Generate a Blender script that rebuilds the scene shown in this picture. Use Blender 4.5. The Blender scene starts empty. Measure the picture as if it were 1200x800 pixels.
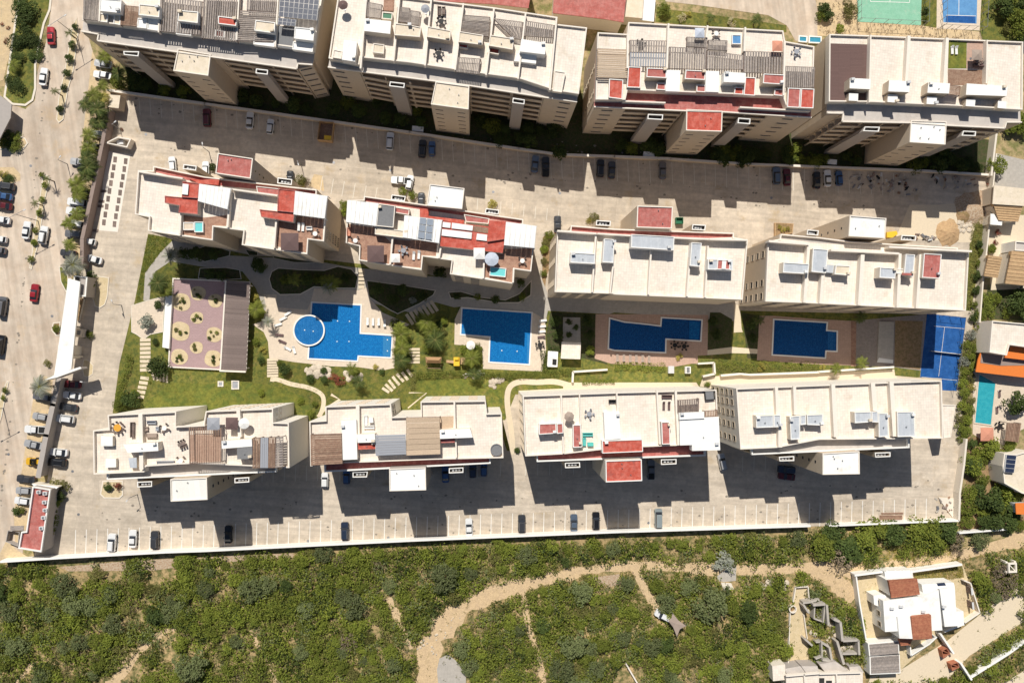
import bpy, math, random
import numpy as np
from mathutils import Vector, Matrix
R = math.radians
rnd = random.Random(7)
SC = bpy.context.scene
COL = SC.collection
# ---------------------------------------------------------------- camera (drone looking almost straight down)
F = 850.0; D = 187.0
n_cam = Vector((-38, -10, -F)).normalized()          # where straight-down lies in the camera's own frame
q = n_cam.rotation_difference(Vector((0, 0, -1)))
RM = q.to_matrix()
cd = bpy.data.cameras.new('camera'); cam = bpy.data.objects.new('camera', cd); COL.objects.link(cam)
cam.location = (0, 0, D); cam.rotation_euler = q.to_euler()
cd.sensor_width = 36; cd.lens = 36 * F / 1200; cd.clip_start = 1; cd.clip_end = 5000
SC.camera = cam
# ---------------------------------------------------------------- sky, sun, exposure
SUN_EL = R(50.5)
sdx, sdy = 0.235, -0.972                              # the way shadows fall on the ground
wd = bpy.data.worlds.new('World'); SC.world = wd; wd.use_nodes = True
nt = wd.node_tree
sky = nt.nodes.new('ShaderNodeTexSky'); sky.sky_type = 'NISHITA'; sky.sun_disc = False
sky.sun_elevation = SUN_EL; sky.sun_rotation = math.atan2(-sdx, -sdy)
nt.links.new(sky.outputs[0], nt.nodes['Background'].inputs[0]); nt.nodes['Background'].inputs[1].default_value = 0.055
sl = bpy.data.lights.new('sun', 'SUN'); sl.energy = 4.9; sl.angle = R(0.5); sl.color = (1.0, 0.955, 0.87)
so = bpy.data.objects.new('sun', sl); COL.objects.link(so)
so.rotation_euler = Vector((sdx * math.cos(SUN_EL), sdy * math.cos(SUN_EL), -math.sin(SUN_EL))).to_track_quat('-Z', 'Y').to_euler()
SC.view_settings.view_transform = 'Standard'; SC.view_settings.look = 'None'
SC.view_settings.gamma = 1; SC.view_settings.exposure = 0.0
# ---------------------------------------------------------------- survey: photo reading -> place on the plane at height z
ROW = dict(A=0, B=140, C=280, D=400, E=520, F=640)
def PX(s):
    out = []; ox = oy = 0; k = 0.2
    for t in s.split():
        if ',' in t:
            a, b = t.split(','); out.append((ox + float(a) * k, oy + float(b) * k))
        elif t == 'G': ox = oy = 0; k = 1.0
        else: ox = (int(t[1]) - 1) * 240; oy = ROW[t[0]]; k = 0.2
    return out
def W(p, z=0.0):
    d = RM @ Vector((p[0] - 600, 400 - p[1], -F)); t = (D - z) / -d.z
    return Vector((d.x * t, d.y * t, z))
def WP(s, z=0.0):
    return [W(p, z) for p in (PX(s) if isinstance(s, str) else s)]
# ---------------------------------------------------------------- materials
M = {}
def mat(name, col, rough=0.8, var=0.12, scale=0.6, col2=None, tile=None, joint=None, jw=0.03, rot=0.0, rv=0.0, bump=0.0, metal=0.0, spec=0.3, big=0.0, stain=None, ratio=1.0, off=0.0, streak=0.0):
    m = bpy.data.materials.new(name); m.use_nodes = True; n = m.node_tree.nodes; l = m.node_tree.links
    b = n['Principled BSDF']; b.inputs['Roughness'].default_value = rough; b.inputs['Metallic'].default_value = metal
    b.inputs['Specular IOR Level'].default_value = spec
    geo = n.new('ShaderNodeNewGeometry')
    mp = n.new('ShaderNodeMapping'); mp.inputs['Rotation'].default_value = (0, 0, rot)
    l.new(geo.outputs['Position'], mp.inputs['Vector'])
    def noise(sc, det=5, rough_=0.6):
        t = n.new('ShaderNodeTexNoise'); t.inputs['Scale'].default_value = sc; t.inputs['Detail'].default_value = det; t.inputs['Roughness'].default_value = rough_
        l.new(mp.outputs[0], t.inputs['Vector']); return t.outputs[0]
    def mix(fac, a, bb, mode='MIX'):
        x = n.new('ShaderNodeMix'); x.data_type = 'RGBA'; x.blend_type = mode
        for i, v in ((0, fac), (6, a), (7, bb)):
            if hasattr(v, 'links') or hasattr(v, 'is_linked'): l.new(v, x.inputs[i])
            elif i == 0: x.inputs[0].default_value = v
            else: x.inputs[i].default_value = (*v, 1)
        return x.outputs[2]
    def ramp(fac, a, c):
        r = n.new('ShaderNodeMapRange'); r.inputs[1].default_value = a; r.inputs[2].default_value = c; l.new(fac, r.inputs[0]); return r.outputs[0]
    nz = noise(scale)
    c = col
    if col2: c = mix(ramp(nz, 0.42, 0.6), col, col2)
    if var:
        lo = tuple(1 - var for _ in range(3)); hi = tuple(1 + var for _ in range(3))
        v = mix(ramp(noise(scale * 2.7, 6, 0.7), 0.3, 0.7), lo, hi); c = mix(1.0, c, v, 'MULTIPLY')
    if big:
        v = mix(ramp(noise(0.035, 4), 0.35, 0.65), (1 - big,) * 3, (1 + big,) * 3); c = mix(1.0, c, v, 'MULTIPLY')
    if stain:
        v = ramp(noise(scale * 0.45, 7, 0.72), 0.56, 0.70); c = mix(v, c, stain)
    if streak:
        ms = n.new('ShaderNodeMapping'); ms.inputs['Scale'].default_value = (.035, .75, 1); l.new(mp.outputs[0], ms.inputs['Vector'])
        ts = n.new('ShaderNodeTexNoise'); ts.inputs['Scale'].default_value = 1.0; ts.inputs['Detail'].default_value = 5; l.new(ms.outputs[0], ts.inputs['Vector'])
        v = mix(ramp(ts.outputs[0], .38, .62), (1 - streak,) * 3, (1 + streak * .6,) * 3); c = mix(1.0, c, v, 'MULTIPLY')
    if rv:
        oi = n.new('ShaderNodeObjectInfo'); v = mix(oi.outputs['Random'], (1 - rv,) * 3, (1 + rv,) * 3); c = mix(1.0, c, v, 'MULTIPLY')
    hgt = None
    if tile:
        br = n.new('ShaderNodeTexBrick'); br.offset = off; br.squash = 1
        br.inputs['Color1'].default_value = (1.0, 1.0, 1.0, 1); br.inputs['Color2'].default_value = (0.90, 0.90, 0.90, 1)
        j = joint or 0.6; br.inputs['Mortar'].default_value = (j, j, j, 1)
        br.inputs['Scale'].default_value = 1.0; br.inputs['Mortar Size'].default_value = jw
        br.inputs['Brick Width'].default_value = tile * ratio; br.inputs['Row Height'].default_value = tile
        l.new(mp.outputs[0], br.inputs['Vector']); c = mix(1.0, c, br.outputs[0], 'MULTIPLY')
    if hasattr(c, 'links'): l.new(c, b.inputs['Base Color'])
    else: b.inputs['Base Color'].default_value = (*c, 1)
    if bump:
        bp = n.new('ShaderNodeBump'); bp.inputs['Strength'].default_value = bump; bp.inputs['Distance'].default_value = 0.08
        l.new(noise(scale * 6, 4), bp.inputs['Height']); l.new(bp.outputs[0], b.inputs['Normal'])
    M[name] = m; return m
T1 = -0.10   # tile grids follow each row's own angle
mat('terrain', (.40, .30, .16), .95, .3, .5, (.20, .19, .07), big=.2, bump=.5)
mat('track_dirt', (.62, .455, .27), .95, .22, .9, (.56, .41, .25), stain=(.42, .31, .17), bump=.8)
mat('scrub_soil', (.42, .30, .15), .95, .3, .7, (.13, .13, .045), big=.15, bump=.5)
mat('concrete_road', (.60, .51, .405), .85, .13, .35, (.53, .45, .36), tile=3.6, joint=.84, jw=.04, rot=.08, big=.12, streak=.10, stain=(.50, .39, .26), bump=.2)
mat('concrete_slab', (.595, .51, .41), .85, .13, .4, (.53, .45, .36), rv=.055, big=.12, streak=.12, rot=.09, stain=(.47, .38, .28), bump=.2)
mat('avenue_concrete', (.60, .50, .40), .85, .10, .22, (.55, .44, .34), rv=.04, big=.10, streak=.13, rot=-1.72, stain=(.56, .42, .28), bump=.2)
mat('sand_shoulder', (.62, .47, .28), .95, .16, .5, (.56, .43, .27), bump=.4)
mat('grass', (.18, .17, .036), .95, .3, .8, (.095, .115, .026), big=.25, stain=(.26, .19, .07), bump=.6)
mat('grass_striped', (.165, .165, .03), .95, .3, .5, (.10, .125, .024), big=.2, bump=.6)
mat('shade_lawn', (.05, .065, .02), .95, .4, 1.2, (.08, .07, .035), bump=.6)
mat('soil', (.34, .22, .12), .95, .25, 1.0, (.24, .17, .08), bump=.5)
mat('sand', (.62, .50, .32), .95, .12, 1.2, (.56, .45, .27), bump=.3)
mat('deck_stone', (.70, .585, .46), .75, .06, .8, tile=.6, joint=.90, jw=.03, rot=.06)
mat('yard_shaded', (.33, .28, .25), .85, .18, .6, tile=.8, joint=.85, jw=.03)  # yard paving with the building shade put into its colour
mat('oil', (.25, .215, .175), .8, .2, 2)
mat('deck_pink', (.52, .35, .27), .8, .1, .8, tile=.6, joint=.85, jw=.03, rot=.03)
mat('walk_grey', (.46, .42, .37), .85, .1, .6, tile=.8, joint=.88, jw=.03, rot=.06)
mat('paver_pink', (.42, .29, .29), .85, .12, 1.4, tile=.4, joint=.85, jw=.04, off=.5, ratio=2)
mat('path_cream', (.68, .57, .42), .85, .08, .8)
mat('tile_cream', (.84, .755, .655), .7, .06, .5, (.79, .70, .60), tile=.62, joint=.82, jw=.035, rot=.06, big=.03, stain=(.72, .61, .49))
mat('tile_left', (.84, .755, .66), .7, .06, .5, (.79, .70, .605), tile=.62, joint=.82, jw=.035, rot=.12, big=.03, stain=(.70, .60, .48))
mat('tile_south', (.84, .75, .65), .7, .06, .5, (.79, .70, .60), tile=.62, joint=.82, jw=.035, rot=-.04, big=.03, stain=(.71, .60, .48))
mat('brick_deck', (.45, .27, .19), .85, .16, 1.2, (.36, .2, .14), tile=.35, joint=.75, jw=.03, off=.5, ratio=2)
mat('white_paint', (.83, .81, .77), .6, .04, .7, stain=(.74, .71, .66))
mat('white_roof', (.86, .85, .82), .6, .04, .4, (.82, .81, .78), stain=(.70, .66, .6))
mat('cream_roof', (.74, .64, .51), .8, .08, .9, (.69, .59, .45), stain=(.58, .5, .38))
mat('parapet', (.79, .72, .63), .7, .05, .8)
mat('facade', (.60, .50, .385), .8, .05, .4, stain=(.54, .45, .34))
mat('facade_white', (.80, .75, .67), .8, .04, .5)
mat('facade_pale', (.72, .65, .55), .8, .04, .5)
mat('facade_grey', (.40, .36, .33), .8, .05, .5)
mat('facade_brown', (.30, .23, .20), .8, .06, .5)
mat('strip_grey', (.55, .50, .455), .85, .06, .5, tile=1.2, joint=.93, jw=.02, rot=.12, stain=(.47, .42, .37))
mat('red_paint', (.50, .085, .055), .75, .16, .8, (.58, .15, .11), stain=(.36, .10, .08), tile=.9, joint=.8, jw=.03, rot=.08)
mat('red_faded', (.44, .13, .11), .8, .16, .8, (.50, .19, .165), stain=(.33, .12, .10), tile=.9, joint=.8, jw=.03, rot=.08)
mat('metal_white', (.84, .82, .76), .45, .04, .9, tile=1.3, joint=.86, jw=.03, ratio=8, rot=1.45, spec=.4)
mat('metal_grey', (.50, .53, .57), .45, .06, .8, (.55, .575, .61), tile=.55, joint=.90, jw=.04, ratio=9, rot=1.5)
mat('grey_roof', (.20, .20, .205), .8, .12, .9)
mat('dark_brown_deck', (.155, .095, .085), .85, .1, 1.5, tile=.35, joint=.8, jw=.03, ratio=8)
mat('wood_grey', (.27, .235, .215), .9, .28, 1.6, (.34, .29, .255), rv=.2)
mat('wood_dark', (.16, .125, .11), .9, .25, 1.6, (.22, .165, .14), rv=.2)
mat('wood_brown', (.27, .165, .115), .9, .25, 1.6, (.33, .22, .155), rv=.2)
mat('wood_tan', (.50, .38, .27), .85, .15, 1.2, rv=.12)
mat('shingle', (.20, .155, .14), .9, .2, 2.0, rv=.15)
mat('terracotta', (.42, .17, .095), .85, .2, 1.6, (.34, .12, .07), rv=.15, bump=.4)
mat('tan_tile', (.52, .35, .19), .9, .16, 2.0, (.45, .29, .16), rv=.12, bump=.4)
mat('orange_paint', (.72, .20, .04), .7, .06, .8)
mat('solar', (.02, .03, .065), .5, .1, 1.0, spec=.5)
mat('metal_frame', (.6, .6, .6), .4, 0)
mat('glass_dark', (.03, .035, .045), .15, 0, spec=.5)
mat('opening_dark', (.035, .032, .03), .7, 0)
mat('glass_blue', (.26, .30, .36), .3, .1, 1.5, spec=.5)
mat('pool_tile', (.005, .22, .62), .5, .25, 1.6, (.02, .34, .78), tile=.5, joint=.75, jw=.05)
mat('pool_tile_dark', (.008, .10, .31), .5, .16, 1.8, (.015, .15, .42), tile=.5, joint=.75, jw=.05)  # dark pool tile; block shade over the right-hand pools put into the colour
mat('pool_round', (.02, .20, .52), .5, .12, 1.8, (.06, .30, .66), tile=.5, joint=.75, jw=.05)
mat('pool_teal', (.05, .42, .50), .5, .10, 1.0, (.09, .52, .58))
mat('jacuzzi', (.18, .62, .62), .3, .08, 1.5)
mat('court_blue', (.012, .080, .27), .85, .18, .6, (.02, .105, .33), stain=(.04, .15, .38))
mat('pool_shelf', (.10, .42, .72), .5, .15, 1.8, tile=.5, joint=.75)
mat('court_light', (.12, .30, .55), .8, .10, .6, (.10, .26, .50))
mat('court_green', (.22, .47, .33), .8, .08, .6, (.25, .50, .36), stain=(.34, .5, .38))
mat('line_white', (.80, .79, .75), .8, .08, 2)
mat('line_worn', (.68, .64, .56), .85, .12, 2)
mat('steel', (.30, .30, .31), .45, 0, metal=.6)
mat('black', (.02, .02, .02), .6, 0)
mat('rubber', (.02, .02, .02), .9, 0)
mat('rock', (.56, .48, .38), .9, .25, 2, rv=.15, bump=.5)
mat('rubble', (.50, .40, .29), .95, .25, 2.5, (.38, .25, .16), bump=.5)
mat('bark', (.16, .11, .075), .95, .2, 3, bump=.5)
mat('cloth_white', (.82, .80, .76), .85, .04, 2)
mat('cloth_grey', (.33, .34, .37), .9, .06, 2)
mat('cloth_blue', (.50, .54, .62), .85, .05, 2)
mat('cloth_brown', (.14, .09, .085), .9, .06, 2)
mat('cloth_teal', (.12, .50, .45), .85, .05, 2)
mat('cloth_terracotta', (.60, .27, .18), .85, .06, 2)
mat('cloth_tan', (.36, .285, .235), .9, .06, 2)
mat('table_orange', (.72, .36, .05), .5, .1, 2)
mat('yellow_plastic', (.80, .50, .04), .5, .03, 2)
mat('green_plastic', (.03, .16, .08), .5, .05, 2)
mat('thatch', (.42, .25, .13), .95, .25, 3, bump=.6)
# foliage: leaf colour differs per plant and per clump
def leaf(name, a, b2, c2, dry=None):
    m = bpy.data.materials.new(name); m.use_nodes = True; n = m.node_tree.nodes; l = m.node_tree.links
    b = n['Principled BSDF']; b.inputs['Roughness'].default_value = .75; b.inputs['Specular IOR Level'].default_value = .25
    geo = n.new('ShaderNodeNewGeometry'); no = n.new('ShaderNodeTexNoise'); no.inputs['Scale'].default_value = 0.9; no.inputs['Detail'].default_value = 4
    l.new(geo.outputs['Position'], no.inputs['Vector'])
    mr = n.new('ShaderNodeMapRange'); mr.inputs[1].default_value = .35; mr.inputs[2].default_value = .65; l.new(no.outputs[0], mr.inputs[0])
    mx = n.new('ShaderNodeMix'); mx.data_type = 'RGBA'; mx.inputs[6].default_value = (*a, 1); mx.inputs[7].default_value = (*b2, 1); l.new(mr.outputs[0], mx.inputs[0])
    ri = n.new('ShaderNodeMix'); ri.data_type = 'RGBA'; ri.inputs[7].default_value = (*c2, 1); l.new(mx.outputs[2], ri.inputs[6])
    pw = n.new('ShaderNodeMath'); pw.operation = 'MULTIPLY'; pw.inputs[1].default_value = .6; l.new(geo.outputs['Random Per Island'], pw.inputs[0]); l.new(pw.outputs[0], ri.inputs[0])
    oi = n.new('ShaderNodeObjectInfo'); hv = n.new('ShaderNodeHueSaturation'); l.new(ri.outputs[2], hv.inputs['Color'])
    m2 = n.new('ShaderNodeMapRange'); m2.inputs[3].default_value = .75; m2.inputs[4].default_value = 1.3; l.new(oi.outputs['Random'], m2.inputs[0]); l.new(m2.outputs[0], hv.inputs['Value'])
    l.new(hv.outputs[0], b.inputs['Base Color'])
    tr = n.new('ShaderNodeBsdfTranslucent'); l.new(hv.outputs[0], tr.inputs[0]); ms = n.new('ShaderNodeMixShader'); ms.inputs[0].default_value = .22
    l.new(b.outputs[0], ms.inputs[1]); l.new(tr.outputs[0], ms.inputs[2]); l.new(ms.outputs[0], n['Material Output'].inputs[0])
    M[name] = m
leaf('leaf_green', (.095, .135, .020), (.155, .18, .028), (.25, .265, .042))
leaf('leaf_olive', (.145, .145, .038), (.175, .165, .045), (.22, .21, .07))
leaf('leaf_grey', (.115, .145, .05), (.15, .175, .065), (.21, .23, .105))
leaf('leaf_dry', (.23, .17, .11), (.28, .21, .14), (.30, .25, .18))
leaf('leaf_dark', (.045, .075, .02), (.07, .10, .022), (.11, .14, .035))
leaf('leaf_bright', (.13, .175, .022), (.19, .22, .03), (.28, .30, .05))
leaf('leaf_yellow', (.32, .28, .05), (.40, .33, .06), (.42, .38, .12))
leaf('leaf_silver', (.22, .24, .19), (.30, .31, .25), (.36, .36, .3))
leaf('topiary', (.05, .08, .02), (.075, .10, .025), (.09, .12, .03))
leaf('flower_red', (.35, .05, .05), (.22, .08, .05), (.12, .12, .04))
leaf('flower_pale', (.6, .5, .35), (.5, .45, .25), (.25, .25, .1))
# pool water: a real refracting sheet over tiled floor
def water(name, tint):
    m = bpy.data.materials.new(name); m.use_nodes = True; n = m.node_tree.nodes; l = m.node_tree.links
    b = n['Principled BSDF']; b.inputs['Roughness'].default_value = .08; b.inputs['Base Color'].default_value = (*tint, 1)
    b.inputs['Alpha'].default_value = .42; b.inputs['Specular IOR Level'].default_value = .5
    geo = n.new('ShaderNodeNewGeometry'); no = n.new('ShaderNodeTexNoise'); no.inputs['Scale'].default_value = 2.2; no.inputs['Detail'].default_value = 3
    l.new(geo.outputs['Position'], no.inputs['Vector']); bp = n.new('ShaderNodeBump'); bp.inputs['Strength'].default_value = .6; bp.inputs['Distance'].default_value = .15
    l.new(no.outputs[0], bp.inputs['Height']); l.new(bp.outputs[0], b.inputs['Normal'])
    M[name] = m
water('water', (.005, .16, .46)); water('water_shaded', (.004, .065, .26)); water('water_teal', (.03, .42, .50))  # middle tint darkened to carry the block shade on the right-hand pools
# ---------------------------------------------------------------- mesh + object helpers
LOC = {}
def area(P):
    return 0.5 * sum(P[i].x * P[(i + 1) % len(P)].y - P[(i + 1) % len(P)].x * P[i].y for i in range(len(P)))
def ccw(P):
    P = [Vector((p.x, p.y, 0)) for p in P]
    return P if area(P) > 0 else P[::-1]
def inset(P, d):
    P = ccw(P); n = len(P); out = []
    for i in range(n):
        a, b, c = P[i - 1], P[i], P[(i + 1) % n]
        e1 = (b - a).normalized(); e2 = (c - b).normalized()
        n1 = Vector((-e1.y, e1.x, 0)); n2 = Vector((-e2.y, e2.x, 0))
        k = 1 + n1.dot(n2)
        out.append(b + (n1 + n2) * (d / max(k, 0.3)))
    return out
def pip(x, y, P):
    r = False; j = len(P) - 1
    for i in range(len(P)):
        if (P[i][1] > y) != (P[j][1] > y) and x < (P[j][0] - P[i][0]) * (y - P[i][1]) / (P[j][1] - P[i][1]) + P[i][0]: r = not r
        j = i
    return r
class MB:
    def __init__(s): s.v = []; s.f = []; s.m = []; s.mats = []
    def mi(s, m):
        if m not in s.mats: s.mats.append(m)
        return s.mats.index(m)
    def add(s, vs, fs, m):
        k = len(s.v); s.v += [tuple(v) for v in vs]; mi = s.mi(m)
        for f in fs: s.f.append([k + i for i in f]); s.m.append(mi)
        return s
    def sheet(s, P, z, m):
        P = ccw(P); return s.add([(p.x, p.y, z) for p in P], [list(range(len(P)))], m)
    def prism(s, P, z0, z1, m, mt=None):
        P = ccw(P); n = len(P)
        s.add([(p.x, p.y, z0) for p in P] + [(p.x, p.y, z1) for p in P], [[i, (i + 1) % n, n + (i + 1) % n, n + i] for i in range(n)] + ([list(range(n, 2 * n))] if not mt else []) + [list(range(n))[::-1]], m)
        if mt: s.add([(p.x, p.y, z1) for p in P], [list(range(n))], mt)
        return s
    def ring(s, P, t, z0, z1, m):
        P = ccw(P); Q = inset(P, t); n = len(P); fs = []
        vs = [(p.x, p.y, z) for z in (z0, z1) for L in (P, Q) for p in L]
        for i in range(n):
            j = (i + 1) % n
            fs += [[i, j, 2 * n + j, 2 * n + i], [n + j, n + i, 3 * n + i, 3 * n + j], [2 * n + i, 2 * n + j, 3 * n + j, 3 * n + i]]
        return s.add(vs, fs, m)
    def seg(s, a, b, t, z0, z1, m):
        d = Vector((b.x - a.x, b.y - a.y, 0)).normalized(); w = Vector((-d.y, d.x, 0)) * (t / 2)
        return s.prism([a - w, b - w, b + w, a + w], z0, z1, m)
    def bx(s, x, y, z, sx, sy, sz, m, rot=0.0):
        c, k = math.cos(rot), math.sin(rot)
        P = [Vector((x + i * c - j * k, y + i * k + j * c, 0)) for i, j in ((-sx / 2, -sy / 2), (sx / 2, -sy / 2), (sx / 2, sy / 2), (-sx / 2, sy / 2))]
        return s.prism(P, z, z + sz, m)
    def cyl(s, x, y, z0, z1, r, m, n=12, r2=None):
        r2 = r if r2 is None else r2
        vs = [(x + r * math.cos(2 * math.pi * i / n), y + r * math.sin(2 * math.pi * i / n), z0) for i in range(n)] + [(x + r2 * math.cos(2 * math.pi * i / n), y + r2 * math.sin(2 * math.pi * i / n), z1) for i in range(n)]
        return s.add(vs, [[i, (i + 1) % n, n + (i + 1) % n, n + i] for i in range(n)] + [list(range(n, 2 * n))], m)
    def mesh(s, name, o=Vector((0, 0, 0))):
        me = bpy.data.meshes.new(name); me.from_pydata([(v[0] - o.x, v[1] - o.y, v[2] - o.z) for v in s.v], [], s.f)
        for m in s.mats: me.materials.append(M[m])
        if s.m: me.polygons.foreach_set('material_index', s.m)
        me.update(); return me
    def out(s, name, parent=None, label=None, kind=None, cat=None, group=None, origin=None):
        o = Vector(LOC[parent.name]) if parent else (origin or Vector((0, 0, 0)))
        ob = bpy.data.objects.new(name, s.mesh(name, o)); COL.objects.link(ob)
        if parent: ob.parent = parent
        elif origin: ob.location = origin
        LOC[ob.name] = tuple(o)
        tag(ob, label, cat, group, kind); return ob
def tag(o, label=None, cat=None, group=None, kind=None):
    if label: o['label'] = label
    if cat: o['category'] = cat
    if group: o['group'] = group
    if kind: o['kind'] = kind
    return o
def thing(name, label, cat, p, z=0.0, group=None, rot=0.0):
    o = bpy.data.objects.new(name, None); COL.objects.link(o); o.empty_display_size = .5
    w = W(p, z) if not isinstance(p, Vector) else p
    o.location = w; o.rotation_euler = (0, 0, rot); LOC[o.name] = tuple(w)
    return tag(o, label, cat, group)
def sheet(name, s, z, m, parent=None, kind='structure'):
    P = WP(s, z); mb = MB(); mb.sheet(P, z, m)
    return mb.out(name, parent, kind=None if parent else kind)
def slab(name, s, z0, z1, m, parent=None, mt=None, kind='structure', label=None):
    P = WP(s, z1); mb = MB(); mb.prism(P, z0, z1, m, mt)
    return mb.out(name, parent, kind=None if parent else kind, label=label)
def copytree(o, loc=None, rot=None, parent=None, label=None, group=None):
    c = o.copy(); COL.objects.link(c)
    if parent: c.parent = parent
    if loc is not None: c.location = loc
    if rot is not None: c.rotation_euler = (0, 0, rot)
    if label: c['label'] = label
    if group: c['group'] = group
    for ch in KIDS.get(o.name, ()): copytree(ch, parent=c)
    return c
KIDS = {}
def reg(o):
    KIDS[o.name] = [c for c in bpy.data.objects if c.parent == o]
    for c in KIDS[o.name]: KIDS[c.name] = [x for x in bpy.data.objects if x.parent == c]
# ================================================================ GROUND
g = MB(); g.sheet([Vector((-900, -900, 0)), Vector((900, -900, 0)), Vector((900, 900, 0)), Vector((-900, 900, 0))], -0.03, 'terrain'); g.out('terrain', kind='structure')
sheet('scrubland', 'G -40,690 -40,653 60,655 330,640 600,630 900,618 1125,612 1125,640 1260,615 1260,860 -60,860', -0.02, 'scrub_soil')
avenue = sheet('avenue', 'G 118,-40 102,38 112,72 130,104 128,150 113,230 101,283 97,308 84,324 76,380 66,440 58,480 48,520 44,560 38,580 30,620 26,652 -50,662 -50,118 10,122 30,128 41,118 44,84 54,50 60,10 64,-40', 0.0, 'avenue_concrete')
pave = sheet('estate_pavement', 'G 126,104 240,121 480,155 636,178 828,188 960,197 1164,206 1150,270 1140,380 1128,470 1124,560 1124,611 900,618 600,629 330,639 66,651 40,652 44,610 56,560 62,500 74,430 92,330 100,300 113,230 124,150', 0.004, 'concrete_road')
sheet('sandy_shoulder', 'G 108,60 130,104 128,150 113,230 101,283 97,308 84,320 78,300 80,260 92,200 98,150 104,100', 0.006, 'sand_shoulder')
sheet('sandy_shoulder', 'G 62,445 58,480 48,520 44,560 38,580 32,622 18,640 16,600 24,560 32,510 40,460 52,440', 0.006, 'sand_shoulder')
sheet('sandy_shoulder', 'G -20,196 16,196 24,204 24,212 14,214 12,240 -20,240', 0.006, 'sand_shoulder')
sheet('sandy_shoulder', 'G 1066,240 1100,240 1140,236 1148,244 1138,284 1126,284 1100,282 1050,278', 0.018, 'path_cream')
sheet('sandy_shoulder', 'B2 640,320 690,330 700,420 660,410 610,390', 0.008, 'sand_shoulder')
sheet('sandy_shoulder', 'E1 0,640 40,560 100,620 160,660 150,676 0,690', 0.010, 'sand_shoulder')
sheet('sandy_shoulder', 'A1 -100,-100 100,-100 90,100 60,300 20,470 -100,500', 0.002, 'sand_shoulder')
sheet('sandy_shoulder', 'A5 -20,-60 225,-60 220,130 600,150 960,190 960,250 -10,210', 0.002, 'sand_shoulder')
sheet('access_road', 'A4 250,-150 1150,-150 1190,60 1190,250 1060,240 1010,150 900,90 480,30 300,10', 0.004, 'avenue_concrete')
# concrete slabs cast between joints, each a piece of its own
def slabs(parent, poly, ang, w, h, z, m, limit=290, avoid=()):
    P = WP(poly, 0); Q = [(p.x, p.y) for p in P]; AV = [[(p.x, p.y) for p in WP(a, 0)] for a in avoid]
    cx = sum(a for a, b in Q) / len(Q); cy = sum(b for a, b in Q) / len(Q)
    mb = MB(); g_ = .012
    a, b = w / 2 - g_, h / 2 - g_
    mb.v = [(-a, -b, 0), (a, -b, 0), (a, b, 0), (-a, b, 0), (-a + .02, -b + .02, z), (a - .02, -b + .02, z), (a - .02, b - .02, z), (-a + .02, b - .02, z)]
    mb.f = [[0, 1, 5, 4], [1, 2, 6, 5], [2, 3, 7, 6], [3, 0, 4, 7], [4, 5, 6, 7]]; mb.m = [0] * 5; mb.mats = [m]
    me = mb.mesh('slab'); c, s = math.cos(ang), math.sin(ang); cand = []
    for i in range(-60, 61):
        for j in range(-60, 61):
            x = cx + i * w * c - j * h * s; y = cy + i * w * s + j * h * c
            cs = [(x + u * a * c - v * b * s, y + u * a * s + v * b * c) for u, v in ((-1, -1), (1, -1), (1, 1), (-1, 1))]
            if all(pip(u, v, Q) for u, v in cs) and not any(pip(u, v, A_) for u, v in cs for A_ in AV): cand.append((x, y))
    for x, y in cand[:limit]:
        o = bpy.data.objects.new('concrete_slab', me); COL.objects.link(o); o.parent = parent
        o.location = (x - LOC[parent.name][0], y - LOC[parent.name][1], 0.0); o.rotation_euler = (0, 0, ang)
slabs(avenue, 'G 66,20 84,20 72,120 60,230 40,400 28,520 12,640 -20,640 4,500 16,330 44,130', R(-98), 5.2, 3.4, .012, 'avenue_concrete')
slabs(pave, 'G 176,144 330,160 480,184 640,206 820,220 1040,236 1040,252 880,246 640,236 480,215 330,192 200,170', R(-5.5), 4.4, 4.4, .014, 'concrete_slab')
slabs(pave, 'G 100,560 170,562 400,556 610,552 840,548 1040,536 1112,534 1112,584 900,592 600,604 330,614 110,622', R(1.8), 5.0, 4.2, .014, 'concrete_slab')
# painted parking bays
def bays(a, b, n, dx, dy, m='line_white', z=.020, edge=False):
    mb = MB()
    for i in range(n + 1):
        t = i / n; x = a[0] + (b[0] - a[0]) * t; y = a[1] + (b[1] - a[1]) * t
        mb.seg(W((x, y)), W((x + dx, y + dy)), .14, z - .004, z, m)
    if edge: mb.seg(W((a[0] + dx, a[1] + dy)), W((b[0] + dx, b[1] + dy)), .12, z + .001, z + .003, m)
    mb.out('parking_lines', pave)
bays((88, 648.5), (600, 629), 41, 0.8, -28, 'line_white'); bays((612, 629), (1085, 612), 38, .6, -28, 'line_white')
bays((150, 110), (480, 157), 26, 1.6, 23, 'line_worn'); bays((492, 160), (632, 180), 11, 1.2, 24, 'line_worn'); bays((645, 184), (826, 192), 14, 1, 25, 'line_worn'); bays((838, 193), (1060, 204), 17, .6, 26, 'line_worn')
bays((378, 207), (442, 220), 5, -3, 18, 'line_worn'); bays((560, 232), (655, 246), 7, -1, 14, 'line_worn')
for (a, b, n) in (((268, 566), (372, 563), 8), ((398, 563), (466, 561), 5), ((505, 561), (600, 557), 7), ((616, 557), (700, 555), 6), ((870, 552), (950, 549), 6)): bays(a, b, n, .5, -18, 'line_worn', .022)
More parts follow.
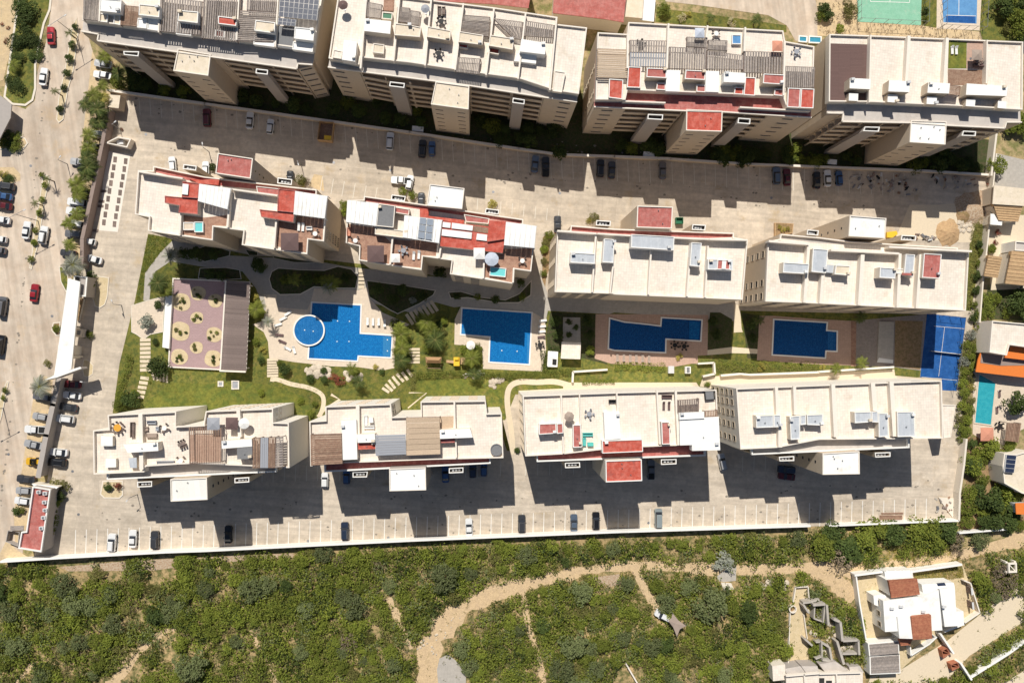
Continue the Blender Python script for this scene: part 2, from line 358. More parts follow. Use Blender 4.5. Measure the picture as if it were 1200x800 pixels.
# ---------------------------------------------------------------- kerbed lawns, gardens, paths
def kerbed(name, s, m, z=.10, kerb=.22, parent=None, km='facade_pale'):
    P = WP(s, z); mb = MB(); mb.ring(P, kerb, 0, z + .03, km); mb.out('kerb', kind='structure')
    mb = MB(); mb.prism(inset(P, kerb + .002), 0, z, m); return mb.out(name, kind='structure')
kerbed('lawn', 'A1 120,-60 310,-60 296,60 262,140 235,260 212,380 212,520 195,590 150,622 70,615 20,570 60,300 88,100', 'grass', .12, .5)
kerbed('lawn', 'B1 -20,80 110,92 150,110 165,140 140,175 100,182 -20,175', 'sand_shoulder', .10, .3)
kerbed('median_island', 'A1 450,100 460,200 430,420 400,520 372,700 345,722 330,700 345,560 385,380 420,170', 'sand', .14, .2)
kerbed('median_island', 'B1 275,325 292,345 262,480 245,600 228,720 C1 185,180 172,170 190,60 B1 200,640 225,500 250,340', 'sand', .14, .2)
kerbed('median_island', 'D1 40,230 52,235 30,340 10,440 -15,520 -15,400 10,300', 'sand', .14, .2)
kerbed('entry_island', 'C1 345,160 365,160 400,215 400,300 385,310 355,250', 'grass', .12, .2)
kerbed('entry_island', 'C1 310,490 355,485 352,568 330,568 300,535', 'soil', .12, .25)
kerbed('entry_island', 'C1 520,210 640,225 630,340 615,385 585,405 555,395 540,340', 'sand', .12, .2)
kerbed('entry_island', 'E1 600,215 720,215 722,300 700,320 610,318 585,295', 'sand', .12, .3)
kerbed('entry_island', 'D1 490,105 520,110 548,140 545,190 520,208 490,205 480,150', 'sand', .05, .15)
sheet('verge_lawn', 'A4 250,50 480,75 1008,150 1008,190 560,160 240,130', .01, 'grass')
sheet('verge_lawn', 'A5 600,-60 700,-60 685,165 600,150', .01, 'grass')
sheet('verge_lawn', 'A5 950,-60 1260,-60 1260,240 960,240 940,180', .012, 'grass')
sheet('verge_lawn', 'B5 0,440', .01, 'grass') if False else None
sheet('verge_strip', 'B5 870,470 980,480 C5 960,20 890,420 860,420 880,60 B5 890,640', .016, 'grass')
sheet('verge_lawn', 'C4 690,545 C4 780,550 780,640 690,640', .03, 'grass') if False else None
garden = sheet('garden_lawn', 'B1 868,670 1005,695 1100,720 B2 300,800 C2 600,110 C3 0,180 600,330 C4 0,350 760,420 C5 0,430 640,440 D5 590,210 0,260 D4 600,300 D3 1200,300 620,310 560,460 D2 1150,470 600,470 D1 1150,460 660,420 D1 700,130 C1 790,360 850,60', .012, 'grass')
sheet('lawn_mown', 'D2 0,250 200,235 390,255 600,330 620,400 300,410 D1 980,420 830,380 1000,240', .017, 'grass_striped')
sheet('lawn_mown', 'D3 40,220 300,215 430,230 440,290 560,250 540,340 450,290 40,310', .017, 'grass_striped')
# walkways south of the middle row
sheet('curved_walkway', 'B1 1200,700 C1 1010,10 C1 940,80 C1 850,200 840,360 875,365 885,260 910,190 1000,130 C2 0,165 220,190 300,290 350,420 C2 620,420 640,370 900,380 C2 960,370 1200,430 C3 60,420 150,370 260,400 C3 300,395 720,430 720,520 C3 790,520 C3 810,420 1170,440 1200,430 C4 700,480 C4 700,380 C3 810,320 720,100 480,260 C2 820,160 600,120 B2 0,790', .022, 'walk_grey')
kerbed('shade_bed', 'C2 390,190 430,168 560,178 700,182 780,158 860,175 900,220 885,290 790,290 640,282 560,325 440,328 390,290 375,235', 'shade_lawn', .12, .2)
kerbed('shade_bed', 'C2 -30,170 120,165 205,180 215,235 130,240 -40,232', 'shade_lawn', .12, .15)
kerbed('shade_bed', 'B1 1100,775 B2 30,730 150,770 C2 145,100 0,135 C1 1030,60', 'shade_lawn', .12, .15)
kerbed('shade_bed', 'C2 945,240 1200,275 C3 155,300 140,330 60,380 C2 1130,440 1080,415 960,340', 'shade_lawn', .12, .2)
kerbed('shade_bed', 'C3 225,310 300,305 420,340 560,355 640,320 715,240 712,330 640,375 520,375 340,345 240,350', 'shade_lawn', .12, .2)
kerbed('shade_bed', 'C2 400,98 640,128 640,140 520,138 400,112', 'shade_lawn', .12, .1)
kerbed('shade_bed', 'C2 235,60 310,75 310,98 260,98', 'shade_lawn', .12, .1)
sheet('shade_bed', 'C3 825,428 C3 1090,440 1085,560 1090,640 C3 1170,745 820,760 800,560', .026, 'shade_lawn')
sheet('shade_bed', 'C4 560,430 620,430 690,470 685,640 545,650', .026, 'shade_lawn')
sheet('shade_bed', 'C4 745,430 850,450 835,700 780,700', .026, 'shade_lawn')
sheet('shade_bed', 'C3 820,650 C3 1180,740 1160,770 810,760', .030, 'grass')
sheet('stone_path', 'C4 700,380 735,390 745,520 752,545 700,548', .030, 'path_cream')
sheet('stone_path', 'C4 545,650 690,632 840,645 840,672 690,668 545,680', .034, 'path_cream')
# narrow service strips between the middle blocks
sheet('verge_strip', 'B3 780,690 830,660 C3 860,40 800,230 790,330 775,240 780,120', .018, 'soil')
sheet('verge_strip', 'D3 548,470 590,640 570,640 545,560', .02, 'grass')
# winding footpaths
def ribbon(name, s, w, z, m, parent=None, kind='structure'):
    P = WP(s, z); L = []; Rr = []
    for i, p in enumerate(P):
        a = P[max(i - 1, 0)]; b = P[min(i + 1, len(P) - 1)]; d = Vector((b.x - a.x, b.y - a.y, 0)).normalized(); n_ = Vector((-d.y, d.x, 0))
        ww = (w[i] if isinstance(w, (list, tuple)) else w) * .11
        L.append(p + n_ * ww); Rr.append(p - n_ * ww)
    mb = MB()
    n = len(P); mb.add([(v.x, v.y, z) for v in L + Rr], [[i, n + i, n + i + 1, i + 1] for i in range(n - 1)], m)
    return mb.out(name, parent, kind=None if parent else kind)
def smooth(s, k=3):
    p = PX(s) if isinstance(s, str) else s
    for _ in range(k):
        o = [p[0]]
        for a, b in zip(p, p[1:]): o += [(a[0] * .75 + b[0] * .25, a[1] * .75 + b[1] * .25), (a[0] * .25 + b[0] * .75, a[1] * .25 + b[1] * .75)]
        p = o + [p[-1]]
    return p
ribbon('footpath', smooth('D2 385,215 440,225 500,250 600,265 680,300 700,340 690,400 670,440'), [10] + [7] * 6 + [6] + [5] * 60, .034, 'path_cream')
ribbon('footpath', smooth('D3 930,255 850,232 740,240 650,232 590,255 570,310 575,400 590,480 600,560 605,660'), 6.5, .034, 'path_cream')
sheet('footpath', 'D3 900,240 1200,240 D4 480,240 500,270 D3 1200,290 640,300 640,288 900,275', .028, 'path_cream')
ribbon('footpath', 'D2 660,440 700,400 790,340 740,310', 3, .03, 'path_cream')
ribbon('footpath', 'D2 1190,390 D3 100,300 -5,300', 1.5, .03, 'path_cream')
kerbed('entry_plaza', 'C1 768,390 860,360 965,335 955,545 880,560 840,590 800,560 770,545', 'deck_stone', .06, .15)
# stepping slabs, each one a piece
def stepper(name, label, pairs, w, hgt=.10, m='concrete_road', p0=None):
    t = thing(name, label, 'steps', PX(p0)[0])
    for s in pairs:
        P = WP(s, hgt); mb = MB(); mb.seg(P[0], P[1], w, .0, hgt, 'path_cream'); mb.out('step', t)
    return t
stepper('garden_steps', 'flight of pale stepping slabs running down the lawn beside the small pink plaza', ['C1 820,%d 882,%d' % (592 + i * 25, 590 + i * 25) for i in range(8)], 1.0 if False else .8, p0='C1 850,680')
stepper('garden_steps', 'short flight of pale stepping slabs below the round dark tree near the west hedge', ['D1 %d,%d %d,%d' % (822 - i * 7, 212 + i * 27, 872 - i * 7, 218 + i * 27) for i in range(5)], .8, p0='D1 840,270')
stepper('garden_steps', 'row of upright pale slabs leading right from the round dark tree', ['D1 %d,185 %d,%d' % (890 + i * 22, 905 + i * 18, 225 + i * 4) for i in range(5)], .5, p0='D1 940,210')
stepper('garden_steps', 'narrow stone steps leaving the big pool terrace at its lower left corner', ['D2 365,%d 430,%d' % (110 + i * 15, 108 + i * 15) for i in range(7)], .8, p0='D2 400,160')
stepper('garden_steps', 'curved fan of stone steps climbing beside the palms right of the big pool', ['D2 %d,%d %d,%d' % p for p in ((1185, 165, 1215, 205), (1155, 180, 1190, 225), (1125, 190, 1165, 235), (1100, 205, 1140, 255), (1078, 225, 1115, 275), (1058, 250, 1100, 290), (1040, 272, 1080, 298))], .7, p0='D2 1120,230')
stepper('garden_steps', 'five white slabs crossing the lawn left of the thatched play hut', ['D3 -10,%d 60,%d' % (45 + i * 19, 45 + i * 19) for i in range(5)], .6, p0='D3 25,80')
stepper('garden_steps', 'shaded steps descending from the walkway left of the square corner pool', ['C3 %d,%d %d,%d' % (-20 + i * 24, 440 - i * 13, 20 + i * 24, 500 - i * 13) for i in range(7)], .8, p0='C3 70,430')
stepper('garden_steps', 'stair of pale treads between the two left middle blocks', ['C2 900,%d 935,%d' % (190 + i * 22, 190 + i * 22) for i in range(5)], 1.2, p0='C2 915,240')
# ---------------------------------------------------------------- pools
def pool(name, label, s, deck, depth=.9, floor='pool_tile', wat='water', coping='white_paint', cw=.35, ztop=.10, lights=()):
    P = WP(s, ztop)
    t = thing(name, label, 'pool', ((sum(p[0] for p in PX(s)) / len(PX(s))), sum(p[1] for p in PX(s)) / len(PX(s))))
    # basin sunk by raising deck: floor sheet just above the garden, walls up to the coping
    mb = MB(); mb.ring(P, cw, 0.03, ztop + .06, coping); mb.out('coping', t)
    mb = MB(); mb.sheet(inset(P, cw - .01), .05, floor); mb.out('basin_floor', t)
    mb = MB(); mb.sheet(inset(P, cw - .005), ztop, wat); mb.out('water_surface', t)
    for l in lights:
        p = W(PX(l)[0], ztop); mb = MB(); mb.cyl(p.x, p.y, ztop + .01, ztop + .05, .16, 'line_white', 8); mb.out('pool_light', t)
    return t
sheet('pool_terrace', 'C2 345,325 420,325 425,400 600,415 622,365 640,290 900,300 950,285 965,345 1040,430 1200,500 1150,530 1120,560 1110,755 1040,770 900,750 740,745 520,720 430,705 380,720 370,600 345,545 280,500 340,480 360,400', .040, 'deck_stone')
pool('swimming_pool', 'largest bright blue pool with stepped outline and a round raised basin at its left', 'C2 622,366 921,382 916,548 1104,560 1096,700 903,690 899,720 601,705', None, lights=('C2 778,480', 'C2 848,482', 'C2 775,600', 'C2 845,600', 'C2 1070,590', 'C2 1070,655'))
t = thing('round_pool', 'round raised blue basin with white rim at the left edge of the largest pool', 'pool', PX('C2 612,537')[0])
c = W(PX('C2 610,535')[0], .55); ring = [Vector((c.x + 4.0 * math.cos(a), c.y + 4.0 * math.sin(a), 0)) for a in [2 * math.pi * i / 48 for i in range(48)]]
MB().ring(ring, .35, .02, .6, 'white_paint').out('rim', t); MB().sheet(inset(ring, .34), .36, 'pool_round').out('basin_floor', t); MB().sheet(inset(ring, .345), .52, 'water').out('water_surface', t)
for l in ('C2 585,533', 'C2 635,540'): p = W(PX(l)[0], .55); MB().cyl(p.x, p.y, .53, .57, .16, 'line_white', 8).out('pool_light', t)
sheet('pool_terrace', 'C3 265,470 300,395 722,428 790,470 800,650 775,775 430,760 425,630 262,618', .040, 'deck_stone')
pool('swimming_pool', 'L-shaped blue pool, square, half in shade, beside the yellow slide garden', 'C3 302,399 722,427 706,740 460,725 466,577 294,563', None, lights=('C3 540,653', 'C3 630,657'))
sheet('pool_terrace', 'C3 1090,440 C4 0,440 550,445 545,680 488,682 490,730 C4 450,730 340,750 C3 1180,730 1085,700', .036, 'deck_pink')
pool('swimming_pool', 'dark blue shaded long pool with a smaller raised section at its right', 'C3 1168,458 C4 60,482 180,494 268,505 272,456 518,470 510,602 306,590 304,670 0,656 C3 1160,646', None, floor='pool_tile_dark', wat='water_shaded')
sheet('pool_terrace', 'C4 850,450 930,450 C5 0,470 200,480 185,740 C5 0,735 C4 835,710', .036, 'deck_pink')
pool('swimming_pool', 'dark blue rectangular shaded pool with a small square extension toward the paved yard', 'C4 930,466 C5 52,485 48,532 110,536 108,662 43,660 40,702 C4 920,682', None, floor='pool_tile_dark', wat='water_shaded')
for s_, m_ in (('C2 1045,568 1090,572 1084,690 1042,686', 'pool_shelf'), ('C2 610,640 640,642 640,698 610,696', 'pool_tile_dark'), ('C3 302,520 330,522 330,556 300,554', 'pool_shelf'), ('C3 690,560 704,561 700,730 688,729', 'pool_shelf'), ('C4 440,480 500,486 494,588 436,584', 'pool_tile'), ('C5 50,545 98,548 96,652 50,650', 'pool_round')):
    MB().sheet(WP(s_, .07), .07, m_).out('pool_shelf', kind='structure')
# right-hand yard beside the blue court
sheet('paved_yard', 'C5 185,480 630,440 600,770 D5 590,170 C5 440,750 330,745 190,745', .030, 'yard_shaded')
sheet('earth_yard', 'C5 445,478 608,480 590,765 440,745', .036, 'soil')
sheet('brown_path', 'C5 186,480 218,480 214,745 186,745', .038, 'brick_deck')
sheet('cream_walk', 'D4 520,205 800,196 1200,186 D5 440,162 445,200 720,225 D5 0,262 D4 600,285 500,262', .036, 'path_cream')
sheet('coping_strip', 'C5 350,695 434,708 432,728 338,722', .362, 'white_paint')
slab('concrete_pad', 'C5 352,482 440,485 432,725 340,718', .03, .35, 'walk_grey', label=None)
t = thing('tennis_court', 'long blue tennis court with white lines against the east hedge', 'tennis court', PX('C5 760,600')[0])
P = WP('C5 632,438 860,460 D5 805,290 722,285 718,215 592,210', .05); MB().prism(P, 0, .05, 'court_blue').out('playing_surface', t)
mb = MB()
for a in ('C5 672,510 850,525', 'C5 735,515 D5 700,205', 'C5 655,655 835,675', 'D5 600,208 810,228'):
    p = WP(a, .06); mb.seg(p[0], p[1], .10, .054, .060 + .002 * len(mb.f) / 6, 'line_worn')
mb.out('court_lines', t); p = WP('C5 655,657 835,677', .9); MB().seg(p[0], p[1], .03, .1, 1.0, 'line_worn').out('net', t)
for v in p: MB().cyl(v.x, v.y, 0, 1.1, .06, 'steel', 6).out('net_post', t)
t = thing('court_fence', 'thin steel mesh fence around the long blue tennis court', 'fence', PX('C5 860,460')[0])
for i, a in enumerate(('C5 672,440 862,460', 'C5 862,460 835,675', 'C5 835,675 D5 806,292')):
    p = WP(a, 2.4); MB().seg(p[0], p[1], .05, 2.3, 2.36, 'steel').out('rail', t)
    for k in range(4):
        v = p[0].lerp(p[1], k / 3.0 * .98 + .01); MB().cyl(v.x, v.y, 0, 2.4, .05, 'steel', 6).out('post', t)
t = thing('sports_court', 'green tennis court with white lines at the top right', 'tennis court', PX('A5 400,60')[0])
MB().prism(WP('A5 222,-80 602,-80 596,150 225,128', .04), 0, .04, 'court_green').out('playing_surface', t)
mb = MB()
for i, a in enumerate(('A5 300,10 530,16', 'A5 530,16 534,-80', 'A5 300,10 298,-80', 'A5 415,13 415,-80')): p = WP(a, .05); mb.seg(p[0], p[1], .14, .044, .048 + .001 * i, 'line_white')
mb.out('court_lines', t)
t = thing('sports_court', 'blue tennis court on a pale concrete apron at the top right', 'tennis court', PX('A5 820,60')[0])
MB().prism(WP('A5 690,-80 955,-80 940,180 688,168', .04), 0, .04, 'deck_stone').out('apron', t)
MB().prism(WP('A5 718,-80 928,-80 922,140 728,132', .05), .04, .05, 'court_light').out('playing_surface', t)
MB().prism(WP('A5 745,92 915,96 915,138 740,130', .06), .05, .055, 'court_blue').out('end_panel', t)
mb = MB()
for i, a in enumerate(('A5 745,90 918,95', 'A5 818,92 820,-80')): p = WP(a, .07); mb.seg(p[0], p[1], .14, .06, .064 + .002 * i, 'line_white')
mb.out('court_lines', t)
for nm, s in (('green', ('A5 215,-60 215,135', 'A5 215,135 606,155', 'A5 606,155 610,-60')), ('blue', ('A5 715,-60 708,170', 'A5 690,172 942,186', 'A5 942,186 955,-60'))):
    t = thing('court_fence', 'dark steel mesh fence posts and rails around the %s court at the top right' % nm, 'fence', PX(s[1])[0])
    for a in s:
        p = WP(a, 0); MB().seg(p[0], p[1], .06, 2.9, 2.97, 'steel').out('rail', t)
        for k in range(6): v = p[0].lerp(p[1], k / 5 * .97 + .015); MB().cyl(v.x, v.y, 0, 3.0, .06, 'steel', 6).out('post', t)
# ---------------------------------------------------------------- pink plaza with planting circles and pergola
t = thing('pink_plaza', 'raised pink paved plaza with round sand planting beds left of the big pool', 'plaza', PX('C1 1080,600')[0])
PZ = WP('C1 1012,228 C2 265,250 240,770 92,768 C1 985,752', .6)
MB().prism(inset(PZ, .31), 0, .5, 'paver_pink').out('paving', t); MB().ring(PZ, .3, 0, .75, 'parapet').out('edge_wall', t)
MB().prism(WP('C1 968,334 1008,332 990,642 950,634', 1.5), 0, 1.4, 'white_roof').out('shelter_roof', t)
plz = t
def ell(c, r, n=28, w=.06):
    return [Vector((c.x + (r * (1 + w * math.sin(3 * a + r * 7))) * math.cos(a), c.y + (r * (1 + w * math.sin(2 * a + r))) * math.sin(a), 0)) for a in [2 * math.pi * i / n for i in range(n)]]
BEDS = []
for s, r in (('C1 1062,370', 2.35), ('C1 1155,462', 1.6), ('C1 1055,540', 2.5), ('C1 1152,636', 1.6), ('C1 1050,690', 2.1), ('C1 1160,318', 1.9), ('C2 62,362', 1.8), ('C2 55,560', 2.0), ('C2 50,700', 2.2)):
    c = W(PX(s)[0], .55); MB().prism(ell(c, r), .49, .56, 'sand').out('planting_bed', t); BEDS.append((c, r))
t = thing('pergola', 'long dark shingled pergola roof on the right side of the pink plaza', 'pergola', PX('C2 180,500')[0])
zt = 3.0; q_ = WP('C2 122,242 262,254 240,772 90,766', zt)
def quadpt(Q, u, v): return Q[0].lerp(Q[1], u).lerp(Q[3].lerp(Q[2], u), v)
for k in range(40):
    v0, v1 = k / 40 + .0008, (k + 1) / 40 - .0008
    a, b = quadpt(q_, 0.03, v0), quadpt(q_, 1.0 + (.03 if k % 2 else 0), v0); c, d = quadpt(q_, 1.0 + (.03 if k % 2 else 0), v1), quadpt(q_, 0.03, v1)
    MB().prism([a, b, c, d], zt - .12 + .008 * (k % 3), zt + .008 * (k % 3), 'shingle').out('slat', t)
for u in (0.01, .99): p0, p1 = quadpt(q_, u, 0), quadpt(q_, u, 1); MB().seg(p0, p1, .35, zt - .4, zt + .12 if u < .5 else zt - .13, 'parapet').out('beam', t)
p0, p1 = quadpt(q_, -.02, 1.01), quadpt(q_, 1.0, 1.01); MB().seg(p0, p1, .4, zt - .4, zt + .12, 'parapet').out('beam', t)
for u in (.03, .97):
    for v in (.03, .35, .66, .97): p = quadpt(q_, u, v); MB().cyl(p.x, p.y, 0, zt - .4, .18, 'parapet', 8).out('post', t)
# ================================================================ BOUNDARY WALLS
def wall(label, s, h, t_=.3, m='parapet', cap=None, name='boundary_wall', z0=0.0):
    P = WP(s, h); o = thing(name, label, 'wall', P[0].copy() * 1.0); LOC[o.name] = (P[0].x, P[0].y, 0); o.location = (P[0].x, P[0].y, 0)
    for a, b in zip(P, P[1:]):
        d = (b - a).normalized() * (t_ / 2)
        MB().seg(a, b, t_, z0, h, m).out('wall_panel', o)
        if cap: MB().seg(a - d * .6, b + d * .6, t_ + .12, h + .002, h + .09, cap).out('coping', o)
    return o
wall('long low wall with pale coping between the top row gardens and the upper car park', 'A1 630,528 1200,608 A3 0,775 B3 640,172 870,205 B4 0,217 330,230', 1.4, .5, 'facade', 'parapet', 'retaining_wall')
wall('low pale wall ending at the east gate behind the upper car park', 'B4 330,231 800,262 1200,277 B5 600,300 1020,326', 1.4, .45, 'facade', 'parapet', 'retaining_wall')
wall('tall brown west wall between the palm-lined avenue and the estate', 'A1 634,640 B1 600,130 540,420 B1 480,700 C1 478,130 470,170', 3.0, .9, 'facade_brown')
wall('grey west wall between two rows of parked cars below the gate canopy', 'D1 345,215 310,370 270,550 225,790', 3.0, 1.1, 'facade_grey', 'facade_grey')
wall('long bright white wall between the lower car park and the scrubland', 'E1 0,690 340,668 970,634 E2 0,626 E3 0,566 E4 0,516 E4 1150,480', 2.4, .5, 'white_paint')
wall('short white wall running behind the far right end of the lower car park', 'E5 60,480 580,458 820,450', 2.4, .4, 'white_paint')
wall('pale east wall along the lower car park and hedge', 'D5 865,570 850,720 E5 825,290 820,450', 2.4, .5, 'facade_pale')
wall('white wall below the east gardens above the dirt track', 'E5 822,522 1130,498', 2.0, .4, 'white_paint')
wall('pale plastered wall separating the estate from the tan roofed houses', 'B5 1040,200 1005,540 990,700 C5 960,260 942,490', 2.2, .35, 'facade_pale')
wall('beige wall and gate pier at the east end of the upper car park', 'B5 1040,80 1010,330', 2.4, .5, 'facade_pale')
wall('low cream wall separating pools from the footpath, left of the blue court', 'D5 0,185 440,150 445,160', 1.2, .4, 'parapet') if False else None
wall('long cream garden wall on the path edge north of the lower right block', 'D4 625,200 740,190 800,195 1200,180 D5 0,178 440,150', 1.3, .5, 'parapet')
wall('cream wall box beside the ramp at the end of the pool garden', 'D4 490,130 585,125 590,190 520,205', 1.3, .45, 'parapet')
wall('cream wall box on the path above the lower third block', 'D3 955,240 958,178 1160,165', 1.0, .5, 'parapet')
# green hedge band between pool garden and lawn is planted later
# ================================================================ APARTMENT BLOCKS
def body(t, s, z0, z1, m='facade', top=None, name='wall'):
    P = WP(s, z1); return MB().prism(P, z0, z1, m, top).out(name, t)
def terrace(t, s, z, m, par=.75, pt=.28, z0=None, pm='parapet', wallm='facade'):
    """a roof terrace: block below, tiled deck, parapet; outline read on the parapet top"""
    P = WP(s, z + par)
    if z0 is not None: MB().prism(P, z0, z, wallm).out('wall', t)
    MB().sheet(inset(P, pt * .9), z + .02, m).out('roof_deck', t)
    MB().ring(P, pt, z + .001, z + par, pm).out('parapet', t)
def box(t, s, z0, z1, m, top=None, name='roof_cabin', label=None, rim=None):
    P = WP(s, z1)
    if rim:
        o = MB().prism(P, z0, z1 - .18, m).out(name, t, label)
        MB().ring(P, .18, z1 - .179, z1, rim).out('rim', o); MB().sheet(inset(P, .17), z1 - .17, top).out('cover', o)
    else: o = MB().prism(P, z0, z1, m, top).out(name, t, label)
    if name == 'roof_cabin' and abs(area(P)) > 4 and z1 - z0 > 1.5:
        u, v = rnd.choice(((.9, .12), (.1, .15), (.88, .8))); c_ = quadpt(P, u, v); MB().bx(c_.x, c_.y, z1 + .002, .8, .55, .6, rnd.choice(('metal_frame', 'white_paint', 'cream_roof')), .1).out('air_unit', o)
        if rnd.random() < .5: c_ = quadpt(P, .5, .6); MB().cyl(c_.x, c_.y, z1 + .002, z1 + .25, .12, 'steel', 6).out('roof_vent', o)
    return o
def divider(t, s, z0, z1, th=.35, m='parapet'):
    P = WP(s, z1)
    for a, b in zip(P, P[1:]): MB().seg(a, b, th, z0, z1, m).out('divider_wall', t)
def pergola(t, s, z0, z1, m='wood_grey', n=14, alongv=True, frame='wood_dark', fill=.62, name='pergola_roof', base=None):
    Q = WP(s, z1); o = MB()
    for a, b in ((0, 1), (1, 2), (2, 3), (3, 0)): o.seg(Q[a], Q[b], .14, z1 - .22, z1 - .14 + .003 * a, frame)
    for k in range(4): o.seg(Q[k], Q[k] + Vector((.14, 0, 0)), .14, z0, z1 - .25, frame)
    if base: o.prism(inset(Q, .02), z1 - .30, z1 - .26, base)
    o = o.out(name, t)
    for k in range(n):
        a0 = (k + .5 - fill / 2) / n; a1 = (k + .5 + fill / 2) / n
        if alongv: P = [quadpt(Q, a0, 0), quadpt(Q, a1, 0), quadpt(Q, a1, 1), quadpt(Q, a0, 1)]
        else: P = [quadpt(Q, 0, a0), quadpt(Q, 1, a0), quadpt(Q, 1, a1), quadpt(Q, 0, a1)]
        MB().prism(P, z1 - .13, z1 - rnd.random() * .05, m).out('slat', o)
    return o
def metalroof(t, s, z0, z1, n=6, m='white_roof', alongv=True, name='metal_roof'):
    Q = WP(s, z1); o = MB()
    for k in range(4): o.seg(Q[k], Q[k] + Vector((.16, 0, 0)), .16, z0, z1 - .25, 'metal_frame')
    for a, b in ((0, 1), (1, 2), (2, 3), (3, 0)): o.seg(Q[a], Q[b], .12, z1 - .24, z1 - .12 + .003 * a, 'metal_frame')
    o = o.out(name, t)
    for k in range(n):
        a0 = k / n + .004; a1 = (k + 1) / n - .004
        P = [quadpt(Q, a0, 0), quadpt(Q, a1, 0), quadpt(Q, a1, 1), quadpt(Q, a0, 1)] if alongv else [quadpt(Q, 0, a0), quadpt(Q, 1, a0), quadpt(Q, 1, a1), quadpt(Q, 0, a1)]
        MB().prism(P, z1 - .11, z1 - (.0 if k % 2 else .03), m).out('panel', o)
    return o
def shaft(t, s, z1, z0=0.0, equip=True, m='white_paint', wm='facade'):
    P = WP(s, z1); o = MB().ring(P, .16, z0, z1 - .3, wm).out('service_shaft', t)
    MB().ring(P, .2, z1 - .299, z1, m).out('rim', o); MB().sheet(inset(P, .15), z1 - .9, 'opening_dark').out('shaft_shade', o)  # dark sheet below the rim paints in the shade inside the shaft
    if equip:
        Q = inset(P, .5)
        for k in range(3):
            c = quadpt(Q, .2 + .3 * k, .5); MB().bx(c.x, c.y, z1 - .89, .5, .45, .4 - .08 * k, 'metal_frame').out('air_unit', o)
    return o
def tower(t, s, z1, m='facade', top='white_roof', rim='parapet', slits=None, label=None, specks=3):
    P = WP(s, z1); n = ccw(P)
    o = MB().prism(P, 0, z1 - .25, m).out('stair_tower', t, label)
    MB().ring(P, .22, z1 - .249, z1 + .02, rim).out('rim', o); MB().sheet(inset(P, .21), z1 - .22, top).out('roof_slab', o)
    for k in range(specks):
        c = quadpt([P[0], P[1], P[2], P[3]], rnd.uniform(.15, .85), rnd.uniform(.15, .85)); MB().cyl(c.x, c.y, z1 - .2, z1 + .15, .11, 'steel', 6).out('roof_vent', o)
    if slits:
        for (ia, ib, uu, w, h, lvls) in slits:
            a, b = P[ia], P[ib]
            for zc in lvls:
                for u in uu: window(o, a, b, u, w, zc, h)
    return o
def window(t, a, b, u, w, zc, h, pane='glass_dark', frame='opening_dark', out=None):
    """a window on the wall from a to b (outer face on the right-hand side of a->b)"""
    d = Vector((b.x - a.x, b.y - a.y, 0)).normalized(); n_ = Vector((d.y, -d.x, 0)) * (out or 1)
    c = Vector((a.x + (b.x - a.x) * u, a.y + (b.y - a.y) * u, 0))
    fr = MB()
    for s0, s1, z0, z1 in ((-w / 2 - .08, w / 2 + .08, zc - h / 2 - .1, zc - h / 2), (-w / 2 - .08, w / 2 + .08, zc + h / 2, zc + h / 2 + .08), (-w / 2 - .08, -w / 2, zc - h / 2, zc + h / 2), (w / 2, w / 2 + .08, zc - h / 2, zc + h / 2)):
        fr.prism([c + d * s0 - n_ * .02, c + d * s1 - n_ * .02, c + d * s1 + n_ * .09, c + d * s0 + n_ * .09], z0, z1, 'facade')
    if t.parent and t.parent.parent: nm = fr.add([tuple(c)] * 3, [], 'facade')
    o = fr
    k = len(fr.v)
    fr2 = MB(); fr2.prism([c - d * (w / 2 - .001) - n_ * .02, c + d * (w / 2 - .001) - n_ * .02, c + d * (w / 2 - .001) + n_ * .03, c - d * (w / 2 - .001) + n_ * .03], zc - h / 2 + .001, zc + h / 2 - .001, pane)
    if t.parent is None:
        o = fr.out('window', t); fr2.out('pane', o)
    else:
        fr.add(fr2.v, fr2.f, pane); fr.out('window', t)
# corridor fronts: open galleries with a pale upstand at every floor
def gallery(t, A_, B_, z, depth=1.7, floors=6, zb=0.0, m='facade', back=1):
    """A_,B_ world points on the outer edge; outward is to the right of A->B times back"""
    d = (B_ - A_).normalized(); n_ = Vector((d.y, -d.x, 0)) * back; fh = (z - zb) / floors
    for k in range(1, floors):
        zz = zb + k * fh
        P = [A_ - n_ * (depth - .01), B_ - n_ * (depth - .01), B_, A_]; MB().prism(P, zz - .22, zz, m).out('floor_slab', t)
        P = [A_ - n_ * .16, B_ - n_ * .16, B_ + n_ * .003, A_ + n_ * .003]; MB().prism(P, zz + .001, zz + 1.25, m).out('gallery_parapet', t)
    nb = max(1, int((B_ - A_).length / 5))
    for k in range(nb + 1):
        c = A_.lerp(B_, (k + .02) / (nb + .04)) - n_ * .25
        MB().bx(c.x, c.y, zb, .28, .28, z - zb - .31, m, math.atan2(d.y, d.x)).out('column', t)
def north_front(t, segs, z=20.0, m='facade', depth=1.7):
    """south-facing front of the top row; segs: (reading, kind, nslits)"""
    for s, kind, ns in segs:
        P = WP(s, z); a, b = Vector((P[0].x, P[0].y, 0)), Vector((P[1].x, P[1].y, 0)); d = (b - a).normalized(); n_ = Vector((d.y, -d.x, 0))
        if kind == 'open': gallery(t, a, b, z, depth)
        else:
            MB().prism([a - n_ * (depth + .0), b - n_ * (depth + .0), b, a], 0, z - .31, m).out('wall', t)
            if ns:
                for f in range(6):
                    for u in ns: window(t, a, b, u, 2.6, 1.9 + f * 3.3, .55)
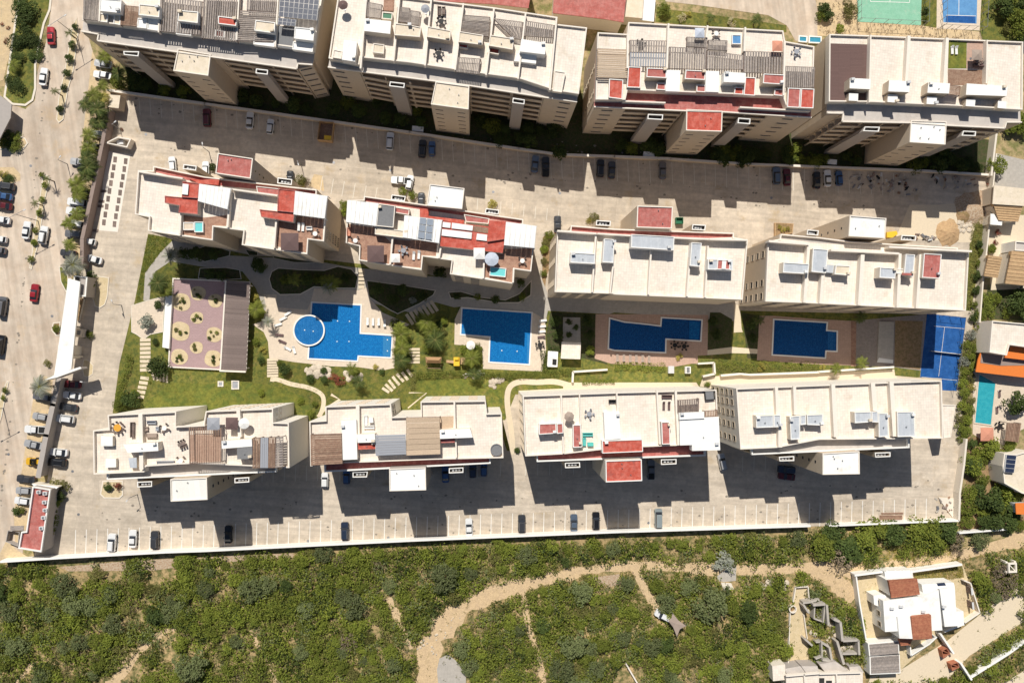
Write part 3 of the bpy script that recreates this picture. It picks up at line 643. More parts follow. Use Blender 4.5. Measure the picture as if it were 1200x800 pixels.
# ================================================================ TOP ROW (four tall blocks, galleries facing the car park)
ZN, ZP = 20.0, 21.4
def lowz(z): return 22.5 if z < 23.7 else z - .2
def nblock(label, front, back, ph, ph_back, segs, m='facade', deck='tile_left', strip='strip_grey', depth=1.7, pz='G 0,0', phm='facade_pale'):
    Fp = WP(front, ZN); Bp = WP(back, ZP + .55)
    c = (Fp[0] + Fp[-1]) / 2; c.z = 0
    t = thing('apartment_block', label, 'apartment block', c, group='tall apartment blocks of the top row')
    d = (Fp[-1] - Fp[0]).normalized(); up = Vector((-d.y, d.x, 0))
    rec = [p + up * depth for p in Fp]
    MB().prism(rec + Bp, 0, ZN - .31, m).out('wall', t)
    MB().prism(Fp + Bp, ZN - .30, ZN - .02, m, strip).out('roof_strip', t)
    P = WP(ph, ZP); Q = WP(ph_back, ZP + .55)
    full = P + Q
    MB().prism(full, ZN - .015, ZP, phm).out('penthouse_wall', t)
    MB().sheet(inset(full, .25), ZP + .02, deck).out('roof_deck', t)
    MB().ring(full, .28, ZP + .001, ZP + .55, 'parapet').out('parapet', t)
    for a, b in zip(Fp, Fp[1:]): MB().seg(a + up * .15, b + up * .15, .28, ZN - .019, ZN + .35, 'parapet').out('parapet', t)
    north_front(t, segs, ZN - .30, m, depth)
    return t
N1 = nblock('tall block with solar panels, cut by the top left frame edge',
    'A1 480,190 580,208 574,246 A2 540,410 546,380 632,386', 'G 384,-42 103,-55', 'A1 490,125 1200,215 A2 640,300', 'G 384,-42 103,-55',
    [('A1 482,194 578,210', 'solid', ()), ('A1 580,250 1015,308', 'open', 0), ('A1 1030,310 A2 90,340', 'plain', ()), ('A2 95,342 538,408', 'open', 0), ('A2 545,402 630,385', 'solid', (.5,))], m='facade')
tower(N1, 'A1 1042,285 A2 35,318 20,445 A1 1015,416', 20.4, top='cream_roof', slits=[(2, 3, (.2, .8), 1.8, .4, [2.2 + 3 * k for k in range(6)])], specks=4)
for s in ('A1 722,300 815,302 810,331 725,322', 'A2 300,402 370,410 368,438 297,430'): shaft(N1, s, ZN - .1, equip=False, wm='facade_grey')
# roof of N1
for a, z1, al in (('A1 490,-60 590,-60 575,122 486,112', 23.7, True), ('A1 708,30 815,40 800,156 704,146', 23.6, True), ('A1 940,-20 1185,10 1172,205 930,182', 23.7, True),
    ('A2 -5,-30 207,-20 188,245 -20,222', 23.7, True), ('A2 207,62 422,72 406,246 185,238', 23.6, False), ('A2 250,-30 438,-20 425,72 246,58', 23.8, True)):
    pergola(N1, a, ZP, min(z1, 22.6), 'wood_grey' if a[3] != '7' else 'wood_brown', 16, al)
for a, z1, m_, tp in (('A1 585,-10 712,0 706,78 583,64', 24.1, 'white_paint', 'white_roof'), ('A1 580,76 632,82 628,132 575,126', 23.0, 'facade_pale', 'cream_roof'), ('A1 668,84 706,88 704,148 664,140', 23.0, 'facade_pale', 'cream_roof'),
    ('A1 815,24 936,36 932,102 812,88', 24.1, 'white_paint', 'cream_roof'), ('A1 805,106 862,110 858,168 802,162', 23.0, 'white_paint', 'white_roof'), ('A1 866,106 936,114 930,182 862,172', 23.2, 'white_paint', 'white_roof'),
    ('A1 1046,60 1162,70 1158,136 1040,122', 24.1, 'white_paint', 'cream_roof'), ('A1 1037,128 1124,136 1120,210 1030,200', 23.2, 'white_paint', 'white_roof'),
    ('A2 78,94 188,108 183,153 78,140', 24.0, 'facade_pale', 'red_paint'), ('A2 62,174 118,182 114,222 58,214', 22.9, 'facade_pale', 'red_paint'), ('A2 146,164 184,170 182,236 140,230', 23.0, 'facade_pale', 'white_roof'),
    ('A2 297,118 412,132 408,196 290,180', 24.1, 'white_paint', 'cream_roof'), ('A2 290,200 412,214 406,276 284,260', 23.2, 'white_paint', 'white_roof'),
    ('A2 527,158 642,170 636,240 522,226', 24.1, 'white_paint', 'white_roof'), ('A2 517,244 636,256 632,306 512,290', 23.0, 'white_paint', 'white_roof')):
    box(N1, a, ZP, lowz(z1), m_, tp, rim='white_paint')
box(N1, 'A2 415,150 525,160 515,290 410,275', ZP, 21.9, 'facade_grey', 'grey_roof', 'grey_terrace')
for a in ('A1 592,-100 580,125', 'A1 940,-100 928,190', 'A2 0,0', 'A2 205,-120 186,235', 'A2 434,-100 412,275'):
    if ' ' in a[3:]: divider(N1, a, ZP, 22.7, .3)
def solar(t, s, z, nu, nv, gap=.014, m='solar'):
    Q = WP(s, z); MBf = MB(); MBf.seg(Q[0], Q[3], .1, z - .4, z - .12, 'metal_frame'); MBf.seg(Q[1], Q[2], .1, z - .4, z - .12, 'metal_frame'); o = MBf.out('solar_array', t)
    for i in range(nu):
        for j in range(nv):
            a0, a1 = (i + gap * 1.6) / nu, (i + 1 - gap * 1.6) / nu; b0, b1 = (j + gap * 1.6) / nv, (j + 1 - gap * 1.6) / nv
            P = [quadpt(Q, a0, b0), quadpt(Q, a1, b0), quadpt(Q, a1, b1), quadpt(Q, a0, b1)]
            MB().prism(P, z - .1, z - .03, 'metal_frame').prism(inset(P, .04), z - .029, z - .01, m).out('solar_panel' if m == 'solar' else 'glass_panel', o)
solar(N1, 'A2 443,-55 672,-30 655,120 432,98', 24.0, 8, 5); solar(N1, 'A2 432,104 534,116 528,155 426,144', 24.0, 4, 2)

N2 = nblock('tall block with mostly cream roof terraces, second from left in the top row',
    'A2 722,400 910,425 A3 350,508 800,578 980,603', 'A3 1040,162 865,140 865,95 500,45 A3 0,-15 A2 785,-60', 'A2 728,348 908,385 914,342 A3 0,372 440,438 640,464 815,522 838,533 990,556', 'A3 1040,162 865,142 862,100 500,45 A3 0,-15 A2 785,-60',
    [('A2 725,400 908,426', 'solid', (.3,)), ('A2 912,428 A3 0,482', 'open', 0), ('A3 0,482 140,500', 'open', 0), ('A3 352,510 600,548', 'open', 0), ('A3 600,548 785,576', 'open', 0), ('A3 787,577 980,603', 'solid', (.65,))])
tower(N2, 'A3 152,478 350,505 345,642 125,612', 20.4, top='cream_roof', slits=[(2, 3, (.2, .8), 1.8, .4, [2.2 + 3 * k for k in range(6)])], specks=3)
for s in ('A2 1085,478 1172,488 1168,516 1080,505', 'A3 605,573 675,584 672,612 602,602'): shaft(N2, s, ZN - .1, equip=False, wm='facade_grey')
for a in ('A2 950,-60 912,402', 'A2 1145,-60 1105,358', 'A3 130,-40 90,385', 'A3 315,20 266,410', 'A3 495,45 448,440', 'A3 680,75 635,462', 'A3 862,100 822,528'): divider(N2, a, ZP, 22.9, .38)
for a, z1, al in (('A2 950,12 1037,28 1030,108 945,98', 23.7, True), ('A3 318,88 470,100 462,215 296,188', 23.6, False), ('A3 490,108 665,130 655,232 610,226 612,200 480,180', 23.6, True),
    ('A3 680,122 848,148 842,222 668,210', 23.6, True), ('A3 280,335 416,345 405,436 268,420', 23.7, True), ('A2 1130,40 1200,48 1196,135 1120,125', 23.5, False), ('A3 0,60 60,70 50,150 -10,140', 23.5, True)):
    a = ' '.join(a.split()[:5]) if len(a.split()) > 5 else a
    pergola(N2, a, ZP, min(z1, 22.6), 'wood_grey', 14, al)
for a, z1, m_, tp in (('A2 815,234 892,246 880,362 803,350', 23.7, 'white_paint', 'white_roof'), ('A2 940,110 1092,126 1086,200 934,182', 23.9, 'facade_pale', 'white_roof'), ('A2 755,290 806,300 800,346 748,338', 22.7, 'facade_pale', 'tile_left'),
    ('A2 1116,136 1200,146 A3 68,160 A3 60,218 A2 1110,206', 23.9, 'facade', 'cream_roof'), ('A3 105,155 242,180 236,238 100,216', 23.9, 'facade', 'cream_roof'), ('A3 292,184 432,206 426,264 286,246', 23.9, 'facade', 'cream_roof'),
    ('A3 472,205 612,226 604,292 464,268', 23.9, 'facade', 'cream_roof'), ('A3 655,230 797,252 794,320 645,302', 24.1, 'white_paint', 'white_roof'), ('A3 645,302 746,320 740,374 610,358', 23.3, 'white_paint', 'white_roof'),
    ('A3 285,248 344,258 340,286 282,276', 23.0, 'facade_pale', 'red_paint'), ('A3 460,272 529,286 522,320 456,308', 23.0, 'facade_pale', 'red_paint'), ('A3 850,414 914,424 892,542 838,534', 22.8, 'facade_pale', 'tile_left'),
    ('A2 988,254 1052,262 1048,316 984,308', 22.4, 'facade_pale', 'cream_roof'), ('A2 1040,70 1100,76 1097,116 1038,110', 22.7, 'facade_pale', 'green_plastic')):
    a = ' '.join(a.split()) 
    box(N2, a, ZP, lowz(z1), m_, tp, rim='parapet' if 'white' not in tp else None)
box(N2, 'A2 1050,-20 1110,-12 1105,66 1046,60', ZP, 21.7, 'brick_deck', 'brick_deck', 'brick_terrace')

N3 = nblock('tall block with red painted roof strip and red roof boxes, third in the top row',
    'A3 1080,632 A4 410,655 640,662 1152,695', 'A4 1172,272 1000,242 990,180 82,130 76,200 A3 1102,190', 'A3 1088,588 A4 62,590 75,532 980,568 1005,634 1155,640', 'A4 1172,272 1000,242 990,180 82,130 76,200 A3 1102,190',
    [('A3 1082,634 A4 60,641', 'solid', (.45,)), ('A4 60,641 405,655', 'open', 0), ('A4 640,664 905,680', 'open', 0), ('A4 905,680 1150,696', 'solid', (.5,))], strip='red_faded')
tower(N3, 'A4 422,640 634,650 630,772 420,765', 20.4, top='red_paint', slits=[(2, 3, (.2, .8), 1.8, .4, [2.2 + 3 * k for k in range(6)])], specks=2)
for s in ('A4 197,668 286,672 283,703 194,698', 'A4 727,690 798,696 795,728 722,722'): shaft(N3, s, ZN - .1, equip=False, wm='facade_grey')
divider(N3, 'A4 50,592 300,602', ZN, 21.5, .3)
divider(N3, 'A4 735,628 985,642 1150,650', ZN, 21.4, .3)
for a in ('A4 318,138 308,400', 'A4 547,150 540,220', 'A4 768,160 762,300', 'A4 1000,240 992,560', 'A4 80,200 76,400'): divider(N3, a, ZP, 22.9, .4)
for a, z1, m_, al in (('A3 1100,285 A4 82,292 A4 76,460 A3 1096,455', 23.6, 'wood_tan', False), ('A4 90,235 316,240 312,310 90,305', 23.6, 'wood_grey', True), ('A4 90,308 312,312 308,392 88,388', 23.5, 'cloth_grey', True), ('A4 322,275 540,285 535,408 318,400', 23.6, 'wood_grey', True),
    ('A4 425,216 545,222 542,280 424,272', 23.5, 'wood_grey', True), ('A4 552,234 662,238 660,296 548,290', 23.5, 'wood_grey', True), ('A4 544,298 757,325 755,406 540,404', 23.6, 'wood_grey', True), ('A4 760,300 998,308 995,432 757,425', 23.6, 'wood_grey', True), ('A4 1000,388 1176,394 1170,514 998,510', 23.6, 'wood_grey', True)):
    pergola(N3, a, ZP, min(z1, 22.6), m_, 15, al)
for a, z1, m_, tp in (('A3 1170,462 A4 52,468 46,582 A3 1166,572', 23.3, 'facade_pale', 'red_paint'), ('A4 82,390 158,393 152,515 74,512', 23.3, 'facade_pale', 'red_paint'), ('A4 192,398 306,402 304,458 188,452', 24.0, 'facade', 'red_faded'), ('A4 250,485 301,487 299,529 246,526', 23.0, 'facade', 'red_faded'),
    ('A4 306,410 386,413 381,538 300,535', 23.6, 'white_paint', 'white_roof'), ('A4 418,410 534,415 531,469 413,463', 24.0, 'facade', 'red_faded'), ('A4 482,496 535,499 533,541 481,538', 23.0, 'facade', 'red_faded'), ('A4 536,415 614,419 611,541 532,538', 23.6, 'white_paint', 'white_roof'),
    ('A4 645,421 769,429 766,486 641,481', 24.1, 'white_paint', 'white_roof'), ('A4 768,452 829,455 823,561 758,556', 23.2, 'facade_pale', 'red_paint'), ('A4 706,510 757,512 755,555 702,552', 23.0, 'facade_pale', 'red_paint'), ('A4 875,432 996,438 991,496 871,488', 24.0, 'facade', 'red_faded'),
    ('A4 940,521 993,524 989,563 936,558', 23.0, 'facade', 'red_faded'), ('A4 1018,515 1092,518 1085,632 1013,628', 23.3, 'facade_pale', 'red_faded'), ('A4 1096,518 1172,521 1166,635 1089,632', 23.3, 'facade_pale', 'red_paint')):
    box(N3, a, ZP, lowz(z1), m_, tp, rim='white_paint' if 'red' in tp else None)
# side wall windows of N3 (towards the gap)
a, b = WP('A3 1080,632', ZN)[0], WP('A3 1102,190', ZP + .55)[0]
for f in range(6):
    for u in (.25, .6): window(N3, a, b, u, .9, 2.4 + 3.2 * f, 1.2, out=-1)

N4 = nblock('tall block with wide bare cream terraces and white cabins, rightmost in the top row',
    'A5 45,668 138,670 132,718 530,725 740,740 1082,757 1092,722 1182,722', 'A5 1196,245 300,208 60,200', 'A5 50,600 A5 290,602 740,622 1182,648', 'A5 1196,245 300,208 60,200',
    [('A5 45,672 130,672', 'solid', ()), ('A5 130,722 505,730', 'open', 0), ('A5 745,744 1082,760', 'open', 0), ('A5 1094,724 1182,724', 'solid', ())])
tower(N4, 'A5 538,705 747,712 B5 740,148 B5 530,134', 20.4, top='white_roof', slits=[(2, 3, (.2, .8), 1.8, .4, [2.2 + 3 * k for k in range(6)])], specks=5)
for s in ('A5 268,742 356,744 350,772 258,768', 'B5 845,66 920,70 917,98 836,95'): shaft(N4, s, ZN - .1, equip=False, wm='facade_grey')
for a, th in (('A5 303,205 294,600', .3), ('A5 528,210 512,480', .7), ('A5 752,222 735,490', .7), ('A5 985,235 980,490', .3)): divider(N4, a, ZP, 22.8, th)
MB().sheet(WP('A5 65,255 303,262 293,598 58,590', ZP + .1), ZP + .06, 'dark_brown_deck').out('timber_deck', N4)
for a in ('A5 180,458 302,464 299,524 178,518', 'A5 410,470 532,478 528,541 405,536', 'A5 640,482 767,490 761,549 634,544', 'A5 865,490 1105,505 1098,564 860,556'): box(N4, a, ZP, 24.1, 'facade', 'white_roof')
for a in ('A5 175,545 229,548 227,593 173,590', 'A5 403,552 461,557 458,603 400,598', 'A5 632,565 691,569 687,613 629,610', 'A5 862,580 916,583 912,626 858,622', 'A5 1048,592 1098,595 1095,638 1045,633'): box(N4, a, ZP, 23.1, 'facade', 'white_roof')
MB().sheet(WP('A5 760,240 866,246 862,402 755,402', ZP + .1), ZP + .06, 'grass_striped').out('roof_lawn', N4)
MB().sheet(WP('A5 868,246 980,246 976,408 862,402', ZP + .1), ZP + .07, 'deck_pink').out('patio', N4)
MB().sheet(WP('A5 755,406 985,412 985,500 755,500', ZP + .1), ZP + .08, 'wood_brown').out('timber_deck', N4)
pergola(N4, 'A5 760,500 830,505 822,560 752,552', ZP, 23.5, 'wood_brown', 10, False)

# ================================================================ MIDDLE ROW
ZM = 17.2; ZMP = 18.0
def mblock(label, outline, strip_par, m='facade', deck='tile_left', z=ZM, zp=ZMP, grp='apartment blocks of the middle row', z0=0):
    P = WP(outline, zp); c = sum(P, Vector()) / len(P); c.z = 0
    t = thing('apartment_block', label, 'apartment block', c, group=grp)
    MB().prism(P, 0, z, m).out('wall', t)
    MB().sheet(inset(P, .2), z + .015, deck).out('roof_deck', t)
    MB().ring(P, .26, z + .001, zp, 'parapet').out('parapet', t)
    return t
def cover(t, s, z, m, name='roof_deck'):
    return MB().sheet(WP(s, z), z, m).out(name, t)
M1 = mblock('middle block with red roofs and white sheet awnings, leftmost of the second row',
    'B1 808,297 790,556 872,572 866,652 1056,682 B2 46,708 50,628 226,652 216,735 600,790 606,702 698,714 718,458 655,440 655,410 B2 0,335 B1 898,272 895,300', None)
cover(M1, 'B1 900,282 1200,338 B2 0,345 650,415 645,440 150,395 B1 1160,372 898,305', ZM + .03, 'red_faded')
for a, z1 in (('B1 815,305 1070,345', 19.1), ('B2 155,408 425,445', 19.1)): divider(M1, a, ZM, z1, .35)
for a in ('B2 150,410 132,632', 'B1 1060,500 1052,670', 'B2 418,590 405,752'): divider(M1, a, ZM, 18.6, .4)
for a, z1, tp in (('B1 1070,362 1168,374 1160,462 1064,455', 19.6, 'red_paint'), ('B1 965,447 1160,464 1158,556 1046,545 1050,504 965,488', 19.3, 'red_paint'), ('B2 430,405 531,415 524,546 424,536', 19.6, 'red_paint'), ('B2 320,526 524,548 518,602 330,570', 19.3, 'red_paint'), ('B1 898,276 1200,330 B2 0,336 100,350 80,392 B1 1165,372 1165,345 900,300', 0, '')):
    if tp: box(M1, a, ZM, z1, 'facade_pale', tp, 'red_roof', rim='red_faded')
for a in ('B1 1070,376 1105,380 1100,442 1066,438',): box(M1, a, 19.65, 19.8, 'metal_frame', 'white_roof', 'skylight')
box(M1, 'B2 300,390 440,405 432,446 308,430', ZM, 18.9, 'facade', 'red_faded', 'gallery_roof', rim='parapet')
box(M1, 'B1 1105,345 1180,355 B2 85,345 80,385 B1 1165,375', ZM, 17.9, 'red_paint', 'red_paint', 'gallery_roof')
metalroof(M1, 'B1 1168,378 B2 152,405 B2 132,526 B1 1160,478', ZM, 19.9, 8); metalroof(M1, 'B2 530,420 718,450 702,580 520,556', ZM, 19.9, 8)
tower(M1, 'B2 76,197 282,228 268,347 62,316', 20.2, top='red_faded', m='facade_grey', slits=[(1, 2, (.5,), .5, .9, [2 + 3.1 * k for k in range(6)])], specks=2)
P = WP('B2 282,228 268,347', 20.2)
for s in ('B1 1075,262 1152,272 1148,300 1070,290', 'B2 427,340 512,350 508,384 424,374'): shaft(M1, s, 17.4)
cover(M1, 'B2 525,560 695,585 690,705 600,700 595,780 415,742 420,600', ZM + .04, 'brick_deck'); cover(M1, 'B1 1062,560 1200,575 B2 130,560 125,625 48,620 40,700 B1 1060,672', ZM + .04, 'brick_deck')
# recesses read dark because they are open wells; window slits on the end wall
e0, e1 = WP('B2 718,458 698,714', ZMP)
for k in range(5):
    for f in range(5): window(M1, e0, e1, .80 - .0 * f + (k - 2) * .045, .5, 2.2 + 3.1 * f, 1.5, out=-1)
s0, s1 = WP('B2 216,735 600,790', ZMP)
for f in range(5):
    for u in (.2, .5, .8): window(M1, s0, s1, u, 2.0, 2.0 + 3.2 * f, 1.3)
s0, s1 = WP('B1 866,652 1056,682', ZMP)
for f in range(5):
    for u in (.3, .7): window(M1, s0, s1, u, 2.0, 2.0 + 3.2 * f, 1.3)

M2 = mblock('middle block with brick decks, red roof and blue tinted umbrella, second in its row',
    'B2 836,472 826,720 C2 820,20 905,42 902,125 C3 0,172 70,182 78,102 246,126 236,205 432,235 608,262 612,176 712,190 B3 742,625 666,612 666,584 B2 1200,485 932,448 930,470', None)
cover(M2, 'B2 940,455 1200,492 B3 0,500 660,590 650,612 B2 930,478', ZM + .03, 'red_faded')
metalroof(M2, 'B2 836,474 1018,492 1002,624 828,600', ZM, 19.9, 7); metalroof(M2, 'B3 566,600 743,625 731,753 554,736', ZM, 19.9, 6)
for a, z1, tp, w_ in (('B2 1018,492 1116,506 1105,634 1004,624', 19.7, 'grey_roof', 'facade_grey'), ('B2 1116,512 1200,526 B3 0,526 B3 -5,560 B2 1112,545', 19.0, 'red_faded', 'facade'), ('B2 998,628 1200,655 1200,698 996,672', 19.2, 'cream_roof', 'facade_pale'),
    ('B3 190,596 568,640 560,700 545,782 178,742', 19.0, 'red_paint', 'facade_pale'), ('B3 466,588 568,600 560,700 455,716', 19.6, 'red_paint', 'facade_pale'), ('B3 318,555 468,580 462,612 330,600', 18.6, 'red_faded', 'facade'), ('B3 60,520 115,528 110,565 320,590 315,612 60,570', 17.8, 'red_paint', 'red_paint')):
    box(M2, a, ZM, z1, w_, tp, 'red_roof' if 'red' in tp else 'roof_cabin', rim='parapet' if tp != 'red_paint' else None)
for a in ('B3 195,600 241,606 238,636 192,630', 'B3 248,605 372,622 368,652 246,638', 'B3 190,642 366,662 362,700 187,680', 'B3 395,668 455,676 452,712 390,704'): box(M2, a, 19.02, 19.35, 'metal_frame', 'white_roof', 'skylight')
box(M2, 'B3 376,622 464,635 461,668 372,655', 19.02, 19.1, 'wood_brown', 'wood_brown', 'roof_light_well')
metalroof(M2, 'B3 -30,562 190,590 172,724 -40,690', ZM, 19.8, 8); solar(M2, 'B3 60,572 142,583 130,708 46,695', 20.1, 2, 3, .03, 'glass_blue')
tower(M2, 'B3 118,378 322,403 308,525 100,505', 20.2, top='white_roof', m='facade_grey', specks=2)
for s in ('B2 1095,440 1178,450 1170,480 1090,470', 'B3 447,520 526,530 520,556 440,548'): shaft(M2, s, 17.4)
cover(M2, 'B2 835,612 1000,635 C2 1090,20 1085,148 905,120 905,40 835,15', ZM + .04, 'brick_deck'); cover(M2, 'C2 1095,0 1200,10 C3 160,0 155,100 70,95 65,170 C2 1090,150', ZM + .04, 'brick_deck')
cover(M2, 'C3 440,60 728,55 705,182 612,172 600,255 438,222', ZM + .04, 'brick_deck')
for a in ('B2 1105,640 C2 1085,150', 'C3 185,30 172,112', 'C3 438,60 432,230', 'C3 610,175 606,255'): divider(M2, a, ZM, 18.5, .38)
s0, s1 = WP('C3 236,205 432,235', ZMP)
for f in range(5):
    for u in (.25, .75): window(M2, s0, s1, u, 2.0, 2.0 + 3.2 * f, 1.3)
    
M3 = mblock('middle block with bare cream terraces and grey sheet boxes, third in its row',
    'B3 865,655 C3 850,310 C3 1190,320 C4 0,325 752,356 B4 782,704 700,690 702,664 0,640 B3 945,620 942,650', None, deck='tile_cream')
cover(M3, 'B3 950,630 B4 0,648 695,670 692,690 370,700 B3 1080,672 945,655', ZM + .03, 'red_faded')
for a, z1, th in (('B3 866,652 1095,668', 19.2, .4), ('B3 1100,668 B4 100,680', 19.0, .35), ('B4 350,692 555,700', 18.8, .4), ('B4 555,700 780,706', 19.2, .4), ('B3 1092,670 C3 1070,312', 18.7, .35), ('C3 1195,140 1175,318', 18.7, .35), ('C4 216,60 200,326', 18.7, .35), ('C4 448,50 426,336', 18.7, .35), ('C4 550,40 532,342', 18.7, .35)): divider(M3, a, ZM, z1, th)
for a, z1, tp in (('C3 945,78 1088,86 1086,146 942,138', 20.0, 'metal_grey'), ('B3 1140,698 1200,702 B4 0,702 C4 -5,140 C3 1130,136', 19.6, 'metal_grey'), ('B4 100,672 352,686 348,766 98,750', 20.1, 'metal_grey'), ('B4 452,720 512,724 C4 500,162 442,156', 19.6, 'metal_grey'), ('C4 550,118 696,121 694,183 547,178', 20.0, 'metal_grey'), ('C4 605,120 680,122 676,180 600,178', 20.1, 'red_faded')):
    box(M3, a, ZM, z1, 'white_paint', tp, 'roof_cabin', rim='white_paint')
MB().prism(WP('C4 632,128 656,129 652,176 628,175', 20.2), 20.1, 20.25, 'white_paint').out('roof_hatch', M3)
tower(M3, 'B4 135,505 343,512 336,640 130,632', 20.2, top='red_faded', m='facade', specks=2)
shaft(M3, 'B4 458,614 537,618 532,650 455,646', 17.4); shaft(M3, 'B3 1095,590 1180,595 1176,624 1092,620', 17.4)
s0, s1 = WP('C3 850,310 1190,320', ZMP)
for f in range(5):
    for u in (.15, .4, .65, .9): window(M3, s0, s1, u, 2.2, 2.0 + 3.2 * f, 1.3)
s0, s1 = WP('B3 865,655 C3 850,310', ZMP)
for f in range(5):
    for u in (.12, .45, .82): window(M3, s0, s1, u, 1.4, 2.2 + 3.2 * f, 1.3)

M4 = mblock('middle block with cream terraces and one red roof box, rightmost of its row',
    'B4 900,712 C4 885,366 C4 1110,374 C5 240,390 860,420 878,68 B5 815,780 812,752 190,714 B4 1200,690 975,670 970,700', None, deck='tile_cream')
cover(M4, 'B4 980,682 B5 0,700 190,722 810,760 805,775 430,742 0,725 B4 975,700', ZM + .03, 'strip_grey')
for a, z1, th in (('B4 905,712 1140,730', 19.3, .5), ('B5 70,765 470,785', 19.4, .45), ('B5 410,746 895,772', 19.4, .45), ('B4 1140,735 C4 1115,372', 18.9, .7), ('C5 22,205 8,378', 18.9, .6), ('C5 256,90 238,388', 18.9, .9), ('C5 475,85 462,402', 18.9, .7), ('C5 596,90 575,406', 18.9, .7)): divider(M4, a, ZM, z1, th)
for a, z1, tp in (('C4 992,136 1142,146 1136,205 988,196', 19.9, 'metal_grey'), ('C4 1165,55 C5 52,62 C5 40,200 C4 1155,192', 19.6, 'metal_grey'), ('C5 98,153 183,157 178,213 90,206', 19.3, 'cream_roof'), ('C5 358,165 450,172 446,232 354,226', 19.9, 'metal_grey'), ('C5 452,172 512,176 500,206 452,202', 19.0, 'facade_pale'), ('C5 508,88 562,92 550,226 498,200', 19.6, 'metal_grey'), ('C5 615,84 718,90 706,232 604,226', 20.0, 'red_faded')):
    box(M4, a, ZM, z1, 'facade_pale', tp, 'roof_cabin', rim='white_paint')
box(M4, 'C5 485,198 546,200 544,214 485,212', 19.62, 19.75, 'red_faded', 'red_faded', 'roof_hatch')
box(M4, 'C5 45,150 95,154 92,200 42,196', ZM, 18.4, 'metal_frame', 'metal_grey', 'air_unit')
tower(M4, 'B5 180,562 394,578 386,696 172,684', 20.2, top='white_roof', m='facade', slits=[(3, 0, (.5,), .6, .7, [3 + 3.4 * k for k in range(5)])], specks=2)
shaft(M4, 'B5 484,677 570,681 566,710 480,706', 17.4); shaft(M4, 'B4 1135,645 1200,650 B5 0,650 B5 -4,680 B4 1130,675', 17.4) if False else shaft(M4, 'B4 1132,645 1198,650 1194,680 1128,675', 17.4)
w0, w1 = WP('B4 900,712 C4 885,366', ZMP)
for f in range(5):
    for u in (.20, .68, .90): window(M4, w0, w1, u, 1.5, 2.2 + 3.3 * f, 1.4)
s0, s1 = WP('C4 885,366 C5 860,420', ZMP)
for f in range(5):
    for k in range(7): window(M4, s0, s1, .08 + .14 * k, 2.2, 2.0 + 3.2 * f, 1.3)

# ================================================================ LOWER ROW
ZS, ZSP = 18.0, 18.8; ZG, ZGP = 16.6, 17.6      # terraces, and the lower red gallery strip on the south
def sblock(label, outline, strip, deck='tile_south', smat='red_faded'):
    t = mblock(label, outline, None, 'facade_white', deck, ZS, ZSP, 'apartment blocks of the lower row')
    A0, B0 = WP(strip, ZGP); d_ = (B0 - A0).normalized(); nn_ = Vector((-d_.y, d_.x, 0)) * 4.0; P = [A0, B0, B0 + nn_, A0 + nn_]; r_ = nn_ * .42
    MB().prism([A0 + r_, B0 + r_, B0 + nn_, A0 + nn_], 0, ZG - .31, 'facade').out('gallery_wall', t); MB().prism(P, ZG - .3, ZG, 'facade').out('gallery_slab', t)
    gallery(t, Vector((A0.x, A0.y, 0)) + nn_ * .01, Vector((B0.x, B0.y, 0)) + nn_ * .01, ZG - .3, 1.6, 5); MB().sheet(inset(P, .2), ZG + .02, smat).out('gallery_deck', t); MB().ring(P, .3, ZG + .001, ZGP, 'white_paint').out('parapet', t)
    return t
S1 = sblock('lower block with timber pergolas and a round yellow table, leftmost bottom row',
    'D1 545,520 636,514 630,430 1032,410 1030,500 1190,492 D2 5,408 400,392 400,474 492,477 496,740 440,738 D1 1145,715 850,735 845,765 548,778', 'G 125,562 324,553', 'tile_south', 'strip_grey')
tower(S1, 'E1 998,206 1200,200 E2 12,198 E2 16,327 E1 1000,337', 20.2, top='white_roof', m='facade', specks=3) if False else tower(S1, 'E1 998,206 E2 12,197 E2 16,326 E1 1000,337', 20.2, top='metal_white', m='facade', slits=[(1, 2, (.5,), .7, .8, [3 + 3.4 * k for k in range(5)])], specks=2)
shaft(S1, 'E1 803,222 890,218 890,250 805,254', 17.0); shaft(S1, 'E2 173,200 260,194 260,224 174,229', 17.0)
for a, th in (('D1 822,425 828,750', .9), ('D2 195,400 205,560', .8), ('D1 1030,500 D2 0,492', .3), ('D1 850,728 1145,710', .3)): divider(S1, a, ZS, 19.3, th)
for a, z1, tp in (('D1 592,552 660,555 660,612 590,612', 19.2, 'white_roof'), ('D1 620,684 680,686 680,736 618,738', 19.0, 'white_roof'), ('D1 722,602 925,590 928,640 748,652', 20.4, 'white_roof'), ('D1 752,682 800,680 802,740 762,740', 19.1, 'metal_grey'), ('D2 98,582 275,570 277,614 100,628', 20.5, 'white_roof'), ('D2 188,616 277,614 278,686 190,690', 20.4, 'grey_roof')): box(S1, a, ZS, z1, 'facade_pale', tp)
pergola(S1, 'D1 1106,503 D2 98,508 96,705 D1 1110,716', ZS, 20.3, 'wood_brown', 18, True, 'wood_dark', .45); cover(S1, 'D1 1110,545 D2 96,548 94,700 D1 1112,710', ZS + .03, 'deck_pink')
pergola(S1, 'D2 280,566 325,564 322,740 280,742', ZS, 20.3, 'wood_brown', 5, True); pergola(S1, 'D2 327,564 372,562 370,740 324,740', ZS, 20.3, 'cloth_grey', 4, True, fill=.9); pergola(S1, 'D2 374,562 415,560 412,740 372,740', ZS, 20.3, 'wood_brown', 5, True); pergola(S1, 'D2 417,560 457,556 457,735 414,740', ZS, 20.3, 'wood_grey', 12, False)
n0, n1 = WP('D2 5,408 400,392', ZSP)
for f in range(5):
    for u in (.2, .5, .8): window(S1, n0, n1, u, 2.0, 2.0 + 3.2 * f, 1.3, out=-1)
e0, e1 = WP('D2 400,392 400,474', ZSP)
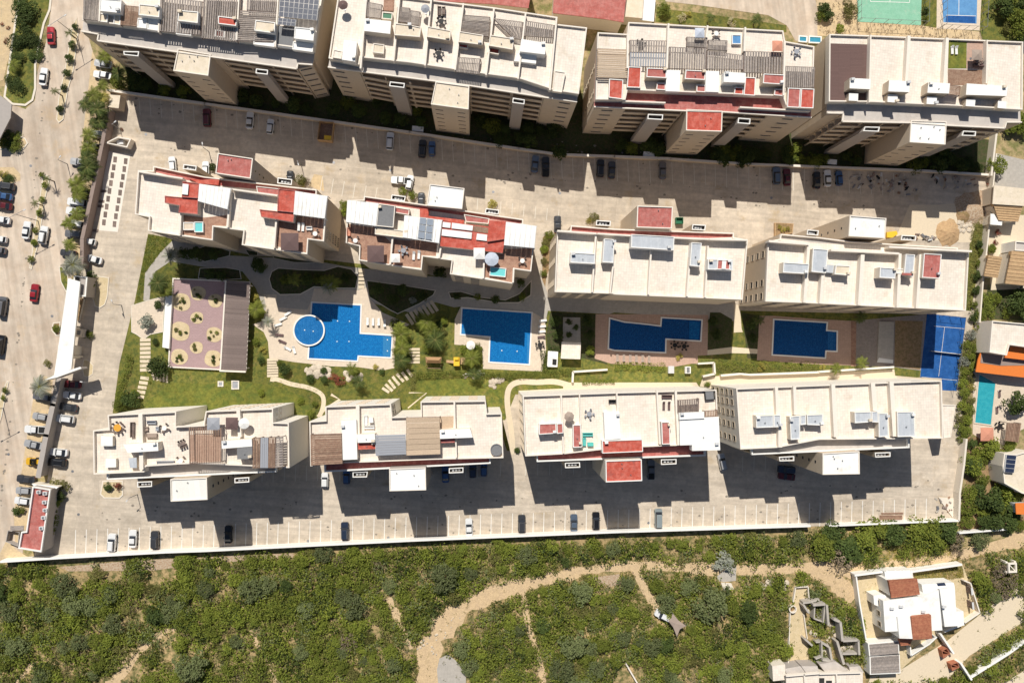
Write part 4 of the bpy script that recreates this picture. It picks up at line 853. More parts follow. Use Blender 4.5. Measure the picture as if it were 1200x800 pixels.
for u in (.3, .7):
    for f in (3, 4): window(S1, e0, e1, u, .9, 2.6 + 3.3 * f, 1.3, 'white_paint', out=-1)
n0, n1 = WP('D2 400,474 492,477', ZSP)
S2 = sblock('lower block with glass pergola and round black tub, second of the bottom row',
    'D2 612,468 706,462 706,380 1090,365 1098,442 1176,440 D3 66,438 64,352 446,346 454,422 540,420 550,682 130,692 D2 1000,705 802,712 618,730', 'G 380,553 575,543', 'tile_south')
tower(S2, 'D2 1080,745 D3 94,736 E3 97,270 E2 1082,276', 20.2, top='white_roof', m='facade_grey', specks=3)
shaft(S2, 'E2 866,164 955,160 950,195 866,196', 17.0); shaft(S2, 'E3 230,142 315,137 315,168 230,172', 17.0)
for a, th in (('D2 895,375 897,548', .8), ('D3 262,350 265,510', .4), ('D3 270,570 275,680', .3), ('D3 180,510 182,660', .2)): divider(S2, a, ZS, 19.3, th)
for a, z1, tp in (('D2 800,462 888,458 894,690 808,694', 20.0, 'white_roof'), ('D2 890,545 996,540 1000,590 895,593', 20.6, 'white_roof'), ('D2 898,594 1000,589 1000,629 898,633', 19.6, 'red_paint'), ('D3 176,518 355,510 370,562 178,570', 20.6, 'white_roof'), ('D3 178,571 265,569 264,592 180,594', 19.6, 'red_faded'), ('D2 960,445 985,445 988,475 962,477', 19.0, 'white_roof')): box(S2, a, ZS, z1, 'facade_pale', tp)
pergola(S2, 'D2 620,545 800,540 806,716 622,726', ZS, 20.3, 'wood_brown', 15, False, 'wood_dark', .85); pergola(S2, 'D2 1000,550 1174,545 1178,660 1002,668', ZS, 20.3, 'cloth_grey', 8, False, 'metal_frame', .9); pergola(S2, 'D2 1180,446 D3 175,442 180,660 D2 1182,668', ZS, 20.2, 'wood_tan', 7, False, 'wood_dark', .94); cover(S2, 'D3 176,440 258,436 256,505 176,512', ZS + .03, 'wood_tan')
e0, e1 = WP('D2 1090,365 1098,442', ZSP)
for u in (.35, .75):
    for f in (3, 4): window(S2, e0, e1, u, .9, 2.6 + 3.3 * f, 1.3, 'opening_dark', out=-1)
for a, b in (('D2 706,380 1090,365'.split()[0:1], 0),): pass
for s in ('D2 706,380 1090,365', 'D3 64,352 446,346'):
    n0, n1 = WP(s, ZSP)
    for f in range(5):
        for u in (.2, .5, .8): window(S2, n0, n1, u, 2.0, 2.0 + 3.2 * f, 1.3, out=-1)
S3 = sblock('lower block with red roof boxes and a teal lounge set, third of the bottom row',
    'D3 662,318 1200,298 D4 598,282 D4 606,440 D4 610,600 D4 455,606 0,625 D3 900,660 678,672', 'G 629,541 827,534', 'tile_south')
tower(S3, 'D3 1148,698 D4 160,690 E4 163,216 E3 1150,224', 20.2, top='red_paint', m='facade_pale', rim='white_paint', specks=3)
shaft(S3, 'D3 910,710 998,707 1000,738 912,741', 17.0); shaft(S3, 'D4 273,690 364,688 364,718 274,722', 17.0)
for a, th in (('D3 888,312 902,656', .35), ('D3 996,305 1002,488', .25), ('D4 14,296 20,410', .3), ('D4 250,288 268,602', .35), ('D4 360,288 376,608', .5)): divider(S3, a, ZS, 19.3, th)
for a, z1, tp in (('D3 760,482 858,478 862,538 758,545', 20.4, 'red_faded'), ('D3 862,480 898,478 902,536 864,540', 20.4, 'red_faded'), ('D3 956,488 1003,487 1008,619 958,621', 19.8, 'red_faded'), ('D3 1138,416 D4 28,410 38,570 D3 1145,576', 19.9, 'white_roof'), ('D3 1128,580 D4 165,572 168,645 D3 1130,655', 20.2, 'red_paint'), ('D4 275,471 325,470 328,601 280,603', 19.8, 'red_faded'), ('D4 380,418 525,412 527,450 382,458', 20.6, 'white_roof'), ('D4 382,452 612,440 620,636 455,640 455,606 384,608', 20.2, 'white_roof')): box(S3, a, ZS, z1, 'white_paint', tp, rim='white_paint' if 'red' in tp else None)
pergola(S3, 'D4 372,345 496,335 495,408 373,414', ZS, 20.0, 'wood_dark', 12, True); pergola(S3, 'D4 530,408 604,402 606,440 530,442', ZS, 20.0, 'wood_brown', 8, True)
w0, w1 = WP('D3 662,318 678,672', ZSP)
for f in range(5):
    for k in range(6): window(S3, w0, w1, .08 + .165 * k, 1.6, 2.0 + 3.3 * f, 1.6, 'facade_pale')
S4 = sblock('lower block with bare cream terraces and grey sheet roof boxes, rightmost of the bottom row',
    'D4 714,275 D5 0,255 430,238 718,229 728,568 D5 0,575 D4 955,622 738,632', 'G 881,532.8 1066,524.6', 'tile_south', 'strip_grey')
tower(S4, 'D5 20,655 236,642 238,776 20,780', 20.2, top='white_roof', m='facade', slits=[(3, 0, (.5,), .7, .8, [3 + 3.4 * k for k in range(5)])], specks=4)
shaft(S4, 'D4 965,676 1054,671 1054,699 968,701', 17.0); shaft(S4, 'D5 327,651 418,648 418,675 330,679', 17.0)
for a, th in (('D4 950,268 958,432', .7), ('D4 1056,262 1062,430', .7), ('D5 82,250 98,560', .9), ('D5 315,242 328,405', 1.0), ('D5 424,235 444,556', 1.0), ('D4 972,430 972,620', .9)): divider(S4, a, ZS, 19.4, th)
for a, z1, tp in (('D4 830,434 932,431 934,502 832,506', 20.3, 'metal_grey'), ('D4 934,431 974,430 976,500 936,502', 20.2, 'metal_grey'), ('D4 1028,440 1088,434 1088,572 1034,576', 20.2, 'metal_grey'), ('D4 1090,433 1122,430 1124,486 1090,489', 20.2, 'metal_grey'), ('D4 1128,430 D5 22,426 24,492 D4 1130,488', 20.2, 'metal_grey'), ('D5 208,414 305,410 308,472 210,478', 20.2, 'metal_grey'), ('D5 308,411 345,408 348,474 310,472', 20.1, 'metal_grey'), ('D5 348,420 402,420 406,556 350,560', 20.1, 'metal_grey'), ('D5 457,412 556,410 563,556 460,559', 20.1, 'metal_grey')): box(S4, a, ZS, z1, 'facade_pale', tp, rim='white_paint')
MB().prism(WP('D5 540,232 648,230 650,242 541,244', ZS + .1), ZS + .02, ZS + .09, 'opening_dark').out('roof_slot', S4)
w0, w1 = WP('D4 714,275 738,632', ZSP)
for f in range(5):
    for k, u in enumerate((.08, .24, .42, .62, .85)): window(S4, w0, w1, u, 1.3, 2.2 + 3.3 * f, 1.5)
box(S4, 'D5 720,372 800,372 772,560 730,565', 0, 7, 'facade_pale', 'tile_south', 'annex', rim='parapet')
for (blk, s) in ((S1, 'E2 75,188 415,165'), (S2, 'D2 700,765 1078,742'), (S3, 'D3 745,708 1140,690')): pass
# ================================================================ GATE CANOPY AND SMALL BUILDINGS
t = thing('gate_canopy', 'long white gate canopy over the entrance between avenue and estate', 'canopy', PX('C1 400,500')[0])
ZC = 5.5
Q = WP('C1 412,215 462,335 D1 405,170 D1 315,190', ZC); Q = WP('G 80,326 94,330 83.5,432 63,442', ZC)
MB().prism(Q, ZC - .5, ZC, 'white_paint', 'white_roof').out('roof', t)
for u in (.15, .5, .85):
    p = quadpt(Q, u if u != .5 else .5, u); MB().cyl(p.x, p.y, 0, ZC - .5, .25, 'facade_pale', 8).out('column', t)
MB().prism(WP('D1 262,226 330,212 478,158 470,148 330,190', 7.0), 4.2, 7.0, 'facade_grey', 'white_paint').out('sail_wall', t)
t = thing('gatehouse', 'small brown grey gatehouse at the top of the white canopy', 'gatehouse', PX('C1 470,280')[0])
MB().prism(WP('C1 432,212 512,222 502,338 428,332', 4.5), 0, 4.2, 'facade_grey', 'facade_grey').out('wall', t)
MB().ring(WP('C1 432,212 512,222 502,338 428,332', 4.5), .3, 4.201, 4.5, 'white_paint').out('rim', t)
MB().prism(WP('C1 436,222 464,226 458,325 430,320', 4.45), 4.21, 4.3, 'opening_dark').out('roof_opening', t)
t = thing('gate_booth', 'small guard booth with light roof in the shade beside the canopy', 'booth', PX('C1 460,550')[0])
MB().prism(WP('C1 440,522 485,528 480,576 436,572', 2.8), 0, 2.8, 'facade_grey', 'cream_roof').out('wall', t); MB().prism(WP('C1 452,535 472,538 468,562 450,560', 2.85), 2.801, 2.85, 'grey_roof').out('roof_hatch', t)
t = thing('gate_booth', 'narrow cream roofed booth at the lower end of the canopy shade', 'booth', PX('C1 420,660')[0])
MB().prism(WP('C1 415,622 440,628 435,700 408,695', 3.2), 0, 3.2, 'facade_pale', 'cream_roof').out('wall', t)
t = thing('planter_strip', 'planter with pipes and ledges in the shade along the canopy edge', 'planter', PX('C1 460,430')[0])
MB().prism(WP('C1 470,345 490,350 462,480 445,475', .8), 0, .8, 'facade_pale', 'soil').out('bed', t)
t = thing('service_building', 'long red roofed service building at the lower left corner', 'building', PX('E1 200,450')[0])
P = WP('E1 190,248 296,266 242,634 106,612 124,514 152,512', 5.0)
MB().prism(P, 0, 4.5, 'facade_grey').out('wall', t); MB().sheet(inset(P, .28), 4.52, 'red_faded').out('roof', t); MB().ring(P, .3, 4.501, 5.0, 'white_paint').out('parapet', t)
for s in ('E1 262,290', 'E1 258,342', 'E1 262,388', 'E1 252,432', 'E1 240,494', 'E1 225,282'):
    p = W(PX(s)[0], 5.2); MB().bx(p.x, p.y, 4.53, 1.0, .8, .7, 'metal_frame').cyl(p.x, p.y, 5.23, 5.27, .3, 'steel', 8).out('air_unit', t)
MB().prism(WP('E1 185,232 345,250 330,262 200,248', 3.0), 0, 3.0, 'facade_pale', 'white_roof').out('porch_roof', t)
t = thing('boom_fence', 'small walled service yard left of the red roofed building', 'enclosure', PX('E1 75,540')[0])
MB().ring(WP('E1 45,505 115,515 105,600 32,572', 1.6), .15, 0, 1.6, 'facade_grey').out('wall', t)
MB().prism(WP('E1 60,480 140,478 138,508 60,506', 2.2), 2.1, 2.2, 'wood_grey').out('awning', t)
t = thing('bin_store', 'small white walled bin store at the top end of the paved strip', 'bin store', PX('B1 715,140')[0])
P = WP('B1 615,138 745,165 768,115 690,100', 2.2); MB().ring(P, .3, 0, 2.2, 'parapet').out('wall', t); MB().bx((P[0].x + P[2].x) / 2, (P[0].y + P[2].y) / 2, 0, 1.6, 1.0, 1.2, 'metal_frame').out('bin_housing', t)
t = thing('kiosk', 'pale square kiosk roof beside the first tall block and the west wall', 'kiosk', PX('A1 665,590')[0])
MB().prism(WP('A1 635,555 705,560 695,635 632,628', 3.0), 0, 3.0, 'facade', 'cream_roof').out('wall', t)
t = thing('skip_container', 'rusty orange open container against the upper car park wall', 'container', PX('B2 705,60')[0])
P = WP('B2 670,10 755,15 742,126 658,118', 2.0); MB().ring(P, .12, 0, 2.0, 'tan_tile').out('side_wall', t); MB().sheet(inset(P, .1), .4, 'wood_brown').out('floor', t); MB().prism(WP('B2 700,92 745,96 742,124 697,118', 2.0), .41, 1.9, 'yellow_plastic').out('end_box', t)
# planter patches along the paved strip: dark slots by the west wall
t = thing('grass_paver_strip', 'double row of dark planted slots in the pale strip inside the west wall', 'planting strip', PX('B1 660,400')[0])
MB().prism(WP('B1 620,185 765,205 690,660 580,650', .03), .005, .03, 'parapet').out('paving', t)
for i in range(9):
    x, y = 675 - 8.2 * i, 235 + 46 * i; MB().prism(WP('B1 %f,%f %f,%f %f,%f %f,%f' % (x - 10, y - 18, x + 11, y - 16, x + 8, y + 18, x - 12, y + 16), .06), .031, .06, 'wood_dark').out('planting_slot', t)
    x, y = 737 - 8.2 * i, 245 + 46 * i; MB().prism(WP('B1 %f,%f %f,%f %f,%f %f,%f' % (x - 10, y - 18, x + 11, y - 16, x + 8, y + 18, x - 12, y + 16), .06), .031, .06, 'wood_dark').out('planting_slot', t)
for s in ('B1 605,420', 'B1 595,480', 'B1 590,508', 'B1 560,650'):
    x, y = [float(v) for v in s.split()[1].split(',')]; MB().prism(WP('B1 %f,%f %f,%f %f,%f %f,%f' % (x - 18, y - 9, x + 17, y - 7, x + 16, y + 9, x - 18, y + 8), .06), .031, .06, 'wood_dark').out('planting_slot', t)
# ================================================================ NEIGHBOURS AT THE TOP
def house(label, s, z, roof, m='facade_pale', cat='building', par=None, name='house'):
    P = WP(s, z); c = sum(P, Vector()) / len(P); c.z = 0; t = thing(name, label, cat, c)
    if par: MB().prism(P, 0, z - par, m).out('wall', t); MB().sheet(inset(P, .25), z - par + .02, roof).out('roof', t); MB().ring(P, .27, z - par + .001, z, 'parapet').out('parapet', t)
    else: MB().prism(P, 0, z - .25, m).out('wall', t); MB().prism(inset(P, -.25), z - .249, z, roof).out('roof', t)
    return t
house('red flat roof behind the second tall block, left of the paved passage', 'A3 170,-120 720,-120 692,42 500,20 150,0', 7, 'red_faded')
house('large red roof at the top edge, right of the paved passage', 'A3 858,-120 A4 75,-120 48,125 A3 1150,108 845,72', 7, 'red_faded')
house('tan flat roof beside the large red roof at the top', 'A4 70,-80 172,-80 158,102 52,92', 5, 'cream_roof')
house('white roof edge at the top, left of the hedge garden', 'A4 175,-80 242,-80 226,122 60,106 160,104', 3.5, 'white_roof')
t = thing('small_pool', 'small blue pool with white divider right of the third tall block', 'pool', PX('A4 1140,230')[0])
for s in ('A4 1080,208 1132,212 1130,250 1078,246', 'A4 1140,210 1215,214 1215,256 1138,252'): P = WP(s, .5); MB().ring(P, .3, .0, .5, 'white_paint').out('coping', t); MB().sheet(inset(P, .29), .3, 'court_light').out('basin_floor', t); MB().sheet(inset(P, .295), .42, 'water_teal').out('water_surface', t)
t = thing('dark_canopy', 'grey shed roof half out of frame at the left edge under the lawn', 'shed', PX('A1 20,640')[0])
MB().prism(WP('A1 -60,540 0,560 68,612 62,690 -10,830 -60,830', 3.5), 3.2, 3.5, 'facade_grey').out('roof', t)
for s in ('A1 40,640', 'A1 0,760', 'A1 -30,600'): p = W(PX(s)[0]); MB().cyl(p.x, p.y, 0, 3.2, .15, 'steel', 6).out('post', t)
# ================================================================ NEIGHBOURS ON THE RIGHT
sheet('side_road', 'B5 1045,200 1260,250 1260,420 1180,410 1025,400 1035,300', .012, 'walk_grey')
sheet('neighbour_yard', 'B5 1000,560 1260,560 C5 1260,340 1005,300 B5 990,700', .006, 'path_cream')
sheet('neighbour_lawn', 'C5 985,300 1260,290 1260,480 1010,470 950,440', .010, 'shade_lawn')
sheet('neighbour_patio', 'D5 900,170 1260,170 1260,480 1100,560 1080,620 1040,640 900,540', .008, 'deck_stone')
sheet('neighbour_garden', 'D5 860,560 1050,560 1100,640 E5 1100,100 1260,240 1260,500 E5 820,500 860,250', .004, 'soil')
def tilehouse(label, s, z, roof='tan_tile', rows=7, drop=.9, m='facade_pale', name='house', rows_dir=True):
    Q = WP(s, z); c = sum(Q, Vector()) / 4; c.z = 0; t = thing(name, label, 'house', c)
    MB().prism(inset(Q, .3), 0, z - drop - .2, m).out('wall', t)
    for k in range(rows):
        a0, a1 = k / rows, (k + 1) / rows
        P = [quadpt(Q, 0, a0), quadpt(Q, 1, a0), quadpt(Q, 1, a1 - .004), quadpt(Q, 0, a1 - .004)]
        h = z - drop * abs(a0 * 1.0)
        MB().prism(P, h - drop - .15 if k == 0 else h - .28, h, roof).out('tile_course', t)
    return t
house('tan flat roof at the right edge beside the side road', 'B5 1030,392 1215,412 1205,502 1022,490', 5, 'cream_roof', 'facade')
tilehouse('brown tiled roof just below the tan flat roof at the right edge', 'B5 1018,492 1192,506 1180,596 1066,588', 4.6)
house('small white box roof left of the brown tiled roof', 'B5 1010,558 1070,562 1066,615 1008,610', 3.5, 'white_roof')
tilehouse('narrow tan tiled roof behind the plastered east wall', 'C5 992,95 1072,106 1060,226 980,216', 4.5, rows=8)
tilehouse('wide tan tiled roof cut by the right frame edge', 'C5 1128,70 1260,82 1260,276 1104,260', 5, rows=9)
house('grey brown flat roof at the right edge above the wide tan roof', 'C5 1150,12 1260,20 1260,76 1146,68', 5.2, 'strip_grey', 'white_paint', par=.4)
H = house('modern white house with orange lower roofs and a teal pool', 'C5 1014,478 1260,500 1260,640 1116,620 1100,682 998,664', 6.5, 'tile_cream', 'facade_pale', par=.5)
MB().prism(WP('C5 1116,628 1260,640 1260,715 1088,695', 4.5), 4.2, 4.5, 'orange_paint').out('lower_roof', H)
MB().prism(WP('C5 945,668 1060,690 1200,715 1260,725 D5 1260,215 1190,210 918,178 930,110', 3.2), 2.9, 3.2, 'orange_paint').out('lower_roof', H)
MB().prism(WP('C5 950,668 1100,688 1215,706 1215,740 D5 1060,142 945,125', 3.28), 3.205, 3.28, 'facade_brown').out('sunken_terrace', H)
for s in ('D5 935,165', 'D5 1060,185', 'D5 1180,200'): p = W(PX(s)[0], 3); MB().cyl(p.x, p.y, 0, 2.9, .2, 'facade_pale', 8).out('column', H)
pool('garden_pool', 'narrow teal pool in the garden of the white and orange house', 'D5 932,180 1040,240 1012,495 905,480', None, floor='pool_tile' if False else 'pool_teal', wat='water_teal', coping='deck_stone')
t = thing('garden_pergola', 'brown timber pergola beside the teal pool garden', 'pergola', PX('D5 1140,530')[0]); 
Q = WP('D5 1100,475 1186,480 1170,590 1088,580', 2.8)
for k in range(10): MB().prism([quadpt(Q, k / 10 + .01, 0), quadpt(Q, k / 10 + .075, 0), quadpt(Q, k / 10 + .075, 1), quadpt(Q, k / 10 + .01, 1)], 2.6, 2.8, 'wood_brown').out('beam', t)
for k in range(4): MB().cyl(Q[k].x, Q[k].y, 0, 2.6, .1, 'wood_dark', 6).out('post', t)
H = house('pale house with dark solar panels at the lower right edge', 'D5 1085,655 1160,660 1230,640 E5 1260,300 1190,290 1085,230 E5 1075,130', 5.5, 'cream_roof', 'facade_pale', par=.4)
solar(H, 'D5 1098,662 1158,668 E5 1142,170 E5 1086,165', 6.0, 1, 4)
house('small orange roof at the right edge below the garden trees', 'E5 1156,352 1230,350 1230,408 1160,405', 4.5, 'orange_paint', 'metal_frame')
# ================================================================ VILLA BELOW THE TRACK
sheet('villa_ground', 'F5 222,180 840,105 942,390 850,455 700,522 480,720 300,745 270,560', .02, 'sand')
sheet('villa_garden_bed', 'F5 550,150 838,112 850,180 560,215', .03, 'scrub_soil')
sheet('dirt_track', 'F5 1260,150 1200,190 1150,235 940,400 745,555 480,720 300,760 260,900 640,900 880,640 1260,400', .012, 'path_cream')
sheet('dirt_track', 'F5 1020,840 1260,690 1260,900 1020,900', .012, 'path_cream')
V = thing('villa', 'white flat roofed villa with two clay tiled roofs at the lower right', 'villa', PX('F5 600,370')[0])
def vbox(s, z, top='white_roof', nm='wall', z0=0): return MB().prism(WP(s, z), z0, z, 'white_paint', top).out(nm, V)
vbox('F5 374,318 612,290 700,255 722,490 545,500 470,495 386,500', 6.0); vbox('F5 705,250 795,238 803,380 845,378 850,462 735,470', 5.4); vbox('F5 458,412 540,405 548,540 470,538', 6.6)
vbox('F5 600,222 788,212 795,236 700,250 612,286', 4.4); vbox('F5 318,288 372,280 415,300 372,318 374,362 322,340', 3.6)
vbox('F5 382,146 540,138 542,188 392,196', 3.4)
for k in range(4): MB().prism(WP('F5 %d,140 %d,139 %d,190 %d,191' % (392 + 48 * k, 402 + 48 * k, 406 + 48 * k, 396 + 48 * k), 3.6), 3.41, 3.6, 'white_paint').out('beam', V)
def tiled(s, z, rows, par):
    Q = WP(s, z); MB().prism(inset(Q, .25), 0, z - 1.2, 'white_paint').out('wall', V); o = MB().prism(inset(Q, .2), z - 1.19, z - .9, 'terracotta').out('clay_roof', V)
    for k in range(rows):
        a0, a1 = k / rows, (k + 1) / rows
        P = [quadpt(Q, 0, a0), quadpt(Q, 1, a0), quadpt(Q, 1, a1 - .006), quadpt(Q, 0, a1 - .006)]
        MB().prism(P, z - .89, z - .55 * a0, 'terracotta').out('tile_course', o)
tiled('F5 408,202 574,190 598,285 430,306', 6.9, 8, V); tiled('F5 540,412 655,400 670,545 556,552', 7.2, 10, V); tiled('F5 470,546 546,540 540,580 484,586', 4.2, 4, V)
MB().prism(WP('F5 690,216 735,212 745,228 698,232', 4.6), 4.41, 4.55, 'solar').out('skylight', V)
for s in ('F5 478,350', 'F5 730,352', 'F5 425,362', 'F5 608,380'): p = W(PX(s)[0], 6.2); MB().bx(p.x, p.y, 6.01, 1.0, .6, .5, 'metal_frame').out('air_unit', V)
s0, s1 = WP('F5 374,318 386,500', 6.0)
for u in (.15, .5, .85): window(V, s0, s1, u, 1.2, 3.6, 1.4)
s0, s1 = WP('F5 322,340 318,288', 3.6)
t = thing('garage', 'grey slatted double carport below the villa', 'carport', PX('F5 385,660')[0])
for s, m_ in (('F5 295,575 462,560 466,628 302,640', 'wood_grey'), ('F5 304,650 468,636 472,738 306,745', 'wood_grey')):
    Q = WP(s, 3.2); MB().ring(inset(Q, -.3), .3, 0, 3.0, 'white_paint').out('wall', t)
    for k in range(14): MB().prism([quadpt(Q, 0, k / 14), quadpt(Q, 1, k / 14), quadpt(Q, 1, (k + .86) / 14), quadpt(Q, 0, (k + .86) / 14)], 3.01, 3.15, m_).out('slat', t)
wall('white villa wall running along the upper edge of its plot', 'F5 208,170 380,148', 2.4, .5, 'white_paint'); wall('white villa wall right of the white porch, above the dry garden', 'F5 545,148 838,106', 2.4, .5, 'white_paint')
wall('white villa wall down the left side of the plot', 'F5 218,178 238,330 276,545', 2.2, .35, 'white_paint'); wall('villa terrace wall with a slanting right side', 'F5 850,200 888,215 942,388 855,448', 1.6, .3, 'parapet')
wall('white wall along the villa forecourt toward the gate', 'F5 735,500 850,455', 1.8, .4, 'white_paint'); wall('white zigzag garden wall below the smaller clay roof', 'F5 535,590 538,640 645,572 690,530', 1.8, .3, 'white_paint')
wall('thick white entrance wall left of the timber gates', 'F5 712,512 790,628', 2.2, .5, 'white_paint'); wall('thick white wall below the timber gates', 'F5 830,682 895,782', 2.2, .5, 'white_paint'); wall('long white wall descending beside the lower road at the right edge', 'F5 892,765 1110,628 1230,540', 2.0, .6, 'white_paint')
for s, lb in (('F5 718,610 748,595 768,628 728,655', 'open brown timber gate leaf nearest the villa'), ('F5 770,690 812,678 822,708 780,728', 'open brown timber gate leaf across the road from the villa')):
    t = thing('timber_gate', lb, 'gate', PX(s)[0]); P = WP(s, 1.8); MB().ring(P, .15, 0, 1.8, 'terracotta').out('frame', t)
    MB().seg(P[0], P[2], .1, .5, 1.7, 'terracotta').out('brace', t)
for s in ('F5 862,246', 'F5 868,330'):
    t = thing('patio_post', 'dark post standing on the villa terrace, %s one' % ('upper' if '246' in s else 'lower'), 'post', PX(s)[0]); p = W(PX(s)[0]); MB().bx(p.x, p.y, 0, .35, 1.8, 2.2, 'wood_dark', .1).out('panel', t)
    MB().bx(p.x, p.y, 2.21, .5, 1.9, .08, 'metal_frame', .1).out('cap', t)
# ruins
def ruin(label, segs, h=2.4, th=.7, m='walk_grey'):
    P0 = WP(segs[0], h)[0]; t = thing('concrete_ruin', label, 'unfinished building', Vector((P0.x, P0.y, 0)))
    for i, s in enumerate(segs):
        P = WP(s, h)
        for a, b in zip(P, P[1:]): MB().seg(a, b, th * .62, 0, h + .4 * ((i * 7 + int(a.x * 3)) % 3) - .3, m).out('wall_panel', t)
    return t
ruin('grey roofless wall corner in the scrub left of the villa', ['F5 -40,340 30,335', 'F5 40,340 50,455'], 2.6, .9); ruin('tall grey wall line stepping down beside the villa carport', ['F5 85,425 120,440 132,550', 'F5 105,555 145,690'], 2.8, 1.0)
ruin('square grey open frame attached to the wall line', ['F5 135,550 225,545 230,630 140,632', ], 2.4, .8); ruin('low grey frame near the bottom edge left of the carport', ['F5 10,560 60,590 80,700', 'F5 15,660 60,665'], 2.2, .9); ruin('thin concrete frames at the driveway end in the scrub', ['F4 1105,330 1150,325 1200,310', 'F4 1105,340 1135,385', 'F4 1115,540 1160,580'], 2.2, .8)
ruin('pair of small roofless concrete rooms between the villa and the driveway', ['F5 -30,335 -35,420 20,440 28,335', 'F5 -20,560 10,560 12,640 -25,655'], 1.8, .5)
sheet('concrete_pad', 'F5 -30,340 28,338 20,440 -35,420', .02, 'walk_grey'); sheet('concrete_pad', 'F5 135,552 225,548 230,628 140,632', .02, 'walk_grey'); sheet('concrete_pad', 'F5 10,590 60,600 66,690 15,700', .02, 'strip_grey')
ruin('pale low wall outlining the sandy driveway', ['F4 1065,240 1135,235 1140,300', 'F4 1062,240 1048,325', 'F4 1030,390 1018,690', 'F4 1110,400 1130,540'], .8, .3, 'parapet')
H = house('unfinished white concrete house at the bottom edge', 'F4 1010,760 F5 35,748 250,742 250,840 F4 1015,840', 4.5, 'tile_cream', 'facade_pale')
for s_, z_ in (('F4 1000,715 1090,700 1120,735 1012,758', 3.6), ('F4 1095,700 1190,700 1198,740 1122,738', 3.9), ('F5 0,690 95,672 170,725 40,742', 3.2), ('F5 175,705 240,700 262,738 182,735', 3.0)): MB().prism(WP(s_, z_), 0, z_, 'facade_grey', 'strip_grey').out('unfinished_room', H)
for s_ in ('F4 1005,758 1198,742', 'F5 0,745 F5 245,738', 'F5 100,745 104,800', 'F4 1110,745 1116,800'): p_ = WP(s_, 5.2); MB().seg(p_[0], p_[1], .3, 4.501, 5.2 + .01 * len(s_), 'parapet').out('parapet', H)
MB().prism(WP('F4 925,700 1000,690 1005,780 930,788', 3.5), 0, 3.5, 'facade_pale', 'tile_cream').out('annex', H)
for s in ('F5 0,770 30,770 30,800 0,800', 'F5 40,785 75,785 75,800 40,800'): MB().prism(WP(s, 4.55), 4.501, 4.56, 'opening_dark').out('roof_opening', H)
wall('thin white wall in the scrub at the bottom, left piece', 'F4 0,690 35,672', 1.2, .35, 'parapet'); wall('thin white wall running out at the bottom edge', 'F4 70,690 140,810', 1.2, .35, 'parapet')
t = thing('well_ring', 'round concrete ring beside the sandy driveway', 'well', PX('F4 1036,360')[0]); p = W(PX('F4 1036,360')[0]); rg = [Vector((p.x + 1.0 * math.cos(a), p.y + 1.0 * math.sin(a), 0)) for a in [2 * math.pi * i / 20 for i in range(20)]]; MB().ring(rg, .25, 0, 1.1, 'parapet').out('rim', t); MB().sheet(inset(rg, .24), .3, 'soil').out('infill', t)
t = thing('tower_frame', 'small white open square frame by the upper right track', 'frame', PX('F5 1135,125')[0]); P = WP('F5 1108,98 1158,95 1160,152 1110,155', 3.0); MB().ring(P, .4, 2.4, 3.0, 'parapet').out('ring_beam', t)
for v in P: MB().bx(v.x, v.y, 0, .5, .5, 2.4, 'parapet').out('post', t)
MB().seg(P[0], P[2], .2, 2.5, 2.8, 'parapet').out('brace', t)
# sandy driveway and tracks
sheet('sandy_driveway', 'F4 1062,230 1140,235 1140,320 1110,400 1128,545 1150,600 1130,690 1025,690 1020,560 1042,330', .014, 'sand')
TR = []
def track(s, w, z=.0, m='track_dirt'):
    p = smooth(s, 2); n = len(p); W_ = [w[0] + (w[1] - w[0]) * i / (n - 1) for i in range(n)] if isinstance(w, tuple) else [w] * n
    W_ = [v * (1 + .18 * math.sin(i * 1.7) + .30 * rnd.uniform(-1, 1)) for i, v in enumerate(W_)]
    ribbon('dirt_track', ['x'] and p, W_, z, m) if False else None
    P = [W(q_, 0) for q_ in p]; L, R_ = [], []
    for i, v in enumerate(P):
        a = P[max(i - 1, 0)]; b = P[min(i + 1, n - 1)]; d = Vector((b.x - a.x, b.y - a.y, 0)).normalized(); k = Vector((-d.y, d.x, 0)) * W_[i] * .11
        L.append(v + k); R_.append(v - k); TR.append((p[i][0], p[i][1], W_[i] * .5))
    mb = MB(); mb.add([(v.x, v.y, z) for v in L + R_], [[i, n + i, n + i + 1, i + 1] for i in range(n - 1)], m); mb.out('dirt_track', kind='structure')
track('G 505,805 500,772 508,750 525,728 545,710 580,694 620,683 660,673 700,666', (30, 10), .004); track('G 700,666 740,662 800,664 850,668 900,667 950,664 1000,669', (11, 15), .006)
track('G 1000,668 1060,660 1110,652 1160,642 1210,628', (9, 15), .004); track('G 1010,680 1060,670 1120,662', (5, 4), .005); track('G 744,664 752,685 765,705 775,722', 9, .008)
track('G 612,690 618,730 630,765 638,802', 7, .003); track('G 955,665 975,680 990,690 1002,700', (22, 18), .005); track('G 285,710 300,755 322,790 325,805', 4, .003)
track('G 130,805 150,775 175,750 205,735', (14, 6), .003); track('G 455,700 470,730 482,760', (9, 4), .003); track('G 20,800 40,775', 5, .003)
sheet('concrete_pad', 'F3 175,655 225,632 300,690 330,760 330,840 170,840 160,720', .012, 'walk_grey'); sheet('concrete_pad', 'F4 600,175 690,100 715,115 712,200 640,208 610,200', .014, 'walk_grey')
slab('track_step', 'F4 625,212 685,215 700,250 640,255', 0, .3, 'facade_pale')
sheet('bare_soil', 'E1 350,720 800,680 1200,665 E2 100,655 E2 520,640 E2 520,662 E2 0,700 E1 900,740 400,745', -.008, 'rubble')
sheet('bare_soil', 'F3 1040,185 1200,165 F4 30,160 F4 40,220 F3 1160,240', .001, 'rubble')
